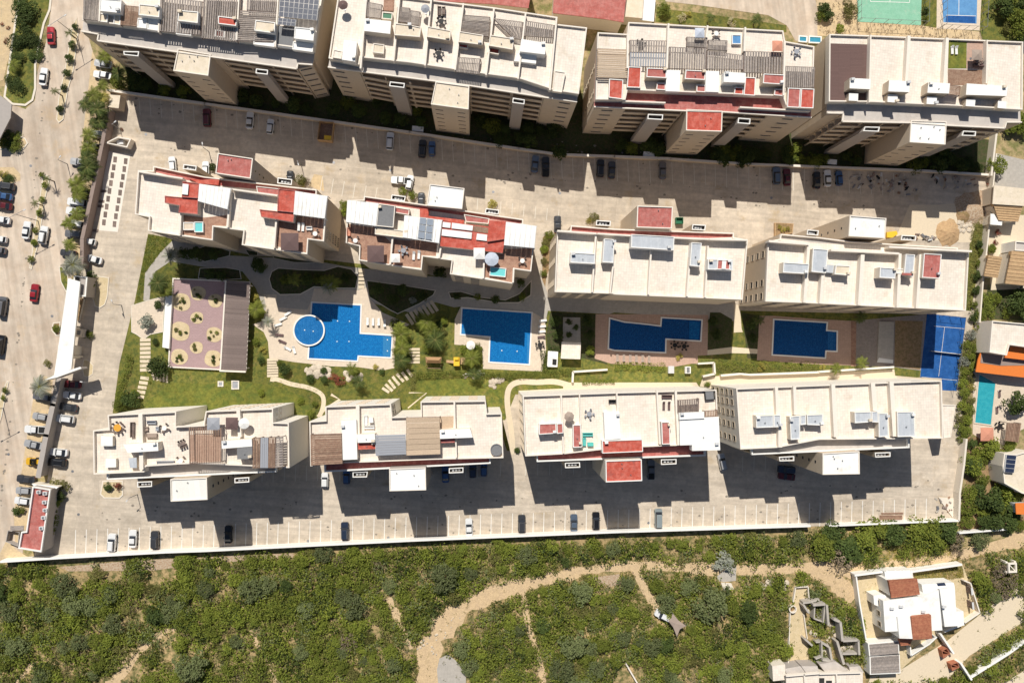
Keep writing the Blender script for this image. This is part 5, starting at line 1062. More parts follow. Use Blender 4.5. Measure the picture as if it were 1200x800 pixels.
t = thing('shade_sail', 'four pointed tan shade sail beside the white car on the dirt track', 'shade sail', PX('F4 355,460')[0])
P = WP('F4 342,390 418,462 368,530 312,430', 2.6); c = sum(P, Vector()) / 4; 
vs = []; 
for i in range(4):
    a, b = P[i], P[(i + 1) % 4]; mid = (a + b) / 2 + (c - (a + b) / 2) * .25; vs += [(a.x, a.y, 2.9 if i % 2 else 2.3), (mid.x, mid.y, 2.45)]
MB().add(vs + [(c.x, c.y, 2.4)], [[i, (i + 1) % 8, 8] for i in range(8)], 'cloth_tan').out('cloth', t)
for v in P: MB().cyl(v.x, v.y, 0, 2.9, .07, 'steel', 6).out('pole', t)
# ================================================================ PLANTS
nr = np.random.RandomState(11)
def leafmesh(name, pts, size, m, up=.6, ms=None):
    """one small bent leaf blade per point"""
    n = len(pts); pts = np.asarray(pts, float)
    size = np.asarray(size, float) * np.ones(n)
    nrm = nr.normal(size=(n, 3)); nrm[:, 2] = np.abs(nrm[:, 2]) + up; nrm /= np.linalg.norm(nrm, axis=1)[:, None]
    a = np.cross(nrm, nr.normal(size=(n, 3))); a /= np.linalg.norm(a, axis=1)[:, None]; b = np.cross(nrm, a)
    s = size[:, None]
    V_ = np.stack([pts - a * s, pts - b * s * .6, pts + a * s * 1.1, pts + b * s * .6], 1).reshape(-1, 3)
    me = bpy.data.meshes.new(name); me.vertices.add(4 * n); me.loops.add(4 * n); me.polygons.add(n)
    me.vertices.foreach_set('co', V_.ravel()); me.loops.foreach_set('vertex_index', np.arange(4 * n, dtype=np.int32))
    me.polygons.foreach_set('loop_start', np.arange(0, 4 * n, 4, dtype=np.int32)); me.polygons.foreach_set('loop_total', np.full(n, 4, np.int32))
    me.materials.append(M[m]); me.update(calc_edges=True); return me
def crownpts(r, h, clumps=26, per=34, z0=.4, cl=.34, flat=.8):
    P = []
    for _ in range(clumps):
        a = nr.uniform(0, 6.283); rr = r * math.sqrt(nr.uniform(0, 1)) * nr.uniform(.75, 1.0); zz = z0 + (h - z0) * math.sqrt(max(0, 1 - (rr / r) ** 2)) * nr.uniform(.6, 1)
        c = np.array([rr * math.cos(a), rr * math.sin(a), zz]); cr = r * cl * nr.uniform(.6, 1.25)
        d = nr.normal(size=(per, 3)); d /= np.linalg.norm(d, axis=1)[:, None]; d[:, 2] = np.abs(d[:, 2]) * flat - .15
        P.append(c + d * cr * nr.uniform(.75, 1.05, (per, 1)))
    return np.vstack(P)
def trunkmesh(h, r, name='trunk', lean=0, limbs=4, spread=.5):
    mb = MB(); mb.cyl(0, 0, 0, h * .6, r, 'bark', 7, r * .6)
    for k in range(limbs):
        a = k * 6.283 / limbs + .4; e = Vector((math.cos(a), math.sin(a), 0)) * spread * h
        p0 = Vector((0, 0, h * .5)); p1 = Vector((e.x, e.y, h * .95)); w = Vector((-math.sin(a), math.cos(a), 0)) * r * .35; u = Vector((0, 0, r * .4))
        mb.add([p0 - w, p0 + w, p0 + u * 2, p1 - w * .4, p1 + w * .4, p1 + u], [[0, 1, 4, 3], [1, 2, 5, 4], [2, 0, 3, 5]], 'bark')
    return mb.mesh(name)
CROWN = {}; TRK = {}
for kind, m_, h_, cl, per, ncl, ls in (('green', 'leaf_green', 1.1, .34, 34, 30, .085), ('olive', 'leaf_olive', .9, .3, 30, 26, .08), ('grey', 'leaf_grey', 1.15, .3, 36, 32, .07), ('dry', 'leaf_dry', 1.0, .26, 22, 24, .06),
        ('dark', 'leaf_dark', 1.2, .36, 36, 28, .10), ('bright', 'leaf_bright', 1.1, .34, 32, 26, .10), ('yellow', 'leaf_yellow', .9, .34, 26, 16, .11), ('silver', 'leaf_silver', 1.1, .32, 30, 24, .10), ('topiary', 'topiary', .8, .40, 60, 26, .07), ('red', 'flower_red', .8, .36, 24, 14, .11), ('pale', 'flower_pale', .7, .36, 24, 14, .11)):
    CROWN[kind] = [leafmesh('crown', crownpts(1.0, h_, ncl, per, .15, cl), ls, m_) for _ in range(4)]
    TRK[kind] = trunkmesh(h_ * .8, .06)
def plant(kind, p, r, label, cat='tree', name=None, group=None, hs=1.0, z=0.0):
    w = W(p, z + r * .6 * hs) if not isinstance(p, Vector) else p
    w = Vector((w.x, w.y, z))
    o = thing(name or ('tree' if cat == 'tree' else 'shrub'), label, cat, w, group=group, rot=rnd.uniform(0, 6.28)); o.scale = (r, r, r * hs)
    for nm, me in (('crown', rnd.choice(CROWN[kind])), ('trunk', TRK[kind])):
        c = bpy.data.objects.new(nm, me); COL.objects.link(c); c.parent = o
    return o
# palms: every frond a piece
def frondmesh(L=1.0, droop=.45, m='leaf_green', n=10, wid=.27):
    mb = MB(); sp = []
    for i in range(n + 1): t = i / n; sp.append(Vector((L * t * (1 - .12 * t), 0, .28 * L * t - droop * L * t * t)))
    for i in range(n):
        for sd in (-1, 1):
            t = (i + .5) / n; w = wid * L * math.sin(math.pi * min(1, t * .8 + .16)) * 1.1
            a, b = sp[i], sp[i + 1]; tip = (a + b) / 2 + Vector((.10 * L, sd * w, -.10 * L * (1 + t)))
            mb.add([a, b.lerp(a, .15), tip], [[0, 1, 2]], m)
    for i in range(n): a, b = sp[i], sp[i + 1]; mb.add([a + Vector((0, -.012, .004)), b + Vector((0, -.01, .004)), b + Vector((0, .01, .004)), a + Vector((0, .012, .004))], [[0, 1, 2, 3]], 'leaf_olive')
    return mb.mesh('frond')
FR = {k: [frondmesh(1, d, m) for d in (.35, .6, .95)] for k, m in (('green', 'leaf_green'), ('bright', 'leaf_bright'), ('dark', 'leaf_dark'), ('silver', 'leaf_silver'), ('yellow', 'leaf_yellow'))}
PT = MB(); PT.cyl(0, 0, 0, 1, .16, 'bark', 8, .11); PT = PT.mesh('trunk')
def palm(kind, p, r, h, label, group=None, n=22, cat='palm tree', name='palm_tree'):
    w = W(p, h); w.z = 0; o = thing(name, label, cat, w, group=group, rot=rnd.uniform(0, 6))
    t = bpy.data.objects.new('trunk', PT); COL.objects.link(t); t.parent = o; t.scale = (1, 1, h)
    for k in range(n):
        f = bpy.data.objects.new('frond', FR[kind][0 if k % 3 == 0 else (1 if k % 3 == 1 else 2)]); COL.objects.link(f); f.parent = o
        f.location = (0, 0, h); f.rotation_euler = (0, rnd.uniform(-.25, .1), k * 2.4 + rnd.uniform(-.2, .2)); s = r * rnd.uniform(.85, 1.12); f.scale = (s, s, s)
    return o
def hedge(label, s, w, h, m='leaf_green', dens=26, kind=None, z=0.0):
    P = WP(s, h * .5); pts = []
    for a, b in zip(P, P[1:]):
        L = (b - a).length; n = int(L * w * dens); t = nr.uniform(0, 1, n); d = (b - a).normalized(); nn = np.array((-d.y, d.x, 0)); u = nr.uniform(-1, 1, n)
        wob = 1 + .18 * np.sin(t * L * 1.7)
        q_ = np.array(a)[None] * (1 - t[:, None]) + np.array(b)[None] * t[:, None] + nn[None] * (u * w / 2 * wob)[:, None]
        q_[:, 2] = z + h * (1 - .35 * u ** 4) * nr.uniform(.45, 1, n); pts.append(q_)
    pts = np.vstack(pts); c = Vector((P[0].x, P[0].y, 0)); pts -= np.array(c)
    o = bpy.data.objects.new('hedge', leafmesh('hedge', pts, .14, m)); COL.objects.link(o); o.location = c
    return tag(o, label, 'hedge')
# ---- avenue: palms and trees along the west wall
g_ = 'trees along the west wall of the avenue'
AV = [('A1 612,330', 'bright', 1.7, 'leafy palm at the corner of the first tall block, over two silver cars'), ('A1 690,430', 'green', 1.7, 'bushy tree right beside the first tall block garden'), ('A1 600,500', 'bright', 1.4, 'small palm just above the dense tree cluster on the avenue'), ('A1 545,560', 'bright', 2.0, 'left palm of the dense cluster above the kiosk'), ('A1 500,610', 'green', 1.8, 'outermost palm reaching over the avenue, left of the kiosk'), ('A1 570,640', 'green', 2.2, 'large palm in the middle of the cluster left of the kiosk'), ('A1 600,570', 'yellow', 1.4, 'yellowish palm touching the kiosk'), ('A1 545,720', 'dark', 1.3, 'dark round tree below the cluster left of the kiosk'),
      ('B1 580,15', 'dark', 1.7, 'dark tree at the top of the west wall'), ('B1 520,90', 'bright', 1.9, 'palm over the white car near the top of the west wall'), ('B1 515,165', 'bright', 1.9, 'palm over the second white car below the top of the west wall'), ('B1 505,225', 'green', 1.9, 'palm just above the silver car nose on the avenue'), ('B1 510,280', 'green', 2.1, 'palm covering the black car by the west wall'), ('B1 500,325', 'green', 1.8, 'palm just below the covered black car by the west wall'),
      ('B1 450,385', 'bright', 2.2, 'wide palm standing alone between car groups by the west wall'), ('B1 455,440', 'bright', 1.8, 'palm above the long white van on the avenue'), ('B1 448,550', 'bright', 1.7, 'palm leaning over the white pickup by the west wall'), ('B1 400,605', 'bright', 1.6, 'palm at the nose of the white car below the white pickup'), ('B1 405,735', 'bright', 1.5, 'thin palm above the black car near the gate canopy')]
for s, k, r, lb in AV: palm({'bright': 'green', 'green': 'dark'}.get(k, k), PX(s)[0], r * 1.3, rnd.uniform(3.5, 5), lb, 'palms lining the avenue parking', 24)
palm('silver', PX('C1 425,150')[0], 3.1, 6, 'big silver fan palm at the top of the gate canopy', n=26); palm('silver', PX('C1 400,175')[0], 2.2, 4, 'smaller silver fan palm tucked below the big one at the gate canopy', n=20)
palm('silver', PX('D1 230,265')[0], 3.1, 6, 'big grey fan palm at the bottom end of the gate canopy', n=26)
palm('silver', PX('C1 1000,95')[0], 2.4, 5, 'pale spiky palm at the walkway bend above the pink plaza', n=20); palm('dark', PX('C1 925,255')[0], 3.0, 5, 'large dark palm in the round lawn left of the pink plaza', n=22)
palm('green', PX('C1 965,305')[0], 2.0, 4, 'second palm on the round lawn, touching the plaza wall', n=18)
plant('silver', PX('C1 855,490')[0], 2.0, 'grey green small tree on the pale entry plaza'); plant('dark', PX('D1 930,145')[0], 2.6, 'dark round tree at the lower left corner of the pink plaza')
plant('green', PX('C1 330,525')[0], 1.0, 'bush in the small half round bed left of the canopy', 'shrub'); plant('dark', PX('C1 910,602')[0], .8, 'small dark ball shrub beside the pale steps', 'shrub')
plant('dark', PX('C1 930,385')[0], 1.1, 'dark bush on the lawn under the large palms by the plaza', 'shrub')
for i, (s, r) in enumerate((('A1 442,160', .85), ('A1 425,265', 1.0), ('A1 405,345', 1.1), ('A1 390,430', 1.0), ('A1 374,512', .8), ('A1 350,640', .9), ('B1 265,385', .9), ('B1 248,468', .8), ('B1 236,545', 1.0), ('B1 208,650', .8), ('B1 200,720', .8), ('C1 200,20', .8), ('C1 178,120', .9), ('D1 30,285', .8), ('D1 20,330', .7), ('B1 245,328', .8))):
    plant('dark' if i < 6 else 'green', PX(s)[0], r, ['round clipped shrub on the avenue median, number %s from the top', ''][0] % ('one two three four five six seven eight nine ten eleven twelve thirteen fourteen fifteen sixteen'.split()[i]), 'shrub', group='round shrubs on the avenue median', z=.12)
for s in ('A1 320,535', 'A1 405,195', 'B1 205,490', 'B1 270,345'): palm('dark', PX(s)[0], 1.3, 3.5, 'thin sparse palm on the avenue median near %s' % {'A1 320,535': 'the white car beside the lawn corner', 'A1 405,195': 'the red car at the top', 'B1 205,490': 'the middle shrub group', 'B1 270,345': 'the yellowish shrub'}[s], n=7)
for i, (s, r, hs, lb) in enumerate((('A1 140,40', 2.9, .8, 'tall dark clipped mass at the top of the avenue lawn'), ('A1 135,105', 2.6, .8, 'dark clipped mound just under the tallest lawn hedge mass'), ('A1 150,210', 2.4, .8, 'dark clipped lobe in the centre of the avenue lawn'), ('A1 195,235', 1.9, .8, 'right hand dark clipped lobe near the lawn gate'), ('A1 90,245', 1.9, .8, 'dark clipped mound at the sandy left edge of the lawn'), ('A1 205,320', 1.8, .7, 'low dark bush against the lawn kerb'), ('A1 105,340', 1.7, .8, 'dark mound beside the spiky palm on the lawn'), ('A1 95,500', 2.0, .8, 'dark lobe at the lower end of the avenue lawn'), ('A1 60,475', 1.5, .8, 'small dark lobe at the lower left of the avenue lawn'))):
    plant('topiary', PX(s)[0], r, lb, 'bush', 'clipped_bush', hs=hs)
palm('green', PX('A1 75,385')[0], 2.0, 2, 'spiky green palm among the clipped mounds of the avenue lawn', n=14)
for i, s in enumerate(('A1 10,140', 'A1 45,160', 'A1 38,228', 'A1 30,245', 'B1 710,60')): plant('red', PX(s)[0], .5, ['tiny red brown tuft at the top left sand edge', 'second tiny red brown tuft on the sand', 'red brown tuft in the middle of the left sand', 'lower red brown tuft on the left sand', 'small red tuft by the walled bin store'][i], 'plant', 'plant')
for i, s in enumerate(('B1 40,95', 'B1 90,105', 'B1 60,150', 'B1 25,140', 'B1 95,160')): plant('topiary' if i in (0, 2) else 'green', PX(s)[0], 1.5, ['left', 'right', 'middle', 'lower left', 'lower right'][i] + ' bush of the hedge island at the left frame edge', 'bush', 'clipped_bush', hs=.7)
for i, s in enumerate(('B1 20,320', 'B1 30,350', 'B1 60,345')): plant('yellow' if i == 0 else 'topiary', PX(s)[0], 1.1, ['yellow flowering', 'dark green', 'small green'][i] + ' bush on the rounded kerb island at the left edge', 'bush', 'clipped_bush', hs=.7)
plant('green', PX('A4 290,60')[0], 1.8, 'dark heart shaped bush at the left end of the top verge', 'bush'); plant('pale', PX('A4 395,100')[0], 1.3, 'pale flowering plant on the top verge, left one', 'plant', 'plant'); plant('pale', PX('A4 690,128')[0], 1.2, 'pale flowering plant on the top verge, right one', 'plant', 'plant')
plant('yellow', PX('A4 430,85')[0], .9, 'yellow plant beside the left pale flower clump', 'plant', 'plant'); palm('dark', PX('A4 565,105')[0], 1.6, 3, 'left palm on the grass verge behind the third tall block', n=13); palm('dark', PX('A4 840,115')[0], 1.9, 3.2, 'right palm on the grass verge behind the third tall block', n=15)
# ---- walls of green on the right side of the top edge and the villa streets
for i, (s, k, r) in enumerate((('A5 25,60', 'dark', 1.8), ('A5 50,95', 'dark', 1.6), ('A5 10,90', 'green', 1.5), ('A5 120,170', 'bright', 1.2), ('A5 190,70', 'olive', 2.0), ('A5 170,30', 'olive', 1.5), ('A5 620,60', 'dark', 1.0), ('A5 622,110', 'green', .9),
        ('A5 1070,40', 'dark', 2.8), ('A5 1110,10', 'green', 2.6), ('A5 1150,90', 'green', 3.0), ('A5 1190,30', 'dark', 2.6), ('A5 1180,170', 'green', 2.8), ('A5 1120,150', 'olive', 2.0), ('A5 1200,230', 'dark', 2.2),
        ('A5 1180,730', 'bright', 2.4), ('B5 1130,30', 'green', 2.6), ('B5 1080,30', 'olive', 1.8), ('B5 1190,60', 'green', 2.2), ('B5 1180,10', 'bright', 2.2))):
    plant(k, PX(s)[0], r, '%s tree %s' % ({'dark': 'dark green', 'green': 'mid green', 'bright': 'bright green', 'olive': 'dry olive'}[k], ['on sand left of the green court, upper', 'on sand left of the green court, lower', 'at the pool edge behind the third tall block', 'at the lower left corner of the green court', 'beside the green court, outer', 'at the top edge beside the green court', 'between the two courts, upper', 'between the two courts, lower', 'right of the blue court, nearest', 'at the top edge right of the blue court', 'by the grey sheet near the top right', 'in the top right corner', 'at the right edge below the corner', 'just left of the right edge group', 'at the roof corner of the last tall block', 'at the far right of the last tall block', 'below the last tall block corner', 'small, below the last tall block', 'right edge above the side road', 'right edge beside the last tall block'][i]), group='trees of the top right corner')
plant('green', PX('B5 1035,270')[0], 2.6, 'rounded tree leaning over the wall at the east car park gate'); plant('flower_red' if False else 'red', PX('B5 1000,375')[0], .9, 'red flowering shrub at the east car park gate', 'shrub')
g_ = 'trees in the strip along the east boundary'
k_ = 0
for s, k, r in (('C5 935,30', 'dark', .9), ('C5 950,75', 'green', .9), ('C5 940,145', 'green', 1.0), ('C5 930,215', 'dark', 1.2), ('C5 920,300', 'dark', 1.1), ('C5 912,385', 'green', .9), ('C5 985,350', 'bright', 1.5), ('C5 990,420', 'green', 2.0), ('C5 940,450', 'green', 1.6), ('C5 905,450', 'dark', 1.2), ('C5 1010,60', 'green', 1.1), ('B5 1050,660', 'red', .8), ('B5 1035,720', 'red', .7), ('B5 1010,760', 'green', .9),
        ('C5 935,515', 'green', 1.4), ('C5 890,560', 'silver', 1.3), ('C5 925,610', 'olive', 1.4), ('C5 860,620', 'green', 1.2), ('C5 880,690', 'bright', 1.4), ('C5 850,750', 'olive', 1.3), ('C5 910,740', 'green', 1.2), ('D5 870,75', 'olive', 1.4), ('D5 900,40', 'green', 1.3), ('D5 850,120', 'silver', 1.4), ('D5 890,150', 'bright', 1.2), ('D5 845,185', 'green', 1.4), ('D5 885,215', 'olive', 1.4), ('D5 840,245', 'bright', 1.3), ('D5 890,270', 'yellow', 1.1), ('D5 850,305', 'green', 1.4), ('D5 885,340', 'olive', 1.3), ('D5 840,380', 'bright', 1.3), ('D5 880,400', 'green', 1.3), ('D5 830,445', 'olive', 1.3), ('D5 865,460', 'bright', 1.3), ('D5 825,510', 'green', 1.3), ('D5 860,530', 'green', 1.3), ('D5 840,570', 'bright', 1.1)):
    k_ += 1; plant(k, PX(s)[0], r * 1.15, '%s in the planted strip along the east boundary wall' % {'dark': 'dark shrub', 'green': 'green shrub', 'bright': 'bright green shrub', 'red': 'red flowering shrub', 'silver': 'grey green shrub', 'olive': 'olive shrub', 'yellow': 'yellow green shrub'}[k], 'shrub', 'shrub', group='boundary strip shrubs, %s' % k)
for i, (s, k, r) in enumerate((('C5 1150,375', 'dark', 3.0), ('C5 1200,440', 'dark', 2.6), ('C5 1100,430', 'green', 1.5), ('D5 1165,360', 'dark', 3.1), ('D5 1000,625', 'bright', 2.8), ('D5 905,735', 'bright', 2.7), ('D5 1110,620', 'green', 1.8), ('D5 1060,665', 'green', 1.7), ('D5 895,600', 'dark', 1.3), ('E5 900,130', 'dark', 2.4), ('E5 1055,130', 'green', 1.7), ('E5 1055,215', 'dark', 1.4), ('E5 880,290', 'green', 2.2), ('E5 870,380', 'green', 2.3), ('E5 1000,330', 'dark', 3.6), ('E5 1080,290', 'bright', 3.2), ('E5 1140,300', 'green', 2.6), ('E5 960,460', 'dark', 2.2), ('E5 1020,455', 'dark', 2.6), ('E5 1100,455', 'dark', 2.6), ('E5 865,455', 'green', 1.9), ('E5 1150,440', 'green', 1.8), ('E5 1010,20', 'bright', 2.0))):
    plant(k, PX(s)[0], r, ['large dark tree behind the white and orange house', 'dark tree at the right edge above the white house', 'small tree on the dark lawn by the tan roof', 'dark round tree right of the teal pool', 'bright round tree below the terracotta parasol', 'bright tree at the east wall below the hedge strip', 'green tree beside the brown garden pergola', 'green tree left of the solar house', 'small dark tree left of the terracotta parasol', 'dark tree in the brown garden by the east wall', 'tree left of the solar panel house', 'little dark tree at the solar house wall', 'green tree at the wall, upper of the lower garden', 'green tree at the wall, middle of the lower garden', 'large shady tree in the centre of the lower garden', 'bright spreading crown over the lower garden', 'green crown near the small orange roof', 'dark tree above the white garden wall, left', 'dark tree above the white garden wall, centre', 'dark tree above the white garden wall, right', 'green tree in the corner of east wall and white wall', 'tree at the end of the white garden wall', 'bright small tree near the bottom of the parasol garden'][i])
# ---- estate gardens
hedge('dark clipped hedge curving along the west edge of the garden', 'C1 745,690 D1 755,80 750,150 725,200 712,260 700,300', 1.6, 1.4, 'leaf_green', 40)
plant('dark', PX('D1 770,345')[0], 2.3, 'large dark tree at the lower left corner of the garden'); plant('green', PX('D1 700,375')[0], 1.6, 'green tree beside the large corner tree at the lane'); plant('green', PX('D1 705,320')[0], 1.3, 'green bush at the lane above the corner tree', 'shrub')
hedge('long clipped hedge between the pool gardens and the lower lawn', 'D3 40,200 330,185 560,200 760,190 950,175', 1.6, 1.2, 'leaf_green', 46); hedge('short hedge running down from the long hedge at the left', 'D3 22,180 20,280', 1.5, 1.1, 'leaf_olive', 36)
hedge('narrow hedge beside the footpath on the third lower block', 'D3 1010,238 1200,233', 1.1, .9, 'leaf_green', 46); hedge('flowering hedge below the row of loungers', 'D4 0,143 300,150', 2.2, 1.0, 'leaf_bright', 30)
hedge('hedge right of the sunny pool terrace', 'C3 785,655 790,765', 1.6, 1.6, 'leaf_dark', 46); hedge('hedge linking the gazebo and the barbecue', 'C3 810,640 880,640', 1.5, 1.3, 'leaf_dark', 40)
hedge('low shrubs along the bottom of the long pool terrace', 'D4 600,160 860,165 1200,160', 1.6, .6, 'leaf_olive', 26); hedge('row of low shrubs on the cream wall above the lower right block', 'D4 600,120 700,150 860,140 1200,150', 2.6, .6, 'leaf_green', 18)
for i, (s, k, r, n) in enumerate((('C2 300,410', 'bright', 2.2, 18), ('C2 745,255', 'bright', 2.0, 14), ('C2 720,290', 'silver', 1.6, 12), ('C2 370,485', 'silver', 1.5, 12), ('C2 1150,560', 'green', 2.5, 18), ('C2 1155,640', 'green', 2.4, 18), ('C2 1150,710', 'dark', 2.2, 16), ('C3 100,490', 'bright', 2.6, 18), ('C3 150,590', 'dark', 2.8, 18), ('C3 120,540', 'green', 2.2, 15), ('C3 365,700', 'green', 2.4, 18), ('D2 860,165', 'green', 1.7, 14), ('D2 900,240', 'dark', 1.7, 14), ('D3 380,190', 'dark', 1.8, 12), ('D5 255,125', 'green', 1.7, 13), ('D5 105,160', 'green', 1.5, 13), ('C5 245,455', 'dark', 1.6, 12), ('C4 850,475', 'dark', 1.5, 12), ('C2 1140,520', 'bright', 1.6, 14), ('C2 700,240', 'green', 1.4, 12), ('C2 520,235', 'green', 1.6, 13))):
    palm(k, PX(s)[0], r * 1.22, 3.4, ['bright palm in the curved bed right of the plaza pergola', 'yellow green palm in the shaded bed above the big pool', 'pale palm at the lower rim of the shaded bed', 'pale spiky palm beside the pergola on the pool terrace', 'upper palm right of the largest pool', 'middle palm right of the largest pool', 'lower palm right of the largest pool', 'wide palm at the top of the slide garden', 'dark palm left of the square pool terrace', 'green palm between the two slide garden palms', 'palm below the yellow slide', 'palm on the boulder bed under the largest pool', 'dark star shaped palm on the lawn below the boulder bed', 'dark palm over the hedge below the yellow slide', 'palm at the foot of the brown path by the paved yard', 'small palm on the cream wall left of the brown path', 'dark palm in block shade above the paved yard', 'dark palm left of the shaded rectangular pool', 'bright palm at the upper right corner of the largest pool', 'green palm inside the shaded bed, left of the yellow green one', 'left green palm inside the long shaded bed'][i], n=n)
for i, (s, k, r) in enumerate((('C2 470,240', 'green', 1.3), ('C2 600,240', 'dark', 1.6), ('C2 660,235', 'green', 1.3), ('C2 820,230', 'dark', 1.5), ('C2 310,150', 'dark', 1.6), ('C2 340,170', 'dark', 1.3), ('C2 1010,300', 'dark', 1.6), ('C2 1100,350', 'dark', 1.6), ('C2 1160,300', 'dark', 1.4), ('C3 70,330', 'dark', 1.4), ('C3 20,360', 'silver', .9), ('C3 280,340', 'dark', .9), ('C3 400,340', 'green', .9), ('C3 500,355', 'dark', 1.1), ('C3 660,340', 'green', 1.0), ('C3 650,260', 'dark', 1.1), ('C3 180,200', 'dark', 1.6),
        ('C2 30,200', 'dark', 1.4), ('C2 100,215', 'dark', 1.3), ('C1 1150,90', 'dark', 1.8), ('C1 1080,90', 'dark', 1.6), ('C2 60,90', 'dark', 1.5), ('C3 860,480', 'dark', 1.5), ('C3 870,560', 'dark', 1.4), ('C3 1040,480', 'dark', 1.5), ('C3 1050,560', 'dark', 1.3), ('C3 1060,650', 'bright', 1.3), ('C4 580,480', 'dark', 1.3), ('C4 600,560', 'dark', 1.4), ('C4 800,500', 'dark', 1.3), ('C4 815,580', 'dark', 1.2), ('C5 230,470', 'green', 1.1), ('C4 380,690', 'yellow', .9),
        ('C3 200,540', 'olive', 1.0), ('C3 170,500', 'dark', 1.0), ('C3 185,590', 'yellow', .8), ('C3 400,640', 'green', 1.2), ('D2 470,165', 'dark', 1.5), ('D2 330,300', 'bright', .9), ('D2 330,110', 'dark', 1.0), ('D2 560,345', 'bright', .9), ('D2 645,365', 'bright', .8), ('D2 620,215', 'dark', 1.1), ('D2 705,225', 'dark', 1.0), ('D2 755,215', 'red', 1.3), ('D2 795,230', 'red', 1.3), ('D2 620,425', 'green', 1.0), ('D3 630,635', 'dark', .8), ('D4 545,250', 'green', .8), ('D4 860,150', 'yellow', 1.2), ('D5 20,150', 'yellow', .8), ('D3 205,330', 'green', .4))):
    plant(k, PX(s)[0], r, '%s shrub %s' % ({'green': 'green', 'dark': 'dark green', 'silver': 'silvery', 'olive': 'olive', 'yellow': 'yellowish', 'bright': 'bright', 'red': 'wine red'}[k], 'in the shaded beds between the middle blocks and pools' if i < 33 else 'on the sunny estate lawn' ), 'shrub', 'shrub', group=('shaded garden shrubs, %s' % k) if i < 33 else ('sunny lawn shrubs, %s' % k))
for c, r in BEDS:
    for _ in range(6 if r > 2 else 4):
        a = rnd.uniform(0, 6.28); rr = r * rnd.uniform(.0, .75)
        plant(rnd.choice(('dark', 'green', 'olive', 'dark')), Vector((c.x + rr * math.cos(a), c.y + rr * math.sin(a), 0)), rnd.uniform(.25, .55), 'small desert plant in a round sand bed of the pink plaza', 'plant', 'plant', group='small plants in the round sand beds', z=.55)
# boulders under the big pool
def rockmesh():
    mb = MB(); n = 9; vs = []
    for zz, rr in ((0, 1), (.35, .95), (.62, .6)): vs += [(rr * (1 + nr.uniform(-.2, .2)) * math.cos(6.283 * i / n), rr * (1 + nr.uniform(-.2, .2)) * math.sin(6.283 * i / n), zz + nr.uniform(-.08, .08)) for i in range(n)]
    vs.append((0, 0, .7)); fs = [[r_ * n + i, r_ * n + (i + 1) % n, (r_ + 1) * n + (i + 1) % n, (r_ + 1) * n + i] for r_ in range(2) for i in range(n)] + [[2 * n + i, 2 * n + (i + 1) % n, 3 * n] for i in range(n)]
    return mb.add(vs, fs, 'rock').mesh('rock')
RK = [rockmesh() for _ in range(4)]
def rocks(n, area_s, rlo, rhi, label, grp):
    P = WP(area_s, 0); Q = [(p.x, p.y) for p in P]; xs = [q_[0] for q_ in Q]; ys = [q_[1] for q_ in Q]; k = 0
    while k < n:
        x, y = rnd.uniform(min(xs), max(xs)), rnd.uniform(min(ys), max(ys))
        if not pip(x, y, Q): continue
        o = bpy.data.objects.new('boulder', rnd.choice(RK)); COL.objects.link(o); s = rnd.uniform(rlo, rhi); o.location = (x, y, 0); o.scale = (s, s * rnd.uniform(.7, 1), s * .8); o.rotation_euler = (0, 0, rnd.uniform(0, 6)); tag(o, label, 'boulder', grp); k += 1
rocks(34, 'D2 585,165 650,145 740,165 745,205 600,200', .45, .9, 'pale boulder heaped in the bed under the largest pool, left of the red shrubs', 'boulders under the largest pool'); rocks(12, 'D2 820,185 925,185 925,225 820,225', .4, .8, 'pale boulder in the bed right of the red shrubs', 'boulders right of the red shrubs')
rocks(9, 'D3 455,240 540,212 560,225 480,280 455,270', .5, .9, 'brown boulder in the small rock bed on the lower lawn', 'boulders of the small rock bed'); rocks(14, 'D3 320,180 440,175 440,210 320,215', .3, .6, 'small stone beside the hedge below the slide', 'stones below the slide')
rocks(30, 'B5 810,590 890,600 880,660 820,650', .3, .7, 'broken rubble block in the heap at the east end of the upper road', 'rubble heap blocks'); rocks(18, 'F4 850,205 1010,215 1005,250 850,250', .4, .9, 'pale boulder below the dirt track near the driveway', 'boulders by the driveway')
rocks(40, 'F3 640,740 800,760 780,800 700,800', .2, .5, 'small pale stone on the lower track branch', 'stones on the lower track') if False else None
for s, r, m_, h, lb in (('B5 755,665', 3.6, 'tan_tile', 1.0, 'brown conical heap of earth at the east end of the upper road'), ('B5 900,520', 5.0, 'rubble', 1.0, 'spread mound of red brown rubble at the corner of the upper car park'), ('B5 855,560', 2.6, 'soil', .8, 'small red brown soil heap above the rubble blocks')):
    p = W(PX(s)[0]); n = 22; mb = MB(); vs = []
    for j, (rr, zz) in enumerate(((1, 0), (.8, .22), (.55, .55), (.3, .82))): vs += [(p.x + r * rr * (1 + nr.uniform(-.14, .14)) * math.cos(6.283 * i / n), p.y + r * rr * (1 + nr.uniform(-.14, .14)) * math.sin(6.283 * i / n), h * (zz + nr.uniform(-.05, .06)) * (1 if j else 0)) for i in range(n)]
    vs.append((p.x, p.y, h)); mb.add(vs, [[q_ * n + i, q_ * n + (i + 1) % n, (q_ + 1) * n + (i + 1) % n, (q_ + 1) * n + i] for q_ in range(3) for i in range(n)] + [[3 * n + i, 3 * n + (i + 1) % n, 4 * n] for i in range(n)], m_); tag(mb.out('dirt_heap'), lb, 'dirt heap')
rocks(46, 'F4 1100,300 F5 60,300 150,420 250,560 240,690 0,690 F4 1130,640', .3, .8, 'broken grey concrete lump between the roofless walls', 'rubble between the roofless walls')
rocks(26, 'F3 20,560 120,500 250,380 300,420 200,560 130,680 60,640', .15, .4, 'small stone lying on the bend of the dirt track', 'stones on the track bend')
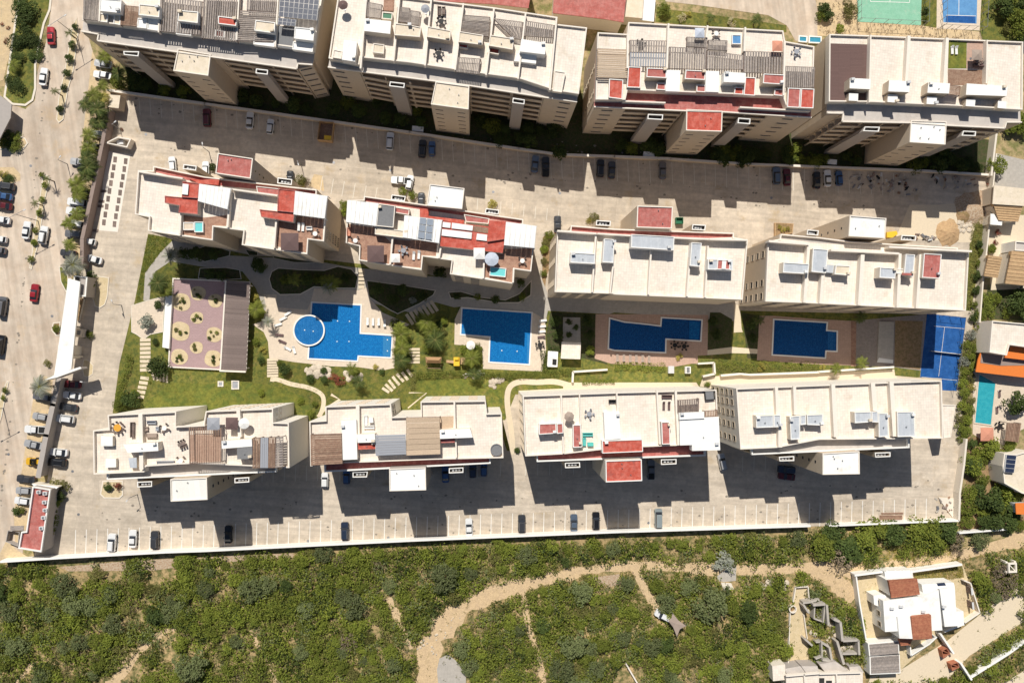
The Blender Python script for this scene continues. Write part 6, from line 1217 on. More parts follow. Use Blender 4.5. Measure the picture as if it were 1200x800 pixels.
# shaded gardens behind the upper retaining wall
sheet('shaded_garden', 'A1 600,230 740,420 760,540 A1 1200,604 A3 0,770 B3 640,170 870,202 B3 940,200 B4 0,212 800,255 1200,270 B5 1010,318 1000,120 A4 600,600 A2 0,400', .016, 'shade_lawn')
gsh = ['A1 790,470', 'A1 860,500', 'A1 960,520', 'A1 1080,540', 'A2 230,560', 'A2 300,590', 'A2 420,600', 'A2 520,610', 'A2 600,640', 'A2 760,640', 'A2 840,600', 'A2 900,650', 'A2 1000,600', 'A2 1060,690', 'A2 1150,700', 'A3 40,650', 'A3 70,720', 'A3 420,700', 'A3 480,740', 'A3 560,760', 'B3 540,120', 'B3 640,110', 'B3 700,130', 'B3 760,60', 'B3 830,80', 'B3 850,50', 'B3 700,60', 'B3 880,190', 'B4 40,150', 'B4 100,170', 'B4 200,150', 'B4 260,170',
       'B4 600,200', 'B4 640,180', 'B4 680,215', 'B4 720,180', 'B4 770,220', 'B4 820,200', 'B4 850,215', 'B4 890,210', 'B4 740,250', 'B4 640,235', 'B4 1010,190', 'B4 1060,185', 'B4 1090,230', 'B4 1130,250', 'B4 1020,240', 'B4 1180,240', 'B5 20,240', 'B5 560,270', 'B5 620,250', 'B5 700,265', 'B5 760,230', 'B5 830,270', 'B5 880,260', 'B5 930,280', 'B5 640,200', 'B5 720,200', 'B5 160,215', 'B5 220,240', 'A1 700,480']
for s in gsh:
    p = PX(s)[0]; bl = [(385, 'first'), (685, 'second'), (950, 'third'), (1300, 'last')]; nm = [b for a, b in bl if p[0] < a][0]; tw = {'first': 240, 'second': 528, 'third': 808, 'last': 1060}[nm]; sd = 'left' if p[0] < tw else 'right'
    plant(rnd.choice(('dark', 'topiary', 'dark', 'dark', 'green')), p, rnd.uniform(1.3, 2.3), 'shaded garden tree below the %s tall block, %s of its stair tower' % (nm, sd), 'tree', group='shaded trees %s of the %s tall block tower' % (sd, nm))
for s, lb in (('B3 48,55', 'white garage box in the shade left of the second tall block tower'), ('B4 203,205', 'white flat box in the shaded garden below the third tall block'), ('B5 72,248', 'white flat box in the shaded garden below the last tall block')):
    p = PX(s)[0]; t = thing('pump_box', lb, 'utility box', p); w = W(p, 1.2); MB().bx(w.x, w.y, 0, 2.7, 1.1, 1.1, 'white_paint', -.08).out('housing', t); MB().bx(w.x, w.y, 1.101, 2.9, 1.3, .12, 'white_roof', -.08).out('lid', t)
# ---------------------------------------------------------------- scrubland
SCP = PX('G -5,668 66,662 330,648 600,638 900,628 1125,620 1125,640 1190,648 1200,640 1215,640 1215,810 -10,810')
EXC = [PX(s) for s in ('F5 200,150 850,85 960,390 1210,200 1210,460 900,660 700,800 260,800 255,560', 'F4 1010,225 1150,215 1160,700 1200,830 900,830 930,680 1015,680', 'F5 -20,690 260,720 260,820 -20,820', 'F5 1020,800 1220,680 1220,830 1020,830', 'F3 170,630 260,640 350,760 350,840 150,840', 'F4 590,100 720,100 730,260 600,260', 'F4 300,385 430,460 370,540 240,400', 'F5 890,790 1220,560 1220,590 900,810')]
BARE = [(200, 762, 16), (165, 785, 14), (150, 790, 12), (88, 670, 26), (130, 668, 20), (190, 668, 22), (30, 690, 14), (168, 722, 8), (207, 742, 12), (275, 702, 8), (330, 738, 8), (293, 765, 9), (440, 735, 11), (460, 720, 10), (445, 765, 10), (350, 688, 5), (108, 752, 6), (40, 762, 8), (410, 770, 7), (344, 650, 8), (272, 652, 12), (600, 745, 4), (560, 742, 5), (617, 725, 8), (1040, 648, 14), (1085, 640, 5), (925, 678, 12), (975, 682, 16), (705, 673, 14), (855, 725, 5), (860, 760, 5), (890, 785, 10), (805, 765, 5), (740, 790, 18), (515, 750, 14), (740, 680, 6), (480, 755, 8), (720, 674, 10), (1150, 660, 8), (1185, 735, 10)]
def free(x, y, m=1.0):
    if not pip(x, y, SCP): return False
    for e in EXC:
        if pip(x, y, e): return False
    for a, b, c in TR:
        if (x - a) ** 2 + (y - b) ** 2 < (c + m) ** 2: return False
    for a, b, c in BARE:
        if (x - a) ** 2 + (y - b) ** 2 < (c * .85) ** 2: return False
    return True
def region(x, y):
    v = 'left' if x < 250 else ('centre left' if x < 500 else ('centre' if x < 740 else ('centre right' if x < 960 else 'right')))
    return '%s %s' % (v, 'just below the long white wall' if y < 668 else ('in the middle of the scrub band' if y < 735 else 'near the bottom edge'))
NAMED = [('F3 205,190', 'grey', 3.9, 'large rounded grey green tree standing above the bend of the dirt track'), ('F3 690,55', 'grey', 2.6, 'round grey tree just below the white wall at the centre'), ('F4 560,345', 'grey', 4.6, 'broad grey tree in the scrub right of the shade sail'), ('F4 70,220', 'grey', 2.2, 'grey tree left of the forking dirt track'), ('F4 635,85', 'silver', 2.6, 'blue grey tree overhanging the grey pad on the track'), ('F1 380,230', 'grey', 3.2, 'grey tree at the left below the car park wall'), ('F1 440,330', 'grey', 3.2, 'second grey tree at the left, lower than its neighbour'), ('F1 1120,690', 'grey', 4.2, 'big grey tree at the bottom left beside the bare sand'), ('F2 275,255', 'grey', 3.2, 'grey tree above the thin diagonal path'), ('F2 870,350', 'grey', 3.4, 'grey tree in the centre left scrub'), ('F2 600,370', 'grey', 2.4, 'blue grey tree left of the centre left grey tree'), ('F2 840,560', 'dry', 2.6, 'bare twiggy grey tree at centre left'), ('F5 130,70', 'dry', 3.8, 'leafless brown tree at the track end left of the villa'), ('F5 1085,180', 'dry', 3.8, 'leafless grey tree above the lower right road'), ('F5 1095,250', 'dry', 2.8, 'second leafless tree touching the lower right road'), ('F3 960,570', 'grey', 3.8, 'grey tree below the dirt track at the centre right'), ('F3 1000,270', 'grey', 3.2, 'grey tree close under the track at the centre right'), ('F3 890,720', 'grey', 3.2, 'grey tree near the bottom edge, right of the thin path'), ('F3 310,600', 'grey', 2.6, 'grey tree beside the concrete pad at the track bend'), ('F3 350,700', 'grey', 2.4, 'small grey tree under the tree at the concrete pad'), ('F3 1090,720', 'grey', 2.6, 'pale grey green tree left of the bottom white wall piece'), ('F1 1000,390', 'grey', 2.6, 'grey tree right of the small bare patch at left'), ('F4 300,330', 'grey', 2.8, 'grey tree on the right of the dirt branch'), ('F4 440,240', 'grey', 2.6, 'grey green tree right of the track fork'), ('F2 1100,690', 'grey', 2.2, 'grey tree at the bottom between two bare patches'), ('F2 560,620', 'grey', 2.0, 'pale grey bush at the bottom centre left'), ('F1 50,380', 'grey', 2.8, 'grey tree at the left frame edge'), ('F1 100,590', 'grey', 2.8, 'dark grey tree low at the left frame edge'), ('F2 1010,100', 'dry', 1.6, 'purple grey bare shrub below the white wall'), ('F2 790,90', 'dry', 1.8, 'purple brown bare shrub in the upper scrub'), ('F3 150,70', 'dry', 1.2, 'small pale bare shrub above the large grey tree'), ('E5 150,600', 'dark', 3.6, 'dark tree right of the leafless brown tree'), ('E5 30,600', 'green', 3.6, 'green tree at the left of the leafless brown tree'), ('E5 250,545', 'green', 3.6, 'bushy tree under the wall end, left of the timber beams'), ('E5 340,510', 'green', 3.2, 'bushy tree straight below the stacked timber beams'), ('E5 430,525', 'dark', 3.2, 'dark bushy tree below the short white wall'), ('E5 570,505', 'green', 3.2, 'bushy tree below the short white wall, right'), ('E5 660,500', 'green', 3.4, 'tall bush below the timber yard at right'), ('E5 740,510', 'dark', 3.2, 'dark bush at the end of the short white wall'), ('E5 690,580', 'green', 2.6, 'bush above the terraced dry grass'), ('E5 800,560', 'dry', 2.8, 'half bare tree near the wall corner at right'), ('E5 940,560', 'grey', 2.6, 'grey green tree beside the ascending track'), ('E5 810,620', 'dry', 1.8, 'thin bare tree under the half bare one'), ('E5 80,520', 'dark', 3.0, 'dark bush directly below the wall end'), ('E5 200,660', 'dark', 2.4, 'dark bush hanging over the track end')]
pts_used = []
for s, k, r, lb in NAMED:
    p = PX(s)[0]; plant(k, p, r, lb, hs=.85); pts_used.append((p[0], p[1], r / .22))
kinds = {'green': 'green leafy', 'olive': 'dry olive', 'grey': 'grey green', 'dark': 'dark green', 'bright': 'yellow green'}
cnt = 0; tries = 0
while cnt < 300 and tries < 30000:
    tries += 1; x, y = rnd.uniform(-5, 1205), rnd.uniform(622, 805); r = rnd.uniform(1.1, 2.3)
    if not free(x, y, r / .22 * .75): continue
    if any((x - a) ** 2 + (y - b) ** 2 < ((r / .22 + c) * .62) ** 2 for a, b, c in pts_used): continue
    k = rnd.choices(('green', 'olive', 'grey', 'dark', 'bright'), (8, 4, 2.5, .5, 5))[0]
    if k in ('grey', 'dark'): r *= 1.2
    pts_used.append((x, y, r / .22)); cnt += 1
    plant(k, (x, y), r, '%s bush, %s' % (kinds[k], region(x, y)), 'bush', 'scrub_bush', group='%s bushes %s' % (kinds[k], region(x, y)), hs=.85)
# undergrowth that nobody could count: tall thickets and low cover, with open soil between them
def nzf(x, y):
    return .5 + .2 * math.sin(x * .043 + 1.3 * math.sin(y * .051)) + .17 * math.sin(y * .083 + x * .031 + 2.1) + .15 * math.sin(x * .107 - y * .093 + .7) + .10 * math.sin(x * .21 + y * .17)
def cover_of(n, m, lo, hi, seed, per, lf, top=1.0, thr=.2, lab='', off=0):
    r_ = random.Random(seed); P = []; S = []; k = 0
    while k < n:
        x, y = r_.uniform(-5, 1205), r_.uniform(615, 805)
        if nzf(x + off, y) < thr + r_.uniform(-.12, .12) or not free(x, y, 1.0 + lo * 1.5 if lo > .5 else -.3): k += .1; continue
        w = W((x, y)); rad = r_.uniform(lo, hi); k += 1; q_ = int(per * (rad / hi) ** 1.5) + 6
        d = nr.normal(size=(q_, 3)); d /= np.linalg.norm(d, axis=1)[:, None]; d[:, 2] = np.abs(d[:, 2]) * top
        lump = 1 + .25 * np.sin(np.arctan2(d[:, 1], d[:, 0]) * 3 + r_.uniform(0, 6))
        P.append(np.array((w.x, w.y, .05)) + d * (rad * nr.uniform(.7, 1, q_) * lump)[:, None]); S.append(nr.uniform(lf * .6, lf * 1.35, q_))
    o = bpy.data.objects.new('undergrowth', leafmesh('undergrowth', np.vstack(P), np.concatenate(S), m)); COL.objects.link(o)
    tag(o, lab, 'undergrowth', kind='stuff')
for n_, m_, lo, hi, sd, per, lf, top, thr, of, lb in ((1250, 'leaf_green', 1.0, 2.6, 3, 130, .22, 1.0, .40, 0, 'tall leafy green thicket of the scrubland'), (850, 'leaf_bright', .9, 2.1, 5, 100, .22, .9, .46, 90, 'yellow green thicket of the scrubland'), (520, 'leaf_olive', .9, 1.9, 4, 90, .2, .9, .40, 200, 'tall dry olive thicket of the scrubland'), (300, 'leaf_grey', .9, 2.4, 8, 120, .2, 1.0, .44, 300, 'grey green thicket of the scrubland'), (240, 'leaf_dark', 1.2, 2.5, 19, 130, .22, 1.1, .45, 400, 'dark green thicket of the scrubland'), (220, 'leaf_dry', .7, 1.6, 9, 70, .13, .9, .4, 60, 'bare twiggy thicket of the scrubland'),
        (4300, 'leaf_green', .3, .9, 13, 20, .15, .8, .42, 0, 'low green cover between the thickets'), (3000, 'leaf_olive', .3, .9, 14, 18, .15, .7, .36, 200, 'low olive cover between the thickets'), (1800, 'leaf_yellow', .2, .6, 15, 12, .12, .6, .2, 120, 'dry yellow grass cover between the thickets'), (900, 'leaf_dry', .2, .6, 16, 12, .11, .6, .1, 20, 'dry brown cover between the thickets')):
    cover_of(n_, m_, lo, hi, sd, per, lf, top, thr, lb, of)
# dry tufts on bare earth and the verge of the tracks
def tufts(n, poly, m, seed, lf=.12, per=8, rad=.35, label=''):
    r_ = random.Random(seed); Q = PX(poly); P = []; xs = [a for a, b in Q]; ys = [b for a, b in Q]; k = 0
    while k < n:
        x, y = r_.uniform(min(xs), max(xs)), r_.uniform(min(ys), max(ys))
        if not pip(x, y, Q): continue
        w = W((x, y)); k += 1; d = nr.normal(size=(per, 3)) * rad * .5; d[:, 2] = np.abs(d[:, 2]); P.append(np.array((w.x, w.y, .02)) + d)
    o = bpy.data.objects.new('grass_tufts', leafmesh('grass_tufts', np.vstack(P), lf, m)); COL.objects.link(o); tag(o, label, 'grass', kind='stuff')
tufts(900, 'G 0,655 340,645 620,632 1120,615 1200,640 1200,800 0,800', 'leaf_olive', 21, .12, 8, .5, 'loose olive tufts scattered over tracks and bare earth')
tufts(260, 'F5 555,150 835,115 850,180 560,210', 'leaf_yellow', 22, .12, 8, .4, 'dry yellow plants in the villa garden bed')
tufts(420, 'B1 868,670 1005,695 C1 940,80 850,200 830,360 800,360', 'leaf_bright', 23, .09, 6, .3, 'short bright grass in the narrow west lawn')
tufts(700, 'D1 760,40 D1 990,180 D2 380,190 D3 40,210 D3 560,250 D3 540,330 D2 1100,340 640,320 D2 0,380 D1 830,390', 'leaf_bright', 24, .08, 6, .4, 'short uneven grass of the central lawn')
tufts(420, 'B5 900,490 975,480 C5 950,30 880,420 865,400', 'leaf_olive', 25, .12, 8, .4, 'rough weeds in the strip between the last middle block and the east wall')
tufts(300, 'E5 250,610 700,560 780,650 270,700', 'leaf_yellow', 26, .12, 8, .5, 'dry yellow grass on the terraces above the villa wall')
tufts(240, 'A5 -10,0 225,0 220,130 600,150 960,190 960,230 0,205', 'leaf_dry', 27, .12, 7, .4, 'dry weeds on the sandy bank below the courts')
# ================================================================ CARS
def carpaint(name, col, metal=.3):
    m = bpy.data.materials.new(name); m.use_nodes = True; b = m.node_tree.nodes['Principled BSDF']; b.inputs['Base Color'].default_value = (*col, 1); b.inputs['Metallic'].default_value = metal; b.inputs['Roughness'].default_value = .35
    b.inputs['Coat Weight'].default_value = .6; b.inputs['Coat Roughness'].default_value = .08; M[name] = m
for n_, c_ in (('white', (.80, .80, .79)), ('silver', (.50, .50, .50)), ('grey', (.17, .17, .18)), ('dark grey', (.06, .062, .068)), ('black', (.016, .016, .018)), ('red', (.36, .02, .03)), ('dark red', (.13, .012, .018)), ('blue', (.05, .12, .27)), ('navy', (.03, .045, .08)), ('yellow', (.75, .42, .02)), ('teal', (.36, .41, .41)), ('blue grey', (.12, .16, .22))): carpaint('paint_' + n_, c_, .1 if n_ in ('white', 'yellow') else .35)
mat('head_lamp', (.75, .75, .72), .2, 0); mat('tail_lamp', (.4, .02, .02), .3, 0)
MC = {}
def rr(L, Wd, z, c=.25, front=0, n=4, x0=0.0):
    pts = []
    for (cx, cy, a0) in ((L / 2 - c, Wd / 2 - c, 0), (-L / 2 + c, Wd / 2 - c, 90), (-L / 2 + c, -Wd / 2 + c, 180), (L / 2 - c, -Wd / 2 + c, 270)):
        for k in range(n + 1): a = R(a0 + 90 * k / n); pts.append((x0 + cx + c * math.cos(a), cy + c * math.sin(a), z))
    return pts
def loft(mb, rings, m, cap=True):
    n = len(rings[0]); vs = [v for r_ in rings for v in r_]; fs = [[j * n + i, j * n + (i + 1) % n, (j + 1) * n + (i + 1) % n, (j + 1) * n + i] for j in range(len(rings) - 1) for i in range(n)]
    if cap: fs.append([(len(rings) - 1) * n + i for i in range(n)])
    return mb.add(vs, fs, m)
def carproto(col, kind):
    key = (col, kind)
    if key in MC: return MC[key]
    p = 'paint_' + col; L, Wd = {'sedan': (4.5, 1.8), 'hatch': (3.9, 1.72), 'suv': (4.6, 1.9), 'pickup': (5.2, 1.9), 'van': (5.0, 1.95), 'buggy': (3.3, 1.8)}[kind]
    gb, gt, rb, rt, zb, zr = {'sedan': (.75, .10, -1.70, -1.05, .92, 1.42), 'hatch': (.75, .25, -1.75, -1.45, .95, 1.48), 'suv': (.95, .40, -2.05, -1.75, 1.05, 1.68), 'pickup': (1.0, .5, -.75, -.55, 1.05, 1.72), 'van': (1.7, 1.1, -2.3, -2.15, 1.05, 1.95), 'buggy': (.5, .2, -1.0, -.8, .9, 1.6)}[kind]
    parts = []
    mb = MB(); loft(mb, [rr(L - .1, Wd - .1, .22, .3), rr(L, Wd, .45, .38), rr(L - .02, Wd, .72, .38), rr(L - .14, Wd - .12, zb, .42)], p)
    mb.bx(gb - .15, Wd / 2 + .04, zb - .05, .18, .16, .12, p).bx(gb - .15, -Wd / 2 - .04, zb - .05, .18, .16, .12, p)
    parts.append(('body', mb.mesh('car_body')))
    hw, ht = Wd / 2 - .14, Wd / 2 - .30
    z0 = zb + .002; A_ = [(gb, -hw, z0), (gb, hw, z0), (rb, hw, z0), (rb, -hw, z0)]; B_ = [(gt, -ht, zr), (gt, ht, zr), (rt, ht, zr), (rt, -ht, zr)]
    parts.append(('windscreen', MB().add([A_[0], A_[1], B_[1], B_[0]], [[0, 1, 2, 3]], 'glass_dark').mesh('windscreen')))
    parts.append(('rear_window', MB().add([A_[2], A_[3], B_[3], B_[2]], [[0, 1, 2, 3]], 'glass_dark').mesh('rear_window')))
    for a, b in ((1, 2), (3, 0)): parts.append(('side_window', MB().add([A_[a], A_[b], B_[b], B_[a]], [[0, 1, 2, 3]], 'glass_dark').mesh('side_window')))
    if kind != 'buggy':
        cx = (gt + rt) / 2; mb = MB(); loft(mb, [rr(gt - rt + .1, 2 * ht + .1, zr - .03, .16, x0=cx), rr(gt - rt + .04, 2 * ht + .04, zr + .03, .16, x0=cx), rr(gt - rt - .25, 2 * ht - .25, zr + .06, .12, x0=cx)], p); parts.append(('roof', mb.mesh('car_roof')))
        if kind == 'suv':
            for s in (-1, 1): parts.append(('roof_rail', MB().bx(cx, s * (ht - .05), zr + .07, gt - rt - .2, .05, .05, 'steel').mesh('roof_rail')))
    else:
        mb = MB()
        for s in (-1, 1): mb.bx(-.3, s * ht, zr, 1.1, .06, .06, 'black').bx(-1.2, s * .75, .5, .8, .3, .5, 'black')
        for x in (.2, -.3, -.8): mb.bx(x, 0, zr + .061, .06, 2 * ht, .05, 'black')
        parts.append(('roll_cage', mb.mesh('roll_cage'))); parts.append(('seat', MB().bx(-.3, .35, .905, .5, .45, .5, 'black').mesh('seat'))); parts.append(('seat', MB().bx(-.3, -.35, .905, .5, .45, .5, 'black').mesh('seat')))
    if kind == 'pickup': parts.append(('load_bed', MB().bx(-1.68, 0, zb + .003, 1.55, Wd - .38, .02, 'black').mesh('load_bed')))
    if kind in ('sedan', 'suv', 'hatch'):
        parts.append(('bonnet', MB().add([(gb + .12, -hw + .05, zb + .006), (gb + .12, hw - .05, zb + .006), (L / 2 - .35, hw - .22, zb + .006), (L / 2 - .35, -hw + .22, zb + .006), (gb + .3, 0, zb + .05), (L / 2 - .5, 0, zb + .03)], [[0, 4, 5, 3][::-1], [4, 1, 2, 5][::-1], [0, 1, 4][::-1], [3, 5, 2][::-1]], p).mesh('bonnet')))
    for x in (L / 2 - .8, -L / 2 + .8):
        for s in (-1, 1):
            n = 12; vs = []
            for yy in (s * (Wd / 2 - .20), s * (Wd / 2 + .01)): vs += [(x + .32 * math.cos(6.283 * i / n), yy, .32 + .32 * math.sin(6.283 * i / n)) for i in range(n)]
            parts.append(('wheel', MB().add(vs, [[i, (i + 1) % n, n + (i + 1) % n, n + i] for i in range(n)] + [list(range(n)), list(range(n, 2 * n))], 'rubber').mesh('wheel')))
    for s in (-1, 1):
        parts.append(('headlight', MB().bx(L / 2 - .17, s * (Wd / 2 - .36), .66, .2, .34, .14, 'head_lamp', -s * .3).mesh('headlight'))); parts.append(('tail_light', MB().bx(-L / 2 + .12, s * (Wd / 2 - .3), .7, .16, .3, .14, 'tail_lamp').mesh('tail_light')))
    MC[key] = parts; return parts
def car(s, ang, col, kind, label, group=None, sc=1.0, cat=None):
    p = W(PX(s)[0], .8); p.z = 0.016
    o = thing('parked_car' if kind in ('sedan', 'hatch', 'suv') else kind, label, cat or {'pickup': 'pickup', 'van': 'van', 'buggy': 'buggy'}.get(kind, 'car'), p, rot=R(ang), group=group); o.scale = (sc, sc, sc)
    for nm, me in carproto(col, kind): c = bpy.data.objects.new(nm, me); COL.objects.link(c); c.parent = o
    return o
CARS = [('A1 298,210', 92, 'red', 'sedan', 'bright red car driving on the avenue beside the top lawn'), ('A1 255,450', 83, 'white', 'sedan', 'white sedan at the kerb of the avenue lawn'), ('A1 605,375', 172, 'silver', 'sedan', 'silver car under the palm, upper of two by the first tall block'), ('A1 600,440', 172, 'white', 'sedan', 'white car under the palm, lower of two by the first tall block'),
 ('B1 155,648', 82, 'white', 'sedan', 'white car left of the median, beside another white car'), ('B1 255,677', 80, 'white', 'suv', 'white car right of the median on the avenue'), ('C1 200,315', 83, 'red', 'sedan', 'red sedan driving alone on the avenue left of the canopy'), ('C1 12,395', 82, 'grey', 'van', 'large grey van at the left frame edge'), ('C1 0,620', 82, 'black', 'van', 'black van mostly cut off by the left frame edge'),
 ('B1 30,390', 172, 'dark grey', 'suv', 'dark grey SUV topmost in the left edge parking row'), ('B1 18,450', 172, 'blue', 'sedan', 'blue car second in the left edge parking row'), ('B1 15,505', 172, 'dark red', 'sedan', 'maroon car third in the left edge parking row'), ('B1 5,587', 172, 'white', 'sedan', 'white car fourth in the left edge parking row'), ('B1 -8,700', 172, 'white', 'hatch', 'white car fifth in the left edge parking row'), ('B1 -14,765', 172, 'grey', 'hatch', 'grey car at the bottom of the left edge parking row'),
 ('B1 575,85', 172, 'white', 'hatch', 'white car tail showing under palms near the top of the west wall'), ('B1 545,160', 172, 'white', 'sedan', 'white car hidden under palms beside the paved strip top'), ('B1 465,250', 172, 'silver', 'sedan', 'silver car nose sticking out from under palms'), ('B1 510,295', 172, 'black', 'suv', 'black SUV covered by a palm at the west wall'), ('B1 490,425', 168, 'grey', 'sedan', 'grey car right of the wide lone palm'), ('B1 455,487', 172, 'white', 'van', 'long white van parked nose out above the white pickup'), ('B1 450,540', 172, 'white', 'pickup', 'white pickup with a dark bed at the west wall'), ('B1 450,612', 170, 'white', 'hatch', 'white hatchback below the white pickup'), ('B1 437,672', 174, 'grey', 'suv', 'grey SUV alone below the white hatchback by the west wall'), ('C1 400,83', 172, 'dark grey', 'hatch', 'dark car nose beside the big silver fan palm'),
 ('C1 545,118', 165, 'white', 'sedan', 'white car inside the west wall beside the gatehouse shrubs'), ('C1 515,12', 165, 'white', 'hatch', 'small white car half hidden right behind the west wall'),
 ('D1 250,322', 172, 'grey', 'suv', 'grey SUV under the big grey fan palm'), ('D1 238,440', 170, 'silver', 'hatch', 'silver hatchback with a grey roof on the avenue side'), ('D1 208,515', 176, 'white', 'pickup', 'white pickup on the avenue side of the grey wall'), ('D1 195,603', 167, 'silver', 'sedan', 'silver sedan just above the yellow buggy'), ('D1 192,702', 178, 'yellow', 'buggy', 'yellow open off-road buggy on the avenue parking'), ('E1 152,206', 172, 'dark grey', 'sedan', 'dark grey sedan below the yellow buggy'), ('E1 140,273', 176, 'silver', 'hatch', 'beige silver car above the small white one near the red building'), ('E1 132,333', 172, 'white', 'hatch', 'small white car left of the red roofed building'),
 ('D1 420,250', 175, 'dark red', 'sedan', 'dark red car in the shade of the white sail'), ('D1 422,315', 173, 'white', 'sedan', 'white sedan just below the dark red car in the inner row'), ('D1 398,385', 170, 'dark grey', 'sedan', 'dark grey sedan between two white cars in the inner row'), ('D1 380,452', 172, 'white', 'suv', 'white SUV with roof box below the dark grey sedan'), ('D1 343,648', 174, 'white', 'sedan', 'white sedan directly above the black car in the inner row'), ('D1 333,707', 175, 'black', 'suv', 'black car at the lower end of the inner parking row'),
 ('E1 655,578', 86, 'white', 'suv', 'white SUV leftmost in the lower car park'), ('E1 778,555', 88, 'white', 'sedan', 'white sedan with a dark windscreen, second in the lower car park'), ('E1 907,562', 90, 'dark grey', 'suv', 'dark grey SUV third from the left in the lower car park'), ('E2 137,530', 90, 'black', 'sedan', 'black car in the tower shadow under the first lower block'), ('E2 820,510', 91, 'navy', 'suv', 'dark navy car in the sun below the gap of the first two lower blocks'), ('E2 703,212', 90, 'white', 'hatch', 'white hatchback in the lane between the first two lower blocks'), ('E2 830,190', 90, 'blue', 'hatch', 'dark blue car in shade under the second lower block'),
 ('E3 348,487', 92, 'white', 'sedan', 'white sedan in the sun below the second lower block'), ('E3 657,466', 90, 'dark grey', 'suv', 'dark grey SUV below the path between the second and third lower blocks'), ('E3 963,462', 90, 'blue grey', 'sedan', 'blue black sedan left of the black one below the third lower block'), ('E3 1092,450', 90, 'black', 'suv', 'black SUV rightmost of the pair below the third lower block'), ('E3 210,175', 92, 'blue', 'sedan', 'blue car in deep shade beside the white stair tower'), ('E3 370,155', 90, 'navy', 'hatch', 'navy car in shade under the second lower block gallery'), ('E3 435,145', 90, 'blue', 'hatch', 'bright blue car in shade under the second lower block gallery'),
 ('E4 258,435', 90, 'teal', 'van', 'pale grey van in the sun below the third lower block'), ('E4 632,105', 102, 'silver', 'suv', 'silver SUV parked askew in the lane left of the last lower block'), ('E4 215,150', 90, 'grey', 'pickup', 'grey pickup in deep shade right of the red stair tower'), ('E4 1010,190', 172, 'dark red', 'sedan', 'dark red car in deep shade under the last lower block'), ('E4 1010,150', 174, 'navy', 'suv', 'navy car behind the dark red one in deep shade'),
 ('A1 1212,690', 92, 'dark red', 'suv', 'dark red SUV at the left of the shaded upper car park'), ('A2 263,706', 86, 'white', 'sedan', 'white sedan in the shaded upper car park below the first tall block'), ('A2 383,742', 84, 'white', 'hatch', 'smaller white car right of the white sedan in the upper car park'), ('B2 1085,128', 86, 'white', 'suv', 'white and black car right of the orange container'), ('B3 75,172', 86, 'black', 'suv', 'black SUV left of the blue car below the second tall block'), ('B3 131,172', 89, 'blue', 'hatch', 'small blue car beside the black SUV in the upper car park'), ('B3 735,262', 84, 'blue grey', 'sedan', 'blue grey sedan left of the dark pickup near the passage'), ('B3 797,278', 90, 'black', 'pickup', 'black pickup parked near the bright passage gap'), ('B3 1118,287', 88, 'black', 'suv', 'black SUV just right of the bright passage gap'), ('B3 1185,296', 88, 'dark grey', 'sedan', 'dark grey car second right of the bright passage gap'), ('B4 283,300', 90, 'grey', 'sedan', 'grey sedan alone below the third tall block'), ('B4 950,330', 92, 'blue grey', 'suv', 'blue grey SUV left of the wine red car'), ('B4 1012,338', 92, 'dark red', 'sedan', 'wine red car near the second bright gap'), ('B4 1187,355', 90, 'black', 'sedan', 'black car left of the white one below the last tall block'), ('B5 50,345', 92, 'white', 'sedan', 'white car below the last tall block'), ('B5 118,345', 94, 'blue', 'hatch', 'blue grey hatchback right of the white car below the last tall block'),
 ('B1 1010,262', 96, 'white', 'hatch', 'white hatchback at the upper end of the first middle block'), ('B2 5,290', 90, 'white', 'hatch', 'white and black car left of the first red stair tower'), ('B2 1150,358', 176, 'white', 'pickup', 'white pickup crosswise above the second middle block'), ('B2 500,345', 90, 'black', 'hatch', 'black car in the shaft shade right of the first red stair tower'), ('B3 0,370', 80, 'white', 'hatch', 'white car left of the white stair tower'), ('B3 68,472', 88, 'dark grey', 'hatch', 'dark grey car tucked behind the red gallery of the second middle block'), ('B3 867,615', 90, 'dark grey', 'sedan', 'dark grey car at the upper left corner of the third middle block'), ('F4 285,405', 152, 'white', 'suv', 'white SUV parked on the dirt track beside the shade sail')]
for s, a, c_, k, lb in CARS: car(s, a, c_, k, lb)
t = thing('waste_skip', 'green waste skip right of the third red stair tower', 'skip', PX('B4 382,592')[0]); p = W(PX('B4 382,592')[0], 1.2); MB().ring([Vector((p.x + a, p.y + b, 0)) for a, b in ((-.95, -.8), (.95, -.8), (.95, .8), (-.95, .8))], .1, 0, 1.3, 'green_plastic').out('side_wall', t); MB().bx(p.x, p.y, .3, 1.6, 1.3, .2, 'green_plastic').out('floor', t)
t = thing('planter_box', 'square ochre planter with small plants by the fourth middle block', 'planter', PX('B4 995,640')[0]); P = WP('B4 940,605 1050,610 1045,665 940,690', .8); MB().prism(inset(P, .2), 0, .7, 'soil').out('soil', t); MB().ring(P, .2, 0, .8, 'tan_tile').out('edge', t)
for s in ('B4 970,630', 'B4 990,645', 'B4 1015,640'): plant('yellow', PX(s)[0], .7, 'small yellowish plant in the square ochre planter', 'plant', 'plant', group='plants in the ochre planter', z=.7)
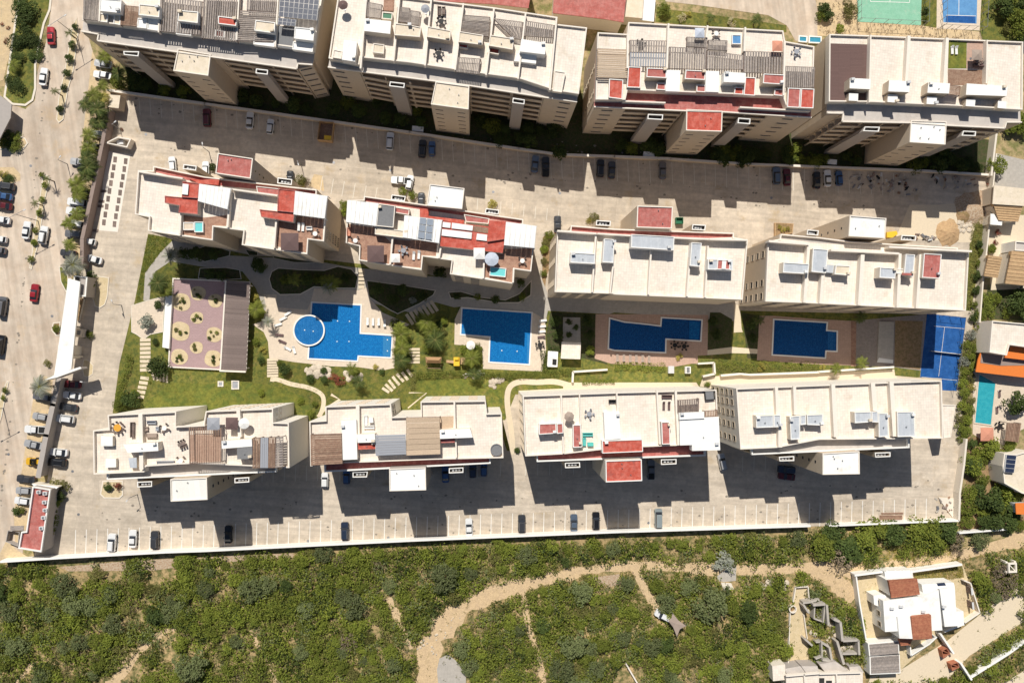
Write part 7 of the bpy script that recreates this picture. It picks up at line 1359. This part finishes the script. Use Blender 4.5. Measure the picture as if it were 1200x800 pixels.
for i, (s, k, r) in enumerate((('B2 560,355', 'olive', 1.5), ('B2 600,370', 'dry', 1.2), ('B2 570,370', 'yellow', 1.0), ('B2 1160,420', 'green', 1.1), ('B2 815,500', 'green', 1.3), ('B2 820,540', 'bright', 1.2), ('B3 20,445', 'green', 1.2), ('B3 480,495', 'yellow', 1.3), ('B3 820,680', 'bright', 1.2), ('B3 800,720', 'olive', 1.2), ('B3 790,760', 'bright', 1.1), ('B3 1080,575', 'olive', 1.4), ('B3 1050,590', 'yellow', .9), ('B2 50,280', 'dark', 1.0), ('C3 790,60', 'bright', 1.0), ('C3 790,130', 'olive', 1.0), ('C3 788,200', 'green', .9), ('C1 535,215', 'dark', 1.2), ('C1 530,270', 'green', 1.4), ('C1 515,560', 'green', 1.2), ('E1 635,250', 'dark', 1.1), ('E1 690,255', 'red', 1.2), ('E1 330,240', 'olive', 1.7), ('E1 370,250', 'olive', 1.6), ('E1 330,330', 'bright', 1.5), ('E1 310,410', 'bright', 1.6), ('E1 300,460', 'green', 1.6), ('E1 295,500', 'bright', 1.3), ('E1 350,300', 'dark', 1.5), ('E1 100,390', 'dark', 1.1), ('E1 130,388', 'green', .9), ('D1 275,130', 'olive', 1.0), ('D1 880,240', 'green', .3), ('D2 880,490', 'green', .3))):
    plant(k, PX(s)[0], r, '%s shrub %s' % ({'green': 'green', 'dark': 'dark', 'olive': 'olive', 'yellow': 'yellow', 'bright': 'bright green', 'red': 'reddish', 'dry': 'dry twiggy'}[k], ['in the bed between red tower and metal roof', 'right in the bed by the metal roof', 'low in the bed by the metal roof', 'by the second block service shaft', 'in the gap above the second block, upper', 'in the gap above the second block, lower', 'left of the white stair tower', 'behind the second block service shaft', 'at the upper corner of the third block', 'along the third block corner, middle', 'along the third block corner, lower', 'above the third block service shaft', 'left of the third block service shaft', 'left of the first red stair tower', 'in the strip beside the third block, upper', 'in the strip beside the third block, middle', 'in the strip beside the third block, lower', 'right of the gatehouse, upper', 'right of the gatehouse, lower', 'beside the guard booth', 'in the kerbed island of the first lower block', 'in the kerbed island, right', 'at the head of the red roofed building', 'second at the head of the red roofed building', 'on the wall of the red roofed building, upper', 'on the wall of the red roofed building, middle', 'on the wall of the red roofed building, low', 'on the wall of the red roofed building, lowest', 'between wall and red roofed building', 'left of the red roofed building', 'left of the red roofed building, nearer', 'at the foot of the white sail', 'by the west steps', 'by the second lower block'][i]), 'shrub', 'shrub')
# ================================================================ STREET LAMPS
def lamp(s, h, label, arms=2, ang=0.5, arm=1.6):
    p = PX(s)[0]; t = thing('street_lamp', label, 'street lamp', p, rot=ang); L_ = []
    pr = MB().cyl(0, 0, 0, h, .11, 'steel', 8, .06); pr = pr.mesh('pole'); o = bpy.data.objects.new('pole', pr); COL.objects.link(o); o.parent = t
    for k in range(arms):
        d = 1 if k == 0 else -1; mb = MB().bx(d * arm / 2, 0, h - .1, arm, .08, .08, 'steel'); o = bpy.data.objects.new('arm', mb.mesh('arm')); COL.objects.link(o); o.parent = t
        mb = MB().bx(d * (arm + .3), 0, h - .14, .6, .26, .12, 'metal_frame'); o = bpy.data.objects.new('lamp_head', mb.mesh('lamp_head')); COL.objects.link(o); o.parent = t
lamp('A1 455,215', 9, 'double armed street lamp on the median near the red car at the top', 2, .6, 2); lamp('B1 225,595', 9, 'double armed street lamp on the median between the two white cars', 2, .5, 2); lamp('D1 20,390', 9, 'double armed street lamp on the lower avenue median', 2, .5, 2)
for i, s in enumerate(('B1 395,262', 'C1 712,388', 'D1 552,235', 'E1 805,295', 'B2 565,265', 'A1 1090,300', 'B1 705,58', 'B2 25,190')): lamp(s, 4.2, 'slim single lamp post ' + ['on the avenue verge beside the west wall palms', 'in the lane beside the garden entry plaza', 'in the lane below the round paving circle', 'by the kerbed island of the first lower block', 'on the upper road right of the first red tower', 'on the walkway roof of the first tall block', 'near the walled bin store', 'on the upper road left of the first red tower'][i], 1, 1 + i, .7)
# ================================================================ FURNITURE
def put(mesh_parts, name, label, cat, p, z, rot=0, group=None, s=1.0):
    w = W(p, z); o = thing(name, label, cat, w, z, group, rot); o.location = w; LOC[o.name] = tuple(w); o.scale = (s, s, s)
    for nm, me in mesh_parts: c = bpy.data.objects.new(nm, me); COL.objects.link(c); c.parent = o
    return o
def lounger_parts(m='cloth_white', f='metal_frame'):
    if ('L', m) in MC: return MC[('L', m)]
    P = [('frame', MB().bx(0, 0, .22, 1.9, .62, .06, f).mesh('frame')), ('cushion', MB().bx(-.25, 0, .281, 1.35, .58, .08, m).mesh('cushion')), ('backrest', MB().add([(.43, -.29, .37), (.43, .29, .37), (.98, .29, .75), (.98, -.29, .75), (.43, -.29, .29), (.43, .29, .29), (1.02, .29, .68), (1.02, -.29, .68)], [[0, 1, 2, 3], [4, 7, 6, 5], [0, 3, 7, 4], [1, 5, 6, 2], [3, 2, 6, 7], [0, 4, 5, 1]], m).mesh('backrest'))]
    for x in (-.85, .8):
        for y in (-.27, .27): P.append(('leg', MB().bx(x, y, 0, .06, .06, .22, f).mesh('leg')))
    MC[('L', m)] = P; return P
for i, (s, a) in enumerate((('C2 490,435', .6), ('C2 462,466', .5), ('C2 432,502', .3), ('C2 440,562', -.1), ('C2 457,602', -.4), ('C2 488,642', -.5), ('C2 525,650', -1.3))): put(lounger_parts('cloth_brown' if i in (3, 4) else 'cloth_white'), 'sun_lounger', ['topmost', 'second', 'third', 'fourth', 'fifth', 'sixth', 'lowest'][i] + ' sun lounger in the arc left of the round pool', 'sun lounger', PX(s)[0], .04, math.pi + a, 'loungers in the arc by the round pool')
for i, s in enumerate(('C2 955,482', 'C2 987,485', 'C2 1020,485', 'C2 1055,492')): put(lounger_parts('cloth_white', 'black'), 'sun_lounger', ['leftmost', 'second from left', 'third from left', 'rightmost'][i] + ' sun lounger of the four above the right arm of the largest pool', 'sun lounger', PX(s)[0], .04, -math.pi / 2, 'four loungers right of the largest pool')
for i, s in enumerate(('C3 780,478', 'C3 775,512', 'C3 773,542', 'C3 770,574')): put(lounger_parts('cloth_white' if i < 3 else 'cloth_brown'), 'sun_lounger', ['topmost', 'upper middle', 'lower middle', 'lowest'][i] + ' lounger on the right side of the square pool', 'sun lounger', PX(s)[0], .04, .1, 'loungers right of the square pool')
for i, s in enumerate(('D4 17,95', 'D4 55,95', 'D4 92,98', 'D4 128,98', 'D4 165,98', 'D4 202,103')): put(lounger_parts('cloth_tan'), 'sun_lounger', ['leftmost', 'second', 'third', 'fourth', 'fifth', 'rightmost'][i] + ' lounger in the row below the long shaded pool', 'sun lounger', PX(s)[0], .04, -math.pi / 2, 'lounger row below the long shaded pool')
def tableset(r=.6, n=4, m='cloth_white', ch='wood_dark', long=0):
    P = [('table_top', (MB().cyl(0, 0, .7, .75, r, m, 16) if not long else MB().bx(0, 0, .7, long, r * 1.4, .05, m)).mesh('table_top')), ('table_leg', MB().cyl(0, 0, 0, .7, .08, 'steel', 6).mesh('table_leg'))]
    for k in range(n):
        a = 6.283 * k / n + .3
        if long: x = -long / 2 + long * ((k // 2) + .5) / (n / 2); y = (r * .7 + .35) * (1 if k % 2 else -1); a = math.pi / 2 * (1 if k % 2 else -1)
        else: x, y = (r + .38) * math.cos(a), (r + .38) * math.sin(a)
        mb = MB().bx(x, y, .4, .45, .45, .06, ch, a); mb.bx(x + .22 * math.cos(a), y + .22 * math.sin(a), .461, .06, .45, .4, ch, a); P.append(('chair', mb.mesh('chair')))
    return P
TS = [tableset(.55, 4), tableset(.85, 9, 'table_orange', 'wood_dark'), tableset(.5, 6, 'wood_dark', 'wood_dark', 1.8), tableset(.6, 5, 'cloth_grey', 'cloth_grey'), tableset(.6, 6, 'black', 'black')]
for s, k, z, lb in (('D1 697,503', 1, ZS, 'round yellow dining table with ten chairs on the first lower block'), ('D1 1072,598', 2, ZS, 'long table with chairs left of the timber pergola on the first lower block'), ('D1 970,505', 0, ZS, 'pale table and chairs on the cream terrace of the first lower block'), ('D1 1065,695', 0, ZS, 'small table by the lower edge of the first lower block'), ('A4 592,205', 0, ZP, 'small dining set beside the hot tub on the third tall block'), ('A3 170,320', 4, ZP, 'black dining set in the shaded court of the second tall block'), ('A3 185,135', 4, ZP, 'dark dining table among chairs on the second tall block'), ('A4 150,265', 4, ZP, 'dark dining set at the left pergola of the third tall block'), ('A5 925,360', 2, ZP, 'dining table and benches on the pink patio of the last tall block'), ('B2 650,672', 0, ZM, 'white table on the brick deck of the first middle block'), ('B2 885,712', 0, ZM, 'white table on the brick deck at the left of the second middle block'), ('C2 1165,70', 3, ZM, 'grey dining set right of the white umbrella on the second middle block'), ('C3 660,130', 0, ZM, 'table set in the brick corner of the second middle block'), ('C3 762,620', 4, .04, 'black table and chairs on the terrace below the square pool loungers'), ('D3 1050,422', 3, ZS, 'grey table with four seats on the third lower block'), ('A4 1060,310', 3, ZP, 'small pot and chairs on the right terrace of the third tall block'), ('C4 350,622', 4, .04, 'left dark table set on the shaded pool terrace'), ('C4 405,628', 4, .04, 'right dark table set on the shaded pool terrace'), ('D5 1048,492', 4, .02, 'dark chairs and table by the teal pool')):
    put(TS[k], 'dining_set' if False else 'table_set', lb, 'table', PX(s)[0], z + .03, rnd.uniform(0, 1))
def sofa(L=1.8, m='cloth_grey'):
    return [('seat', MB().bx(0, 0, .1, L, .8, .32, m).mesh('seat')), ('backrest', MB().bx(0, .33, .421, L, .16, .4, m).mesh('backrest')), ('armrest', MB().bx(-L / 2 + .08, -.08, .421, .16, .66, .2, m).mesh('armrest')), ('armrest', MB().bx(L / 2 - .08, -.08, .421, .16, .66, .2, m).mesh('armrest'))]
for s, L, m_, a, z, lb in (('D1 893,472', 2.0, 'cloth_grey', 0, ZS, 'grey sofa, upper of the lounge group on the first lower block'), ('D1 893,548', 2.4, 'cloth_tan', math.pi, ZS, 'tan sofa, lower of the lounge group on the first lower block'), ('D1 862,510', .9, 'cloth_tan', 1.57, ZS, 'tan armchair left in the lounge group on the first lower block'), ('D1 928,510', .9, 'cloth_grey', -1.57, ZS, 'grey armchair right in the lounge group on the first lower block'), ('D1 782,515', 3.4, 'wood_dark', 1.57, ZS, 'long dark bench by the divider of the first lower block'), ('D1 975,708', 3.8, 'cloth_grey', 0, ZS, 'long grey bench at the lower parapet of the first lower block'), ('D4 305,322', 2.4, 'cloth_brown', 0, ZS, 'dark sofa on the third lower block, above two dark loungers'), ('D3 1042,543', 2.4, 'cloth_teal', 0, ZS, 'teal sofa on the third lower block'), ('D3 1022,585', 1.9, 'cloth_teal', 1.57, ZS, 'teal side bench of the lounge on the third lower block'), ('D3 1058,600', 1.4, 'cloth_teal', math.pi, ZS, 'teal seat below the sofa on the third lower block'), ('D2 965,500', 2.4, 'cloth_white', 0, ZS, 'white bench on the second lower block'), ('D2 945,460', 2.2, 'cloth_white', 1.57, ZS, 'narrow white bench on the second lower block'), ('A5 930,385', 2.6, 'cloth_brown', 3.14, ZP, 'dark bench at the edge of the patio on the last tall block'), ('B2 615,640', 1.4, 'cloth_white', 0, ZM, 'small white sofa on the first middle block deck'), ('A3 175,70', 2.0, 'wood_dark', 1.57, ZP, 'dark bench pair on the second tall block terrace'), ('A3 200,70', 1.8, 'wood_dark', -1.57, ZP, 'second dark bench on the second tall block terrace'), ('C2 850,660', 1.8, 'cloth_terracotta', 1.57, .04, 'hidden') if False else ('B2 845,660', 1.9, 'cloth_terracotta', 1.57, ZM, 'terracotta sofa at the left edge of the second middle block'), ('D3 1185,350', 1.6, 'black', 0, ZS, 'black bench near the plants of the third lower block')):
    put(sofa(L, m_), 'sofa', lb, 'sofa', PX(s)[0], z + .03, a)
for s, m_, a, z, lb in (('B2 553,630', 'cloth_white', 1.5, ZM, 'left white lounger under the metal roof of the first middle block'), ('B2 577,633', 'cloth_white', 1.5, ZM, 'right white lounger under the metal roof of the first middle block'), ('A5 775,298', 'cloth_white', 1.6, ZP, 'left lounger on the roof lawn of the last tall block'), ('A5 799,300', 'cloth_white', 1.6, ZP, 'right lounger on the roof lawn of the last tall block'), ('D4 287,376', 'cloth_brown', 1.57, ZS, 'left dark lounger on the third lower block'), ('D4 318,376', 'cloth_brown', 1.57, ZS, 'right dark lounger on the third lower block'), ('A2 0,0', '', 0, 0, ''), ('C3 25,100', 'cloth_white', 1.5, ZM, 'left white lounger on the second middle block'), ('C3 55,95', 'cloth_white', 1.5, ZM, 'right white lounger on the second middle block'), ('D5 1038,400', 'cloth_brown', 1.6, .02, 'lower brown lounger beside the teal pool'), ('D5 1052,305', 'cloth_brown', 1.6, .02, 'upper brown lounger beside the teal pool')):
    if lb: put(lounger_parts(m_), 'sun_lounger', lb, 'sun lounger', PX(s)[0], z + .03, a)
def umbrella(s, z, r, m, label, n=8, h=2.3, sq=False):
    n = 4 if sq else n; p = PX(s)[0]; w = W(p, z + h); w.z = z; t = thing('parasol', label, 'parasol', w, z, rot=.0 if sq else .3); t.location = w
    a0 = math.pi / 4 if sq else 0; rad = r * (1.414 if sq else 1)
    for k in range(n):
        a, b = a0 + 6.2832 * k / n, a0 + 6.2832 * (k + 1) / n; vs = [(0, 0, h + .35), (rad * math.cos(a), rad * math.sin(a), h - .05), (rad * math.cos((a + b) / 2) * (.97 if not sq else .707), rad * math.sin((a + b) / 2) * (.97 if not sq else .707), h - .0), (rad * math.cos(b), rad * math.sin(b), h - .05)]
        o = bpy.data.objects.new('canopy_panel', MB().add(vs, [[0, 1, 2], [0, 2, 3]], m).mesh('canopy_panel')); COL.objects.link(o); o.parent = t
    o = bpy.data.objects.new('pole', MB().cyl(0, 0, .1, h + .4, .035, 'steel', 6).mesh('pole')); COL.objects.link(o); o.parent = t
    o = bpy.data.objects.new('base', MB().cyl(0, 0, 0, .1, .3, 'steel', 10).mesh('base')); COL.objects.link(o); o.parent = t
umbrella('D2 229,480', ZS, 1.25, 'cloth_white', 'round white parasol on the first lower block'); umbrella('C3 481,118', ZM, 1.65, 'cloth_blue', 'round blue grey parasol on the second middle block'); umbrella('A4 500,193', ZP, 1.1, 'cloth_blue', 'light blue square parasol on the third tall block', sq=True); umbrella('D2 50,482', ZS, 1.4, 'cloth_grey', 'grey square canopy left on the first lower block', sq=True); umbrella('D2 158,480', ZS, 1.35, 'cloth_brown', 'brown square parasol beside the white round one', sq=True)
umbrella('C3 358,622', .04, 1.15, 'cloth_white', 'white parasol on the terrace left of the square pool', 6); umbrella('B2 497,716', ZM, 2.0, 'cloth_brown', 'large brown square pavilion top on the first middle block', sq=True); umbrella('C2 1001,87', ZM, 1.9, 'cloth_brown', 'large brown square pavilion top on the second middle block', sq=True); umbrella('A3 92,52', ZP, 1.0, 'cloth_grey', 'grey octagonal parasol on the second tall block'); umbrella('D5 984,543', .02, 1.75, 'cloth_terracotta', 'terracotta square parasol in the garden of the teal pool', sq=True)
umbrella('A5 925,322', ZP, 1.2, 'cloth_tan', 'tan square parasol on the patio of the last tall block', sq=True); umbrella('C2 1118,112', ZM, 1.0, 'cloth_white', 'white square parasol on the second middle block', sq=True); umbrella('C3 408,85', ZM, 1.3, 'cloth_white', 'white square canopy right of the cream court of the second middle block', sq=True); umbrella('A4 955,270', ZP, 1.2, 'cloth_terracotta', 'brown square canopy at the upper right of the third tall block', sq=True); umbrella('A2 810,30', ZP, 1.1, 'cloth_brown', 'dark parasol on the left terrace of the second tall block', 6); umbrella('D3 935,440', ZS, 1.2, 'cloth_tan', 'tan parasol over the second terrace of the third lower block', 4)
def tub(s, z, lx, ly, m, wm, label, rot=0, rnd_=False, nm='hot_tub'):
    p = PX(s)[0]; t = thing(nm, label, 'hot tub', W(p, z + .7), z, rot=rot); w = W(p, z + .7); w.z = z; t.location = w
    ringp = [Vector((lx * math.cos(a), ly * math.sin(a), 0)) for a in [6.283 * i / 24 for i in range(24)]] if rnd_ else [Vector((a * lx, b * ly, 0)) for a, b in ((-1, -1), (1, -1), (1, 1), (-1, 1))]
    for n_, me in (('shell', MB().ring(ringp, .18, 0, .75, m).mesh('shell')), ('water', MB().sheet(inset(ringp, .17), .6, wm).mesh('water'))): o = bpy.data.objects.new(n_, me); COL.objects.link(o); o.parent = t
tub('C3 517,193', ZM, 1.9, 1.05, 'cloth_white', 'jacuzzi', 'turquoise rectangular tub on the second middle block', -.1); tub('B1 1165,630', ZM, 1.0, 1.2, 'cloth_white', 'jacuzzi', 'turquoise tub on the first middle block'); tub('A4 716,232', ZP, 1.1, 1.1, 'cloth_white', 'court_light', 'square blue hot tub on the third tall block'); tub('D3 509,635', ZS, 1.4, 1.4, 'steel', 'grey_roof', 'round black covered tub at the corner of the second lower block', 0, True); tub('D4 558,312', ZS, 1.15, 1.25, 'black', 'grey_roof', 'square black covered tub on the third lower block', .1)
tub('B1 1105,625', ZM, 1.2, .9, 'cloth_white', 'deck_stone', 'small pale daybed box beside the turquoise tub of the first middle block', 0, False, 'daybed')
# play hut, slide, gazebo, barbecue
t = thing('play_hut', 'small thatched play hut with timber posts on the lawn', 'play hut', PX('C3 140,730')[0]); P = WP('C3 92,690 188,692 182,728 96,726', 2.2)
MB().add([(P[0].x, P[0].y, 1.9), (P[1].x, P[1].y, 1.9), (P[2].x, P[2].y, 1.9), (P[3].x, P[3].y, 1.9), tuple((P[0] + P[3]) / 2 + Vector((.6, 0, .6))), tuple((P[1] + P[2]) / 2 + Vector((-.6, 0, .6)))], [[0, 1, 5, 4], [2, 3, 4, 5], [1, 2, 5], [3, 0, 4]], 'thatch').out('thatched_roof', t)
for v in P: MB().cyl(v.x, v.y - .6, 0, 1.9, .08, 'wood_brown', 6).out('post', t)
p0, p1 = WP('C3 100,755 182,758', .9); MB().seg(p0, p1, .1, .8, .9, 'wood_brown').out('rail', t)
t = thing('slide', 'yellow plastic play slide with an orange platform', 'slide', PX('C3 270,718')[0]); a, b, c = WP('C3 215,716 262,720 300,715', .8)
MB().add([(a.x, a.y - .35, .1), (a.x, a.y + .35, .1), (b.x, b.y + .35, 1.3), (b.x, b.y - .35, 1.3)], [[0, 1, 2, 3]], 'tan_tile').out('chute', t); MB().bx(b.x + .6, b.y + .1, .0, 1.5, 2.2, 1.5, 'yellow_plastic').out('platform', t); MB().bx(c.x + .6, c.y + .1, 0, 1.2, 1.7, 1.9, 'tan_tile').out('tower', t); MB().bx(b.x + .6, b.y + .9, 1.501, 1.0, .7, .5, 'yellow_plastic').out('roof', t)
t = thing('gazebo', 'pale flat roofed gazebo with a grey paved terrace above it', 'gazebo', PX('C3 945,650')[0]); MB().prism(WP('C3 892,602 1004,604 1000,704 886,700', 2.8), 2.6, 2.8, 'white_paint', 'tile_cream').out('roof', t)
for v in inset(WP('C3 892,602 1004,604 1000,704 886,700', 2.8), .3): MB().cyl(v.x, v.y, 0, 2.6, .15, 'white_paint', 8).out('post', t)
MB().prism(WP('C3 900,458 1000,460 1002,602 897,600', .15), 0, .15, 'walk_grey').out('terrace', t)
for s in ('C3 935,485', 'C3 972,518', 'C3 932,560'): plant('dark', PX(s)[0], .8, 'dark potted plant on the grey gazebo terrace', 'plant', 'plant', group='potted plants on the gazebo terrace', z=.15)
t = thing('barbecue', 'white barbecue counter with a dark grill right of the sunny hedge', 'barbecue', PX('C3 840,700')[0]); MB().prism(WP('C3 812,655 870,660 866,750 806,748', 1.0), 0, 1.0, 'white_paint', 'white_roof').out('counter', t); MB().prism(WP('C3 838,702 862,704 860,738 836,736', 1.1), 1.001, 1.1, 'black').out('grill', t)
for i, s in enumerate(('D2 94,248', 'D2 180,254')): t = thing('ground_frame', ['small stone framed pit on the lawn, left', 'square stone framed pit on the lawn, right'][i], 'pit', PX(s)[0]); p = W(PX(s)[0]); a = .7 if i == 0 else .95; q4 = [Vector((p.x + u * a, p.y + v * a * (1 if i == 0 else 1.2), 0)) for u, v in ((-1, -1), (1, -1), (1, 1), (-1, 1))]; MB().ring(q4, .25, 0, .25, 'parapet').out('frame', t); MB().sheet(inset(q4, .24), .1, 'cloth_grey').out('grate', t)
for i, (s, m_) in enumerate((('D4 333,165', 'metal_frame'), ('D4 432,167', 'white_paint'))): t = thing('utility_box', ['grey steel cabinet on the hedge line by the pool garden', 'white framed black cabinet near the cream steps'][i], 'cabinet', PX(s)[0]); p = W(PX(s)[0], 1); MB().bx(p.x, p.y, 0, 1.4, 1.8, 1.0, m_).out('cabinet', t); MB().bx(p.x, p.y, 1.001, .8 if i else 1.5, 1.4 if i else 1.9, .06, 'grey_roof' if i else 'metal_frame').out('lid', t)
t = thing('white_bench', 'low black and white bench below the hedge under the slide', 'bench', PX('D3 385,195')[0]); p0, p1 = WP('D3 325,195 440,192', .5); MB().seg(p0, p1, .7, .0, .45, 'white_paint').out('seat', t); MB().seg(p0, p1, .3, .451, .7, 'black').out('backrest', t)
for i, s in enumerate(('E5 368,412 495,410', 'E5 358,442 490,442')):
    P = WP(s, .4); t = thing('timber_stack', ['thin row of reddish boards lying on the lower car park at right', 'thicker stack of brown boards at the white wall'][i], 'timber', P[0])
    t.location.z = 0; LOC[t.name] = (P[0].x, P[0].y, 0)
    for k in range(2 + 3 * i): o = Vector((0, k * .24, 0)); MB().seg(P[0] + o, P[1] + o, .2, 0, .15 + .1 * (k % 3), 'wood_brown').out('board', t)
# building site clutter at the lower right corner and in the upper car park
def clutter(n, poly, label, grp, seed):
    r_ = random.Random(seed); Q = [(p.x, p.y) for p in WP(poly, 0)]; xs = [a for a, b in Q]; ys = [b for a, b in Q]; k = 0
    while k < n:
        x, y = r_.uniform(min(xs), max(xs)), r_.uniform(min(ys), max(ys))
        if not pip(x, y, Q): continue
        a = r_.uniform(0, 3.1); m_ = r_.choice(('steel', 'facade_grey', 'wood_brown', 'walk_grey', 'wood_grey', 'facade_brown', 'metal_frame', 'rock', 'black')); L_ = r_.uniform(.3, 1.3); w_ = r_.uniform(.2, .6); h_ = r_.uniform(.1, .45)
        mb = MB().bx(0, 0, 0, L_, w_, h_, m_, a).bx(.1, .05, h_ + .001, L_ * .6, w_ * .6, h_ * .3, m_, a + .3); o = bpy.data.objects.new('scrap_pile', mb.mesh('scrap_pile')); COL.objects.link(o); o.location = (x, y, .02); tag(o, label, 'scrap', grp); k += 1
clutter(60, 'B5 170,320 460,318 590,360 600,400 560,450 420,440 330,410 200,400', 'dark scrap item in the clutter on the shaded upper car park', 'scrap in the shaded upper car park', 31)
clutter(26, 'B5 640,330 940,340 940,390 700,410 660,380', 'grey scrap item scattered at the right end of the upper car park', 'scrap at the right end of the upper car park', 32)
clutter(22, 'E5 680,320 815,290 825,430 690,420', 'building scrap near the right end of the white wall', 'scrap at the white wall end', 33)
clutter(16, 'B5 550,670 700,690 690,715 560,705', 'small scrap piece behind the last middle block', 'scrap behind the last middle block', 34)
t = thing('work_table', 'white sheet covered work area at the right end of the lower car park', 'sheet', PX('E5 770,350')[0]); MB().prism(WP('E5 700,312 832,322 825,440 790,440 720,345', .3), .0, .3, 'facade_pale').out('sheet', t)
t = thing('material_shed', 'yellow tarpaulin heap behind the white stair tower of the last middle block', 'tarpaulin', PX('B5 425,672')[0]); P = WP('B5 398,660 455,652 462,672 430,692 400,690', 1.0); MB().prism(P, 0, .9, 'yellow_plastic').out('tarpaulin', t)

mb = MB(); r_ = random.Random(77)
for a, b, n in (((92, 636), (1080, 598), 90), ((150, 122), (1050, 215), 80), ((200, 180), (1030, 245), 60), ((110, 600), (1110, 570), 60), ((60, 30), (0, 600), 60)):
    for _ in range(n):
        u = r_.random(); p = W((a[0] + (b[0] - a[0]) * u, a[1] + (b[1] - a[1]) * u + r_.uniform(-9, 9))); mb.sheet([Vector((p.x + r_.uniform(.7, 1.2) * q_ * math.cos(t_), p.y + r_.uniform(.7, 1.2) * q_ * .8 * math.sin(t_), 0)) for q_ in (r_.uniform(.12, .42),) for t_ in [6.283 * i / 9 for i in range(9)]], .0175 + .00001 * len(mb.f), 'oil')
tag(mb.out('oil_stains'), 'dark oil spots dotted over the parking bays and roads', 'stains', kind='stuff')
# drains, hatches and covers that catch the eye on roads
for i, (s, d_) in enumerate((('B1 180,272', 'on the avenue left of the median shrubs'), ('B1 855,88', 'at the upper left of the estate road'), ('E1 460,412', 'in the lower lane by the service building'), ('D1 50,660', 'on the avenue beside the parked pickups'), ('B2 755,253', 'on the upper road above the white sheet roof'), ('B2 1088,298', 'on the upper road near the crosswise pickup'), ('B3 880,432', 'on the upper road left of the third red tower'), ('B3 490,425', 'on the upper road right of the white tower'), ('C1 305,452', 'on the avenue left of the canopy middle'), ('E2 605,568', 'at the lower car park wall under the second gap'), ('E2 1075,548', 'at the lower car park wall, right of the navy car'), ('E4 200,462', 'in the bay left of the pale grey van'), ('B4 920,460', 'at the shadow edge of the third tall block'), ('E1 425,160', 'in the lane right of the grey wall'))):
    p = W(PX(s)[0]); o = MB().cyl(p.x, p.y, .0, .028, .34, 'steel', 14).out('manhole_cover'); tag(o, 'dark round manhole cover ' + d_, 'manhole')
for i, (s, k, r) in enumerate((('E5 860,90', 'green', 1.8), ('E5 920,60', 'bright', 1.5), ('E5 960,210', 'green', 1.9), ('E5 930,260', 'dark', 1.8), ('E5 1040,380', 'green', 2.4), ('E5 960,390', 'green', 2.0), ('E5 1110,380', 'dark', 2.4), ('E5 1180,270', 'bright', 1.8), ('E5 1175,470', 'green', 1.6), ('D5 960,690', 'green', 1.6), ('D5 1040,740', 'dark', 1.7), ('D5 1120,600', 'green', 1.6), ('C5 1040,350', 'bright', 1.4), ('C5 1180,330', 'dark', 2.0))):
    plant(k, PX(s)[0], r, '%s garden tree %s' % ({'green': 'green', 'bright': 'bright green', 'dark': 'dark'}[k], ['at the east wall below the hedge strip', 'right of the east wall in the parasol garden', 'under the solar house garden path', 'beside the path under the solar house', 'filling the lower garden, right of centre', 'filling the lower garden, left of centre', 'shading the right of the lower garden', 'under the solar house at the frame edge', 'at the right end of the white garden wall', 'between the parasol garden and the wall', 'left of the solar panels', 'beside the brown pergola post', 'on the dark lawn below the tan tiled roof', 'on the dark lawn at the frame edge'][i]), group='infill trees of the right hand gardens')
for i, (s, k, r) in enumerate((('C2 1120,500', 'green', 1.5), ('C2 1170,600', 'dark', 1.5), ('C2 1130,670', 'green', 1.3), ('C2 1180,690', 'dark', 1.4), ('C3 60,470', 'green', 1.3), ('C3 110,630', 'green', 1.4), ('C3 200,480', 'bright', 1.1), ('C3 320,650', 'bright', 1.2), ('C3 400,690', 'green', 1.3), ('C3 350,740', 'bright', 1.0), ('C2 290,350', 'yellow', 1.2), ('C2 310,440', 'bright', 1.4), ('C2 300,600', 'green', 1.0), ('C2 340,650', 'yellow', .9), ('D1 790,300', 'bright', 1.0), ('D2 440,130', 'green', .9), ('D2 700,170', 'dark', .9), ('D2 880,180', 'bright', 1.0), ('D2 1000,150', 'yellow', .8), ('D2 1040,175', 'dark', .8))):
    plant(k, PX(s)[0], r, '%s leafy clump %s' % ({'green': 'green', 'dark': 'dark', 'bright': 'bright', 'yellow': 'yellow'}[k], ['under the palms at the right of the largest pool, top', 'between the palms right of the largest pool', 'low beside the right edge of the largest pool', 'at the fan steps near the largest pool', 'at the top of the slide garden', 'behind the thatched play hut', 'beside the square pool terrace corner', 'above the yellow slide', 'right of the yellow slide', 'below the yellow slide', 'top of the curved bed by the pergola', 'middle of the curved bed by the pergola', 'in the lawn below the curved bed', 'in the lawn near the stone steps', 'on the west lawn by the pale steps', 'by the stone steps of the pool terrace', 'left of the wine red shrubs', 'right of the wine red shrubs', 'on the bank below the pool, left', 'on the bank below the pool, right'][i]), 'shrub', 'shrub')
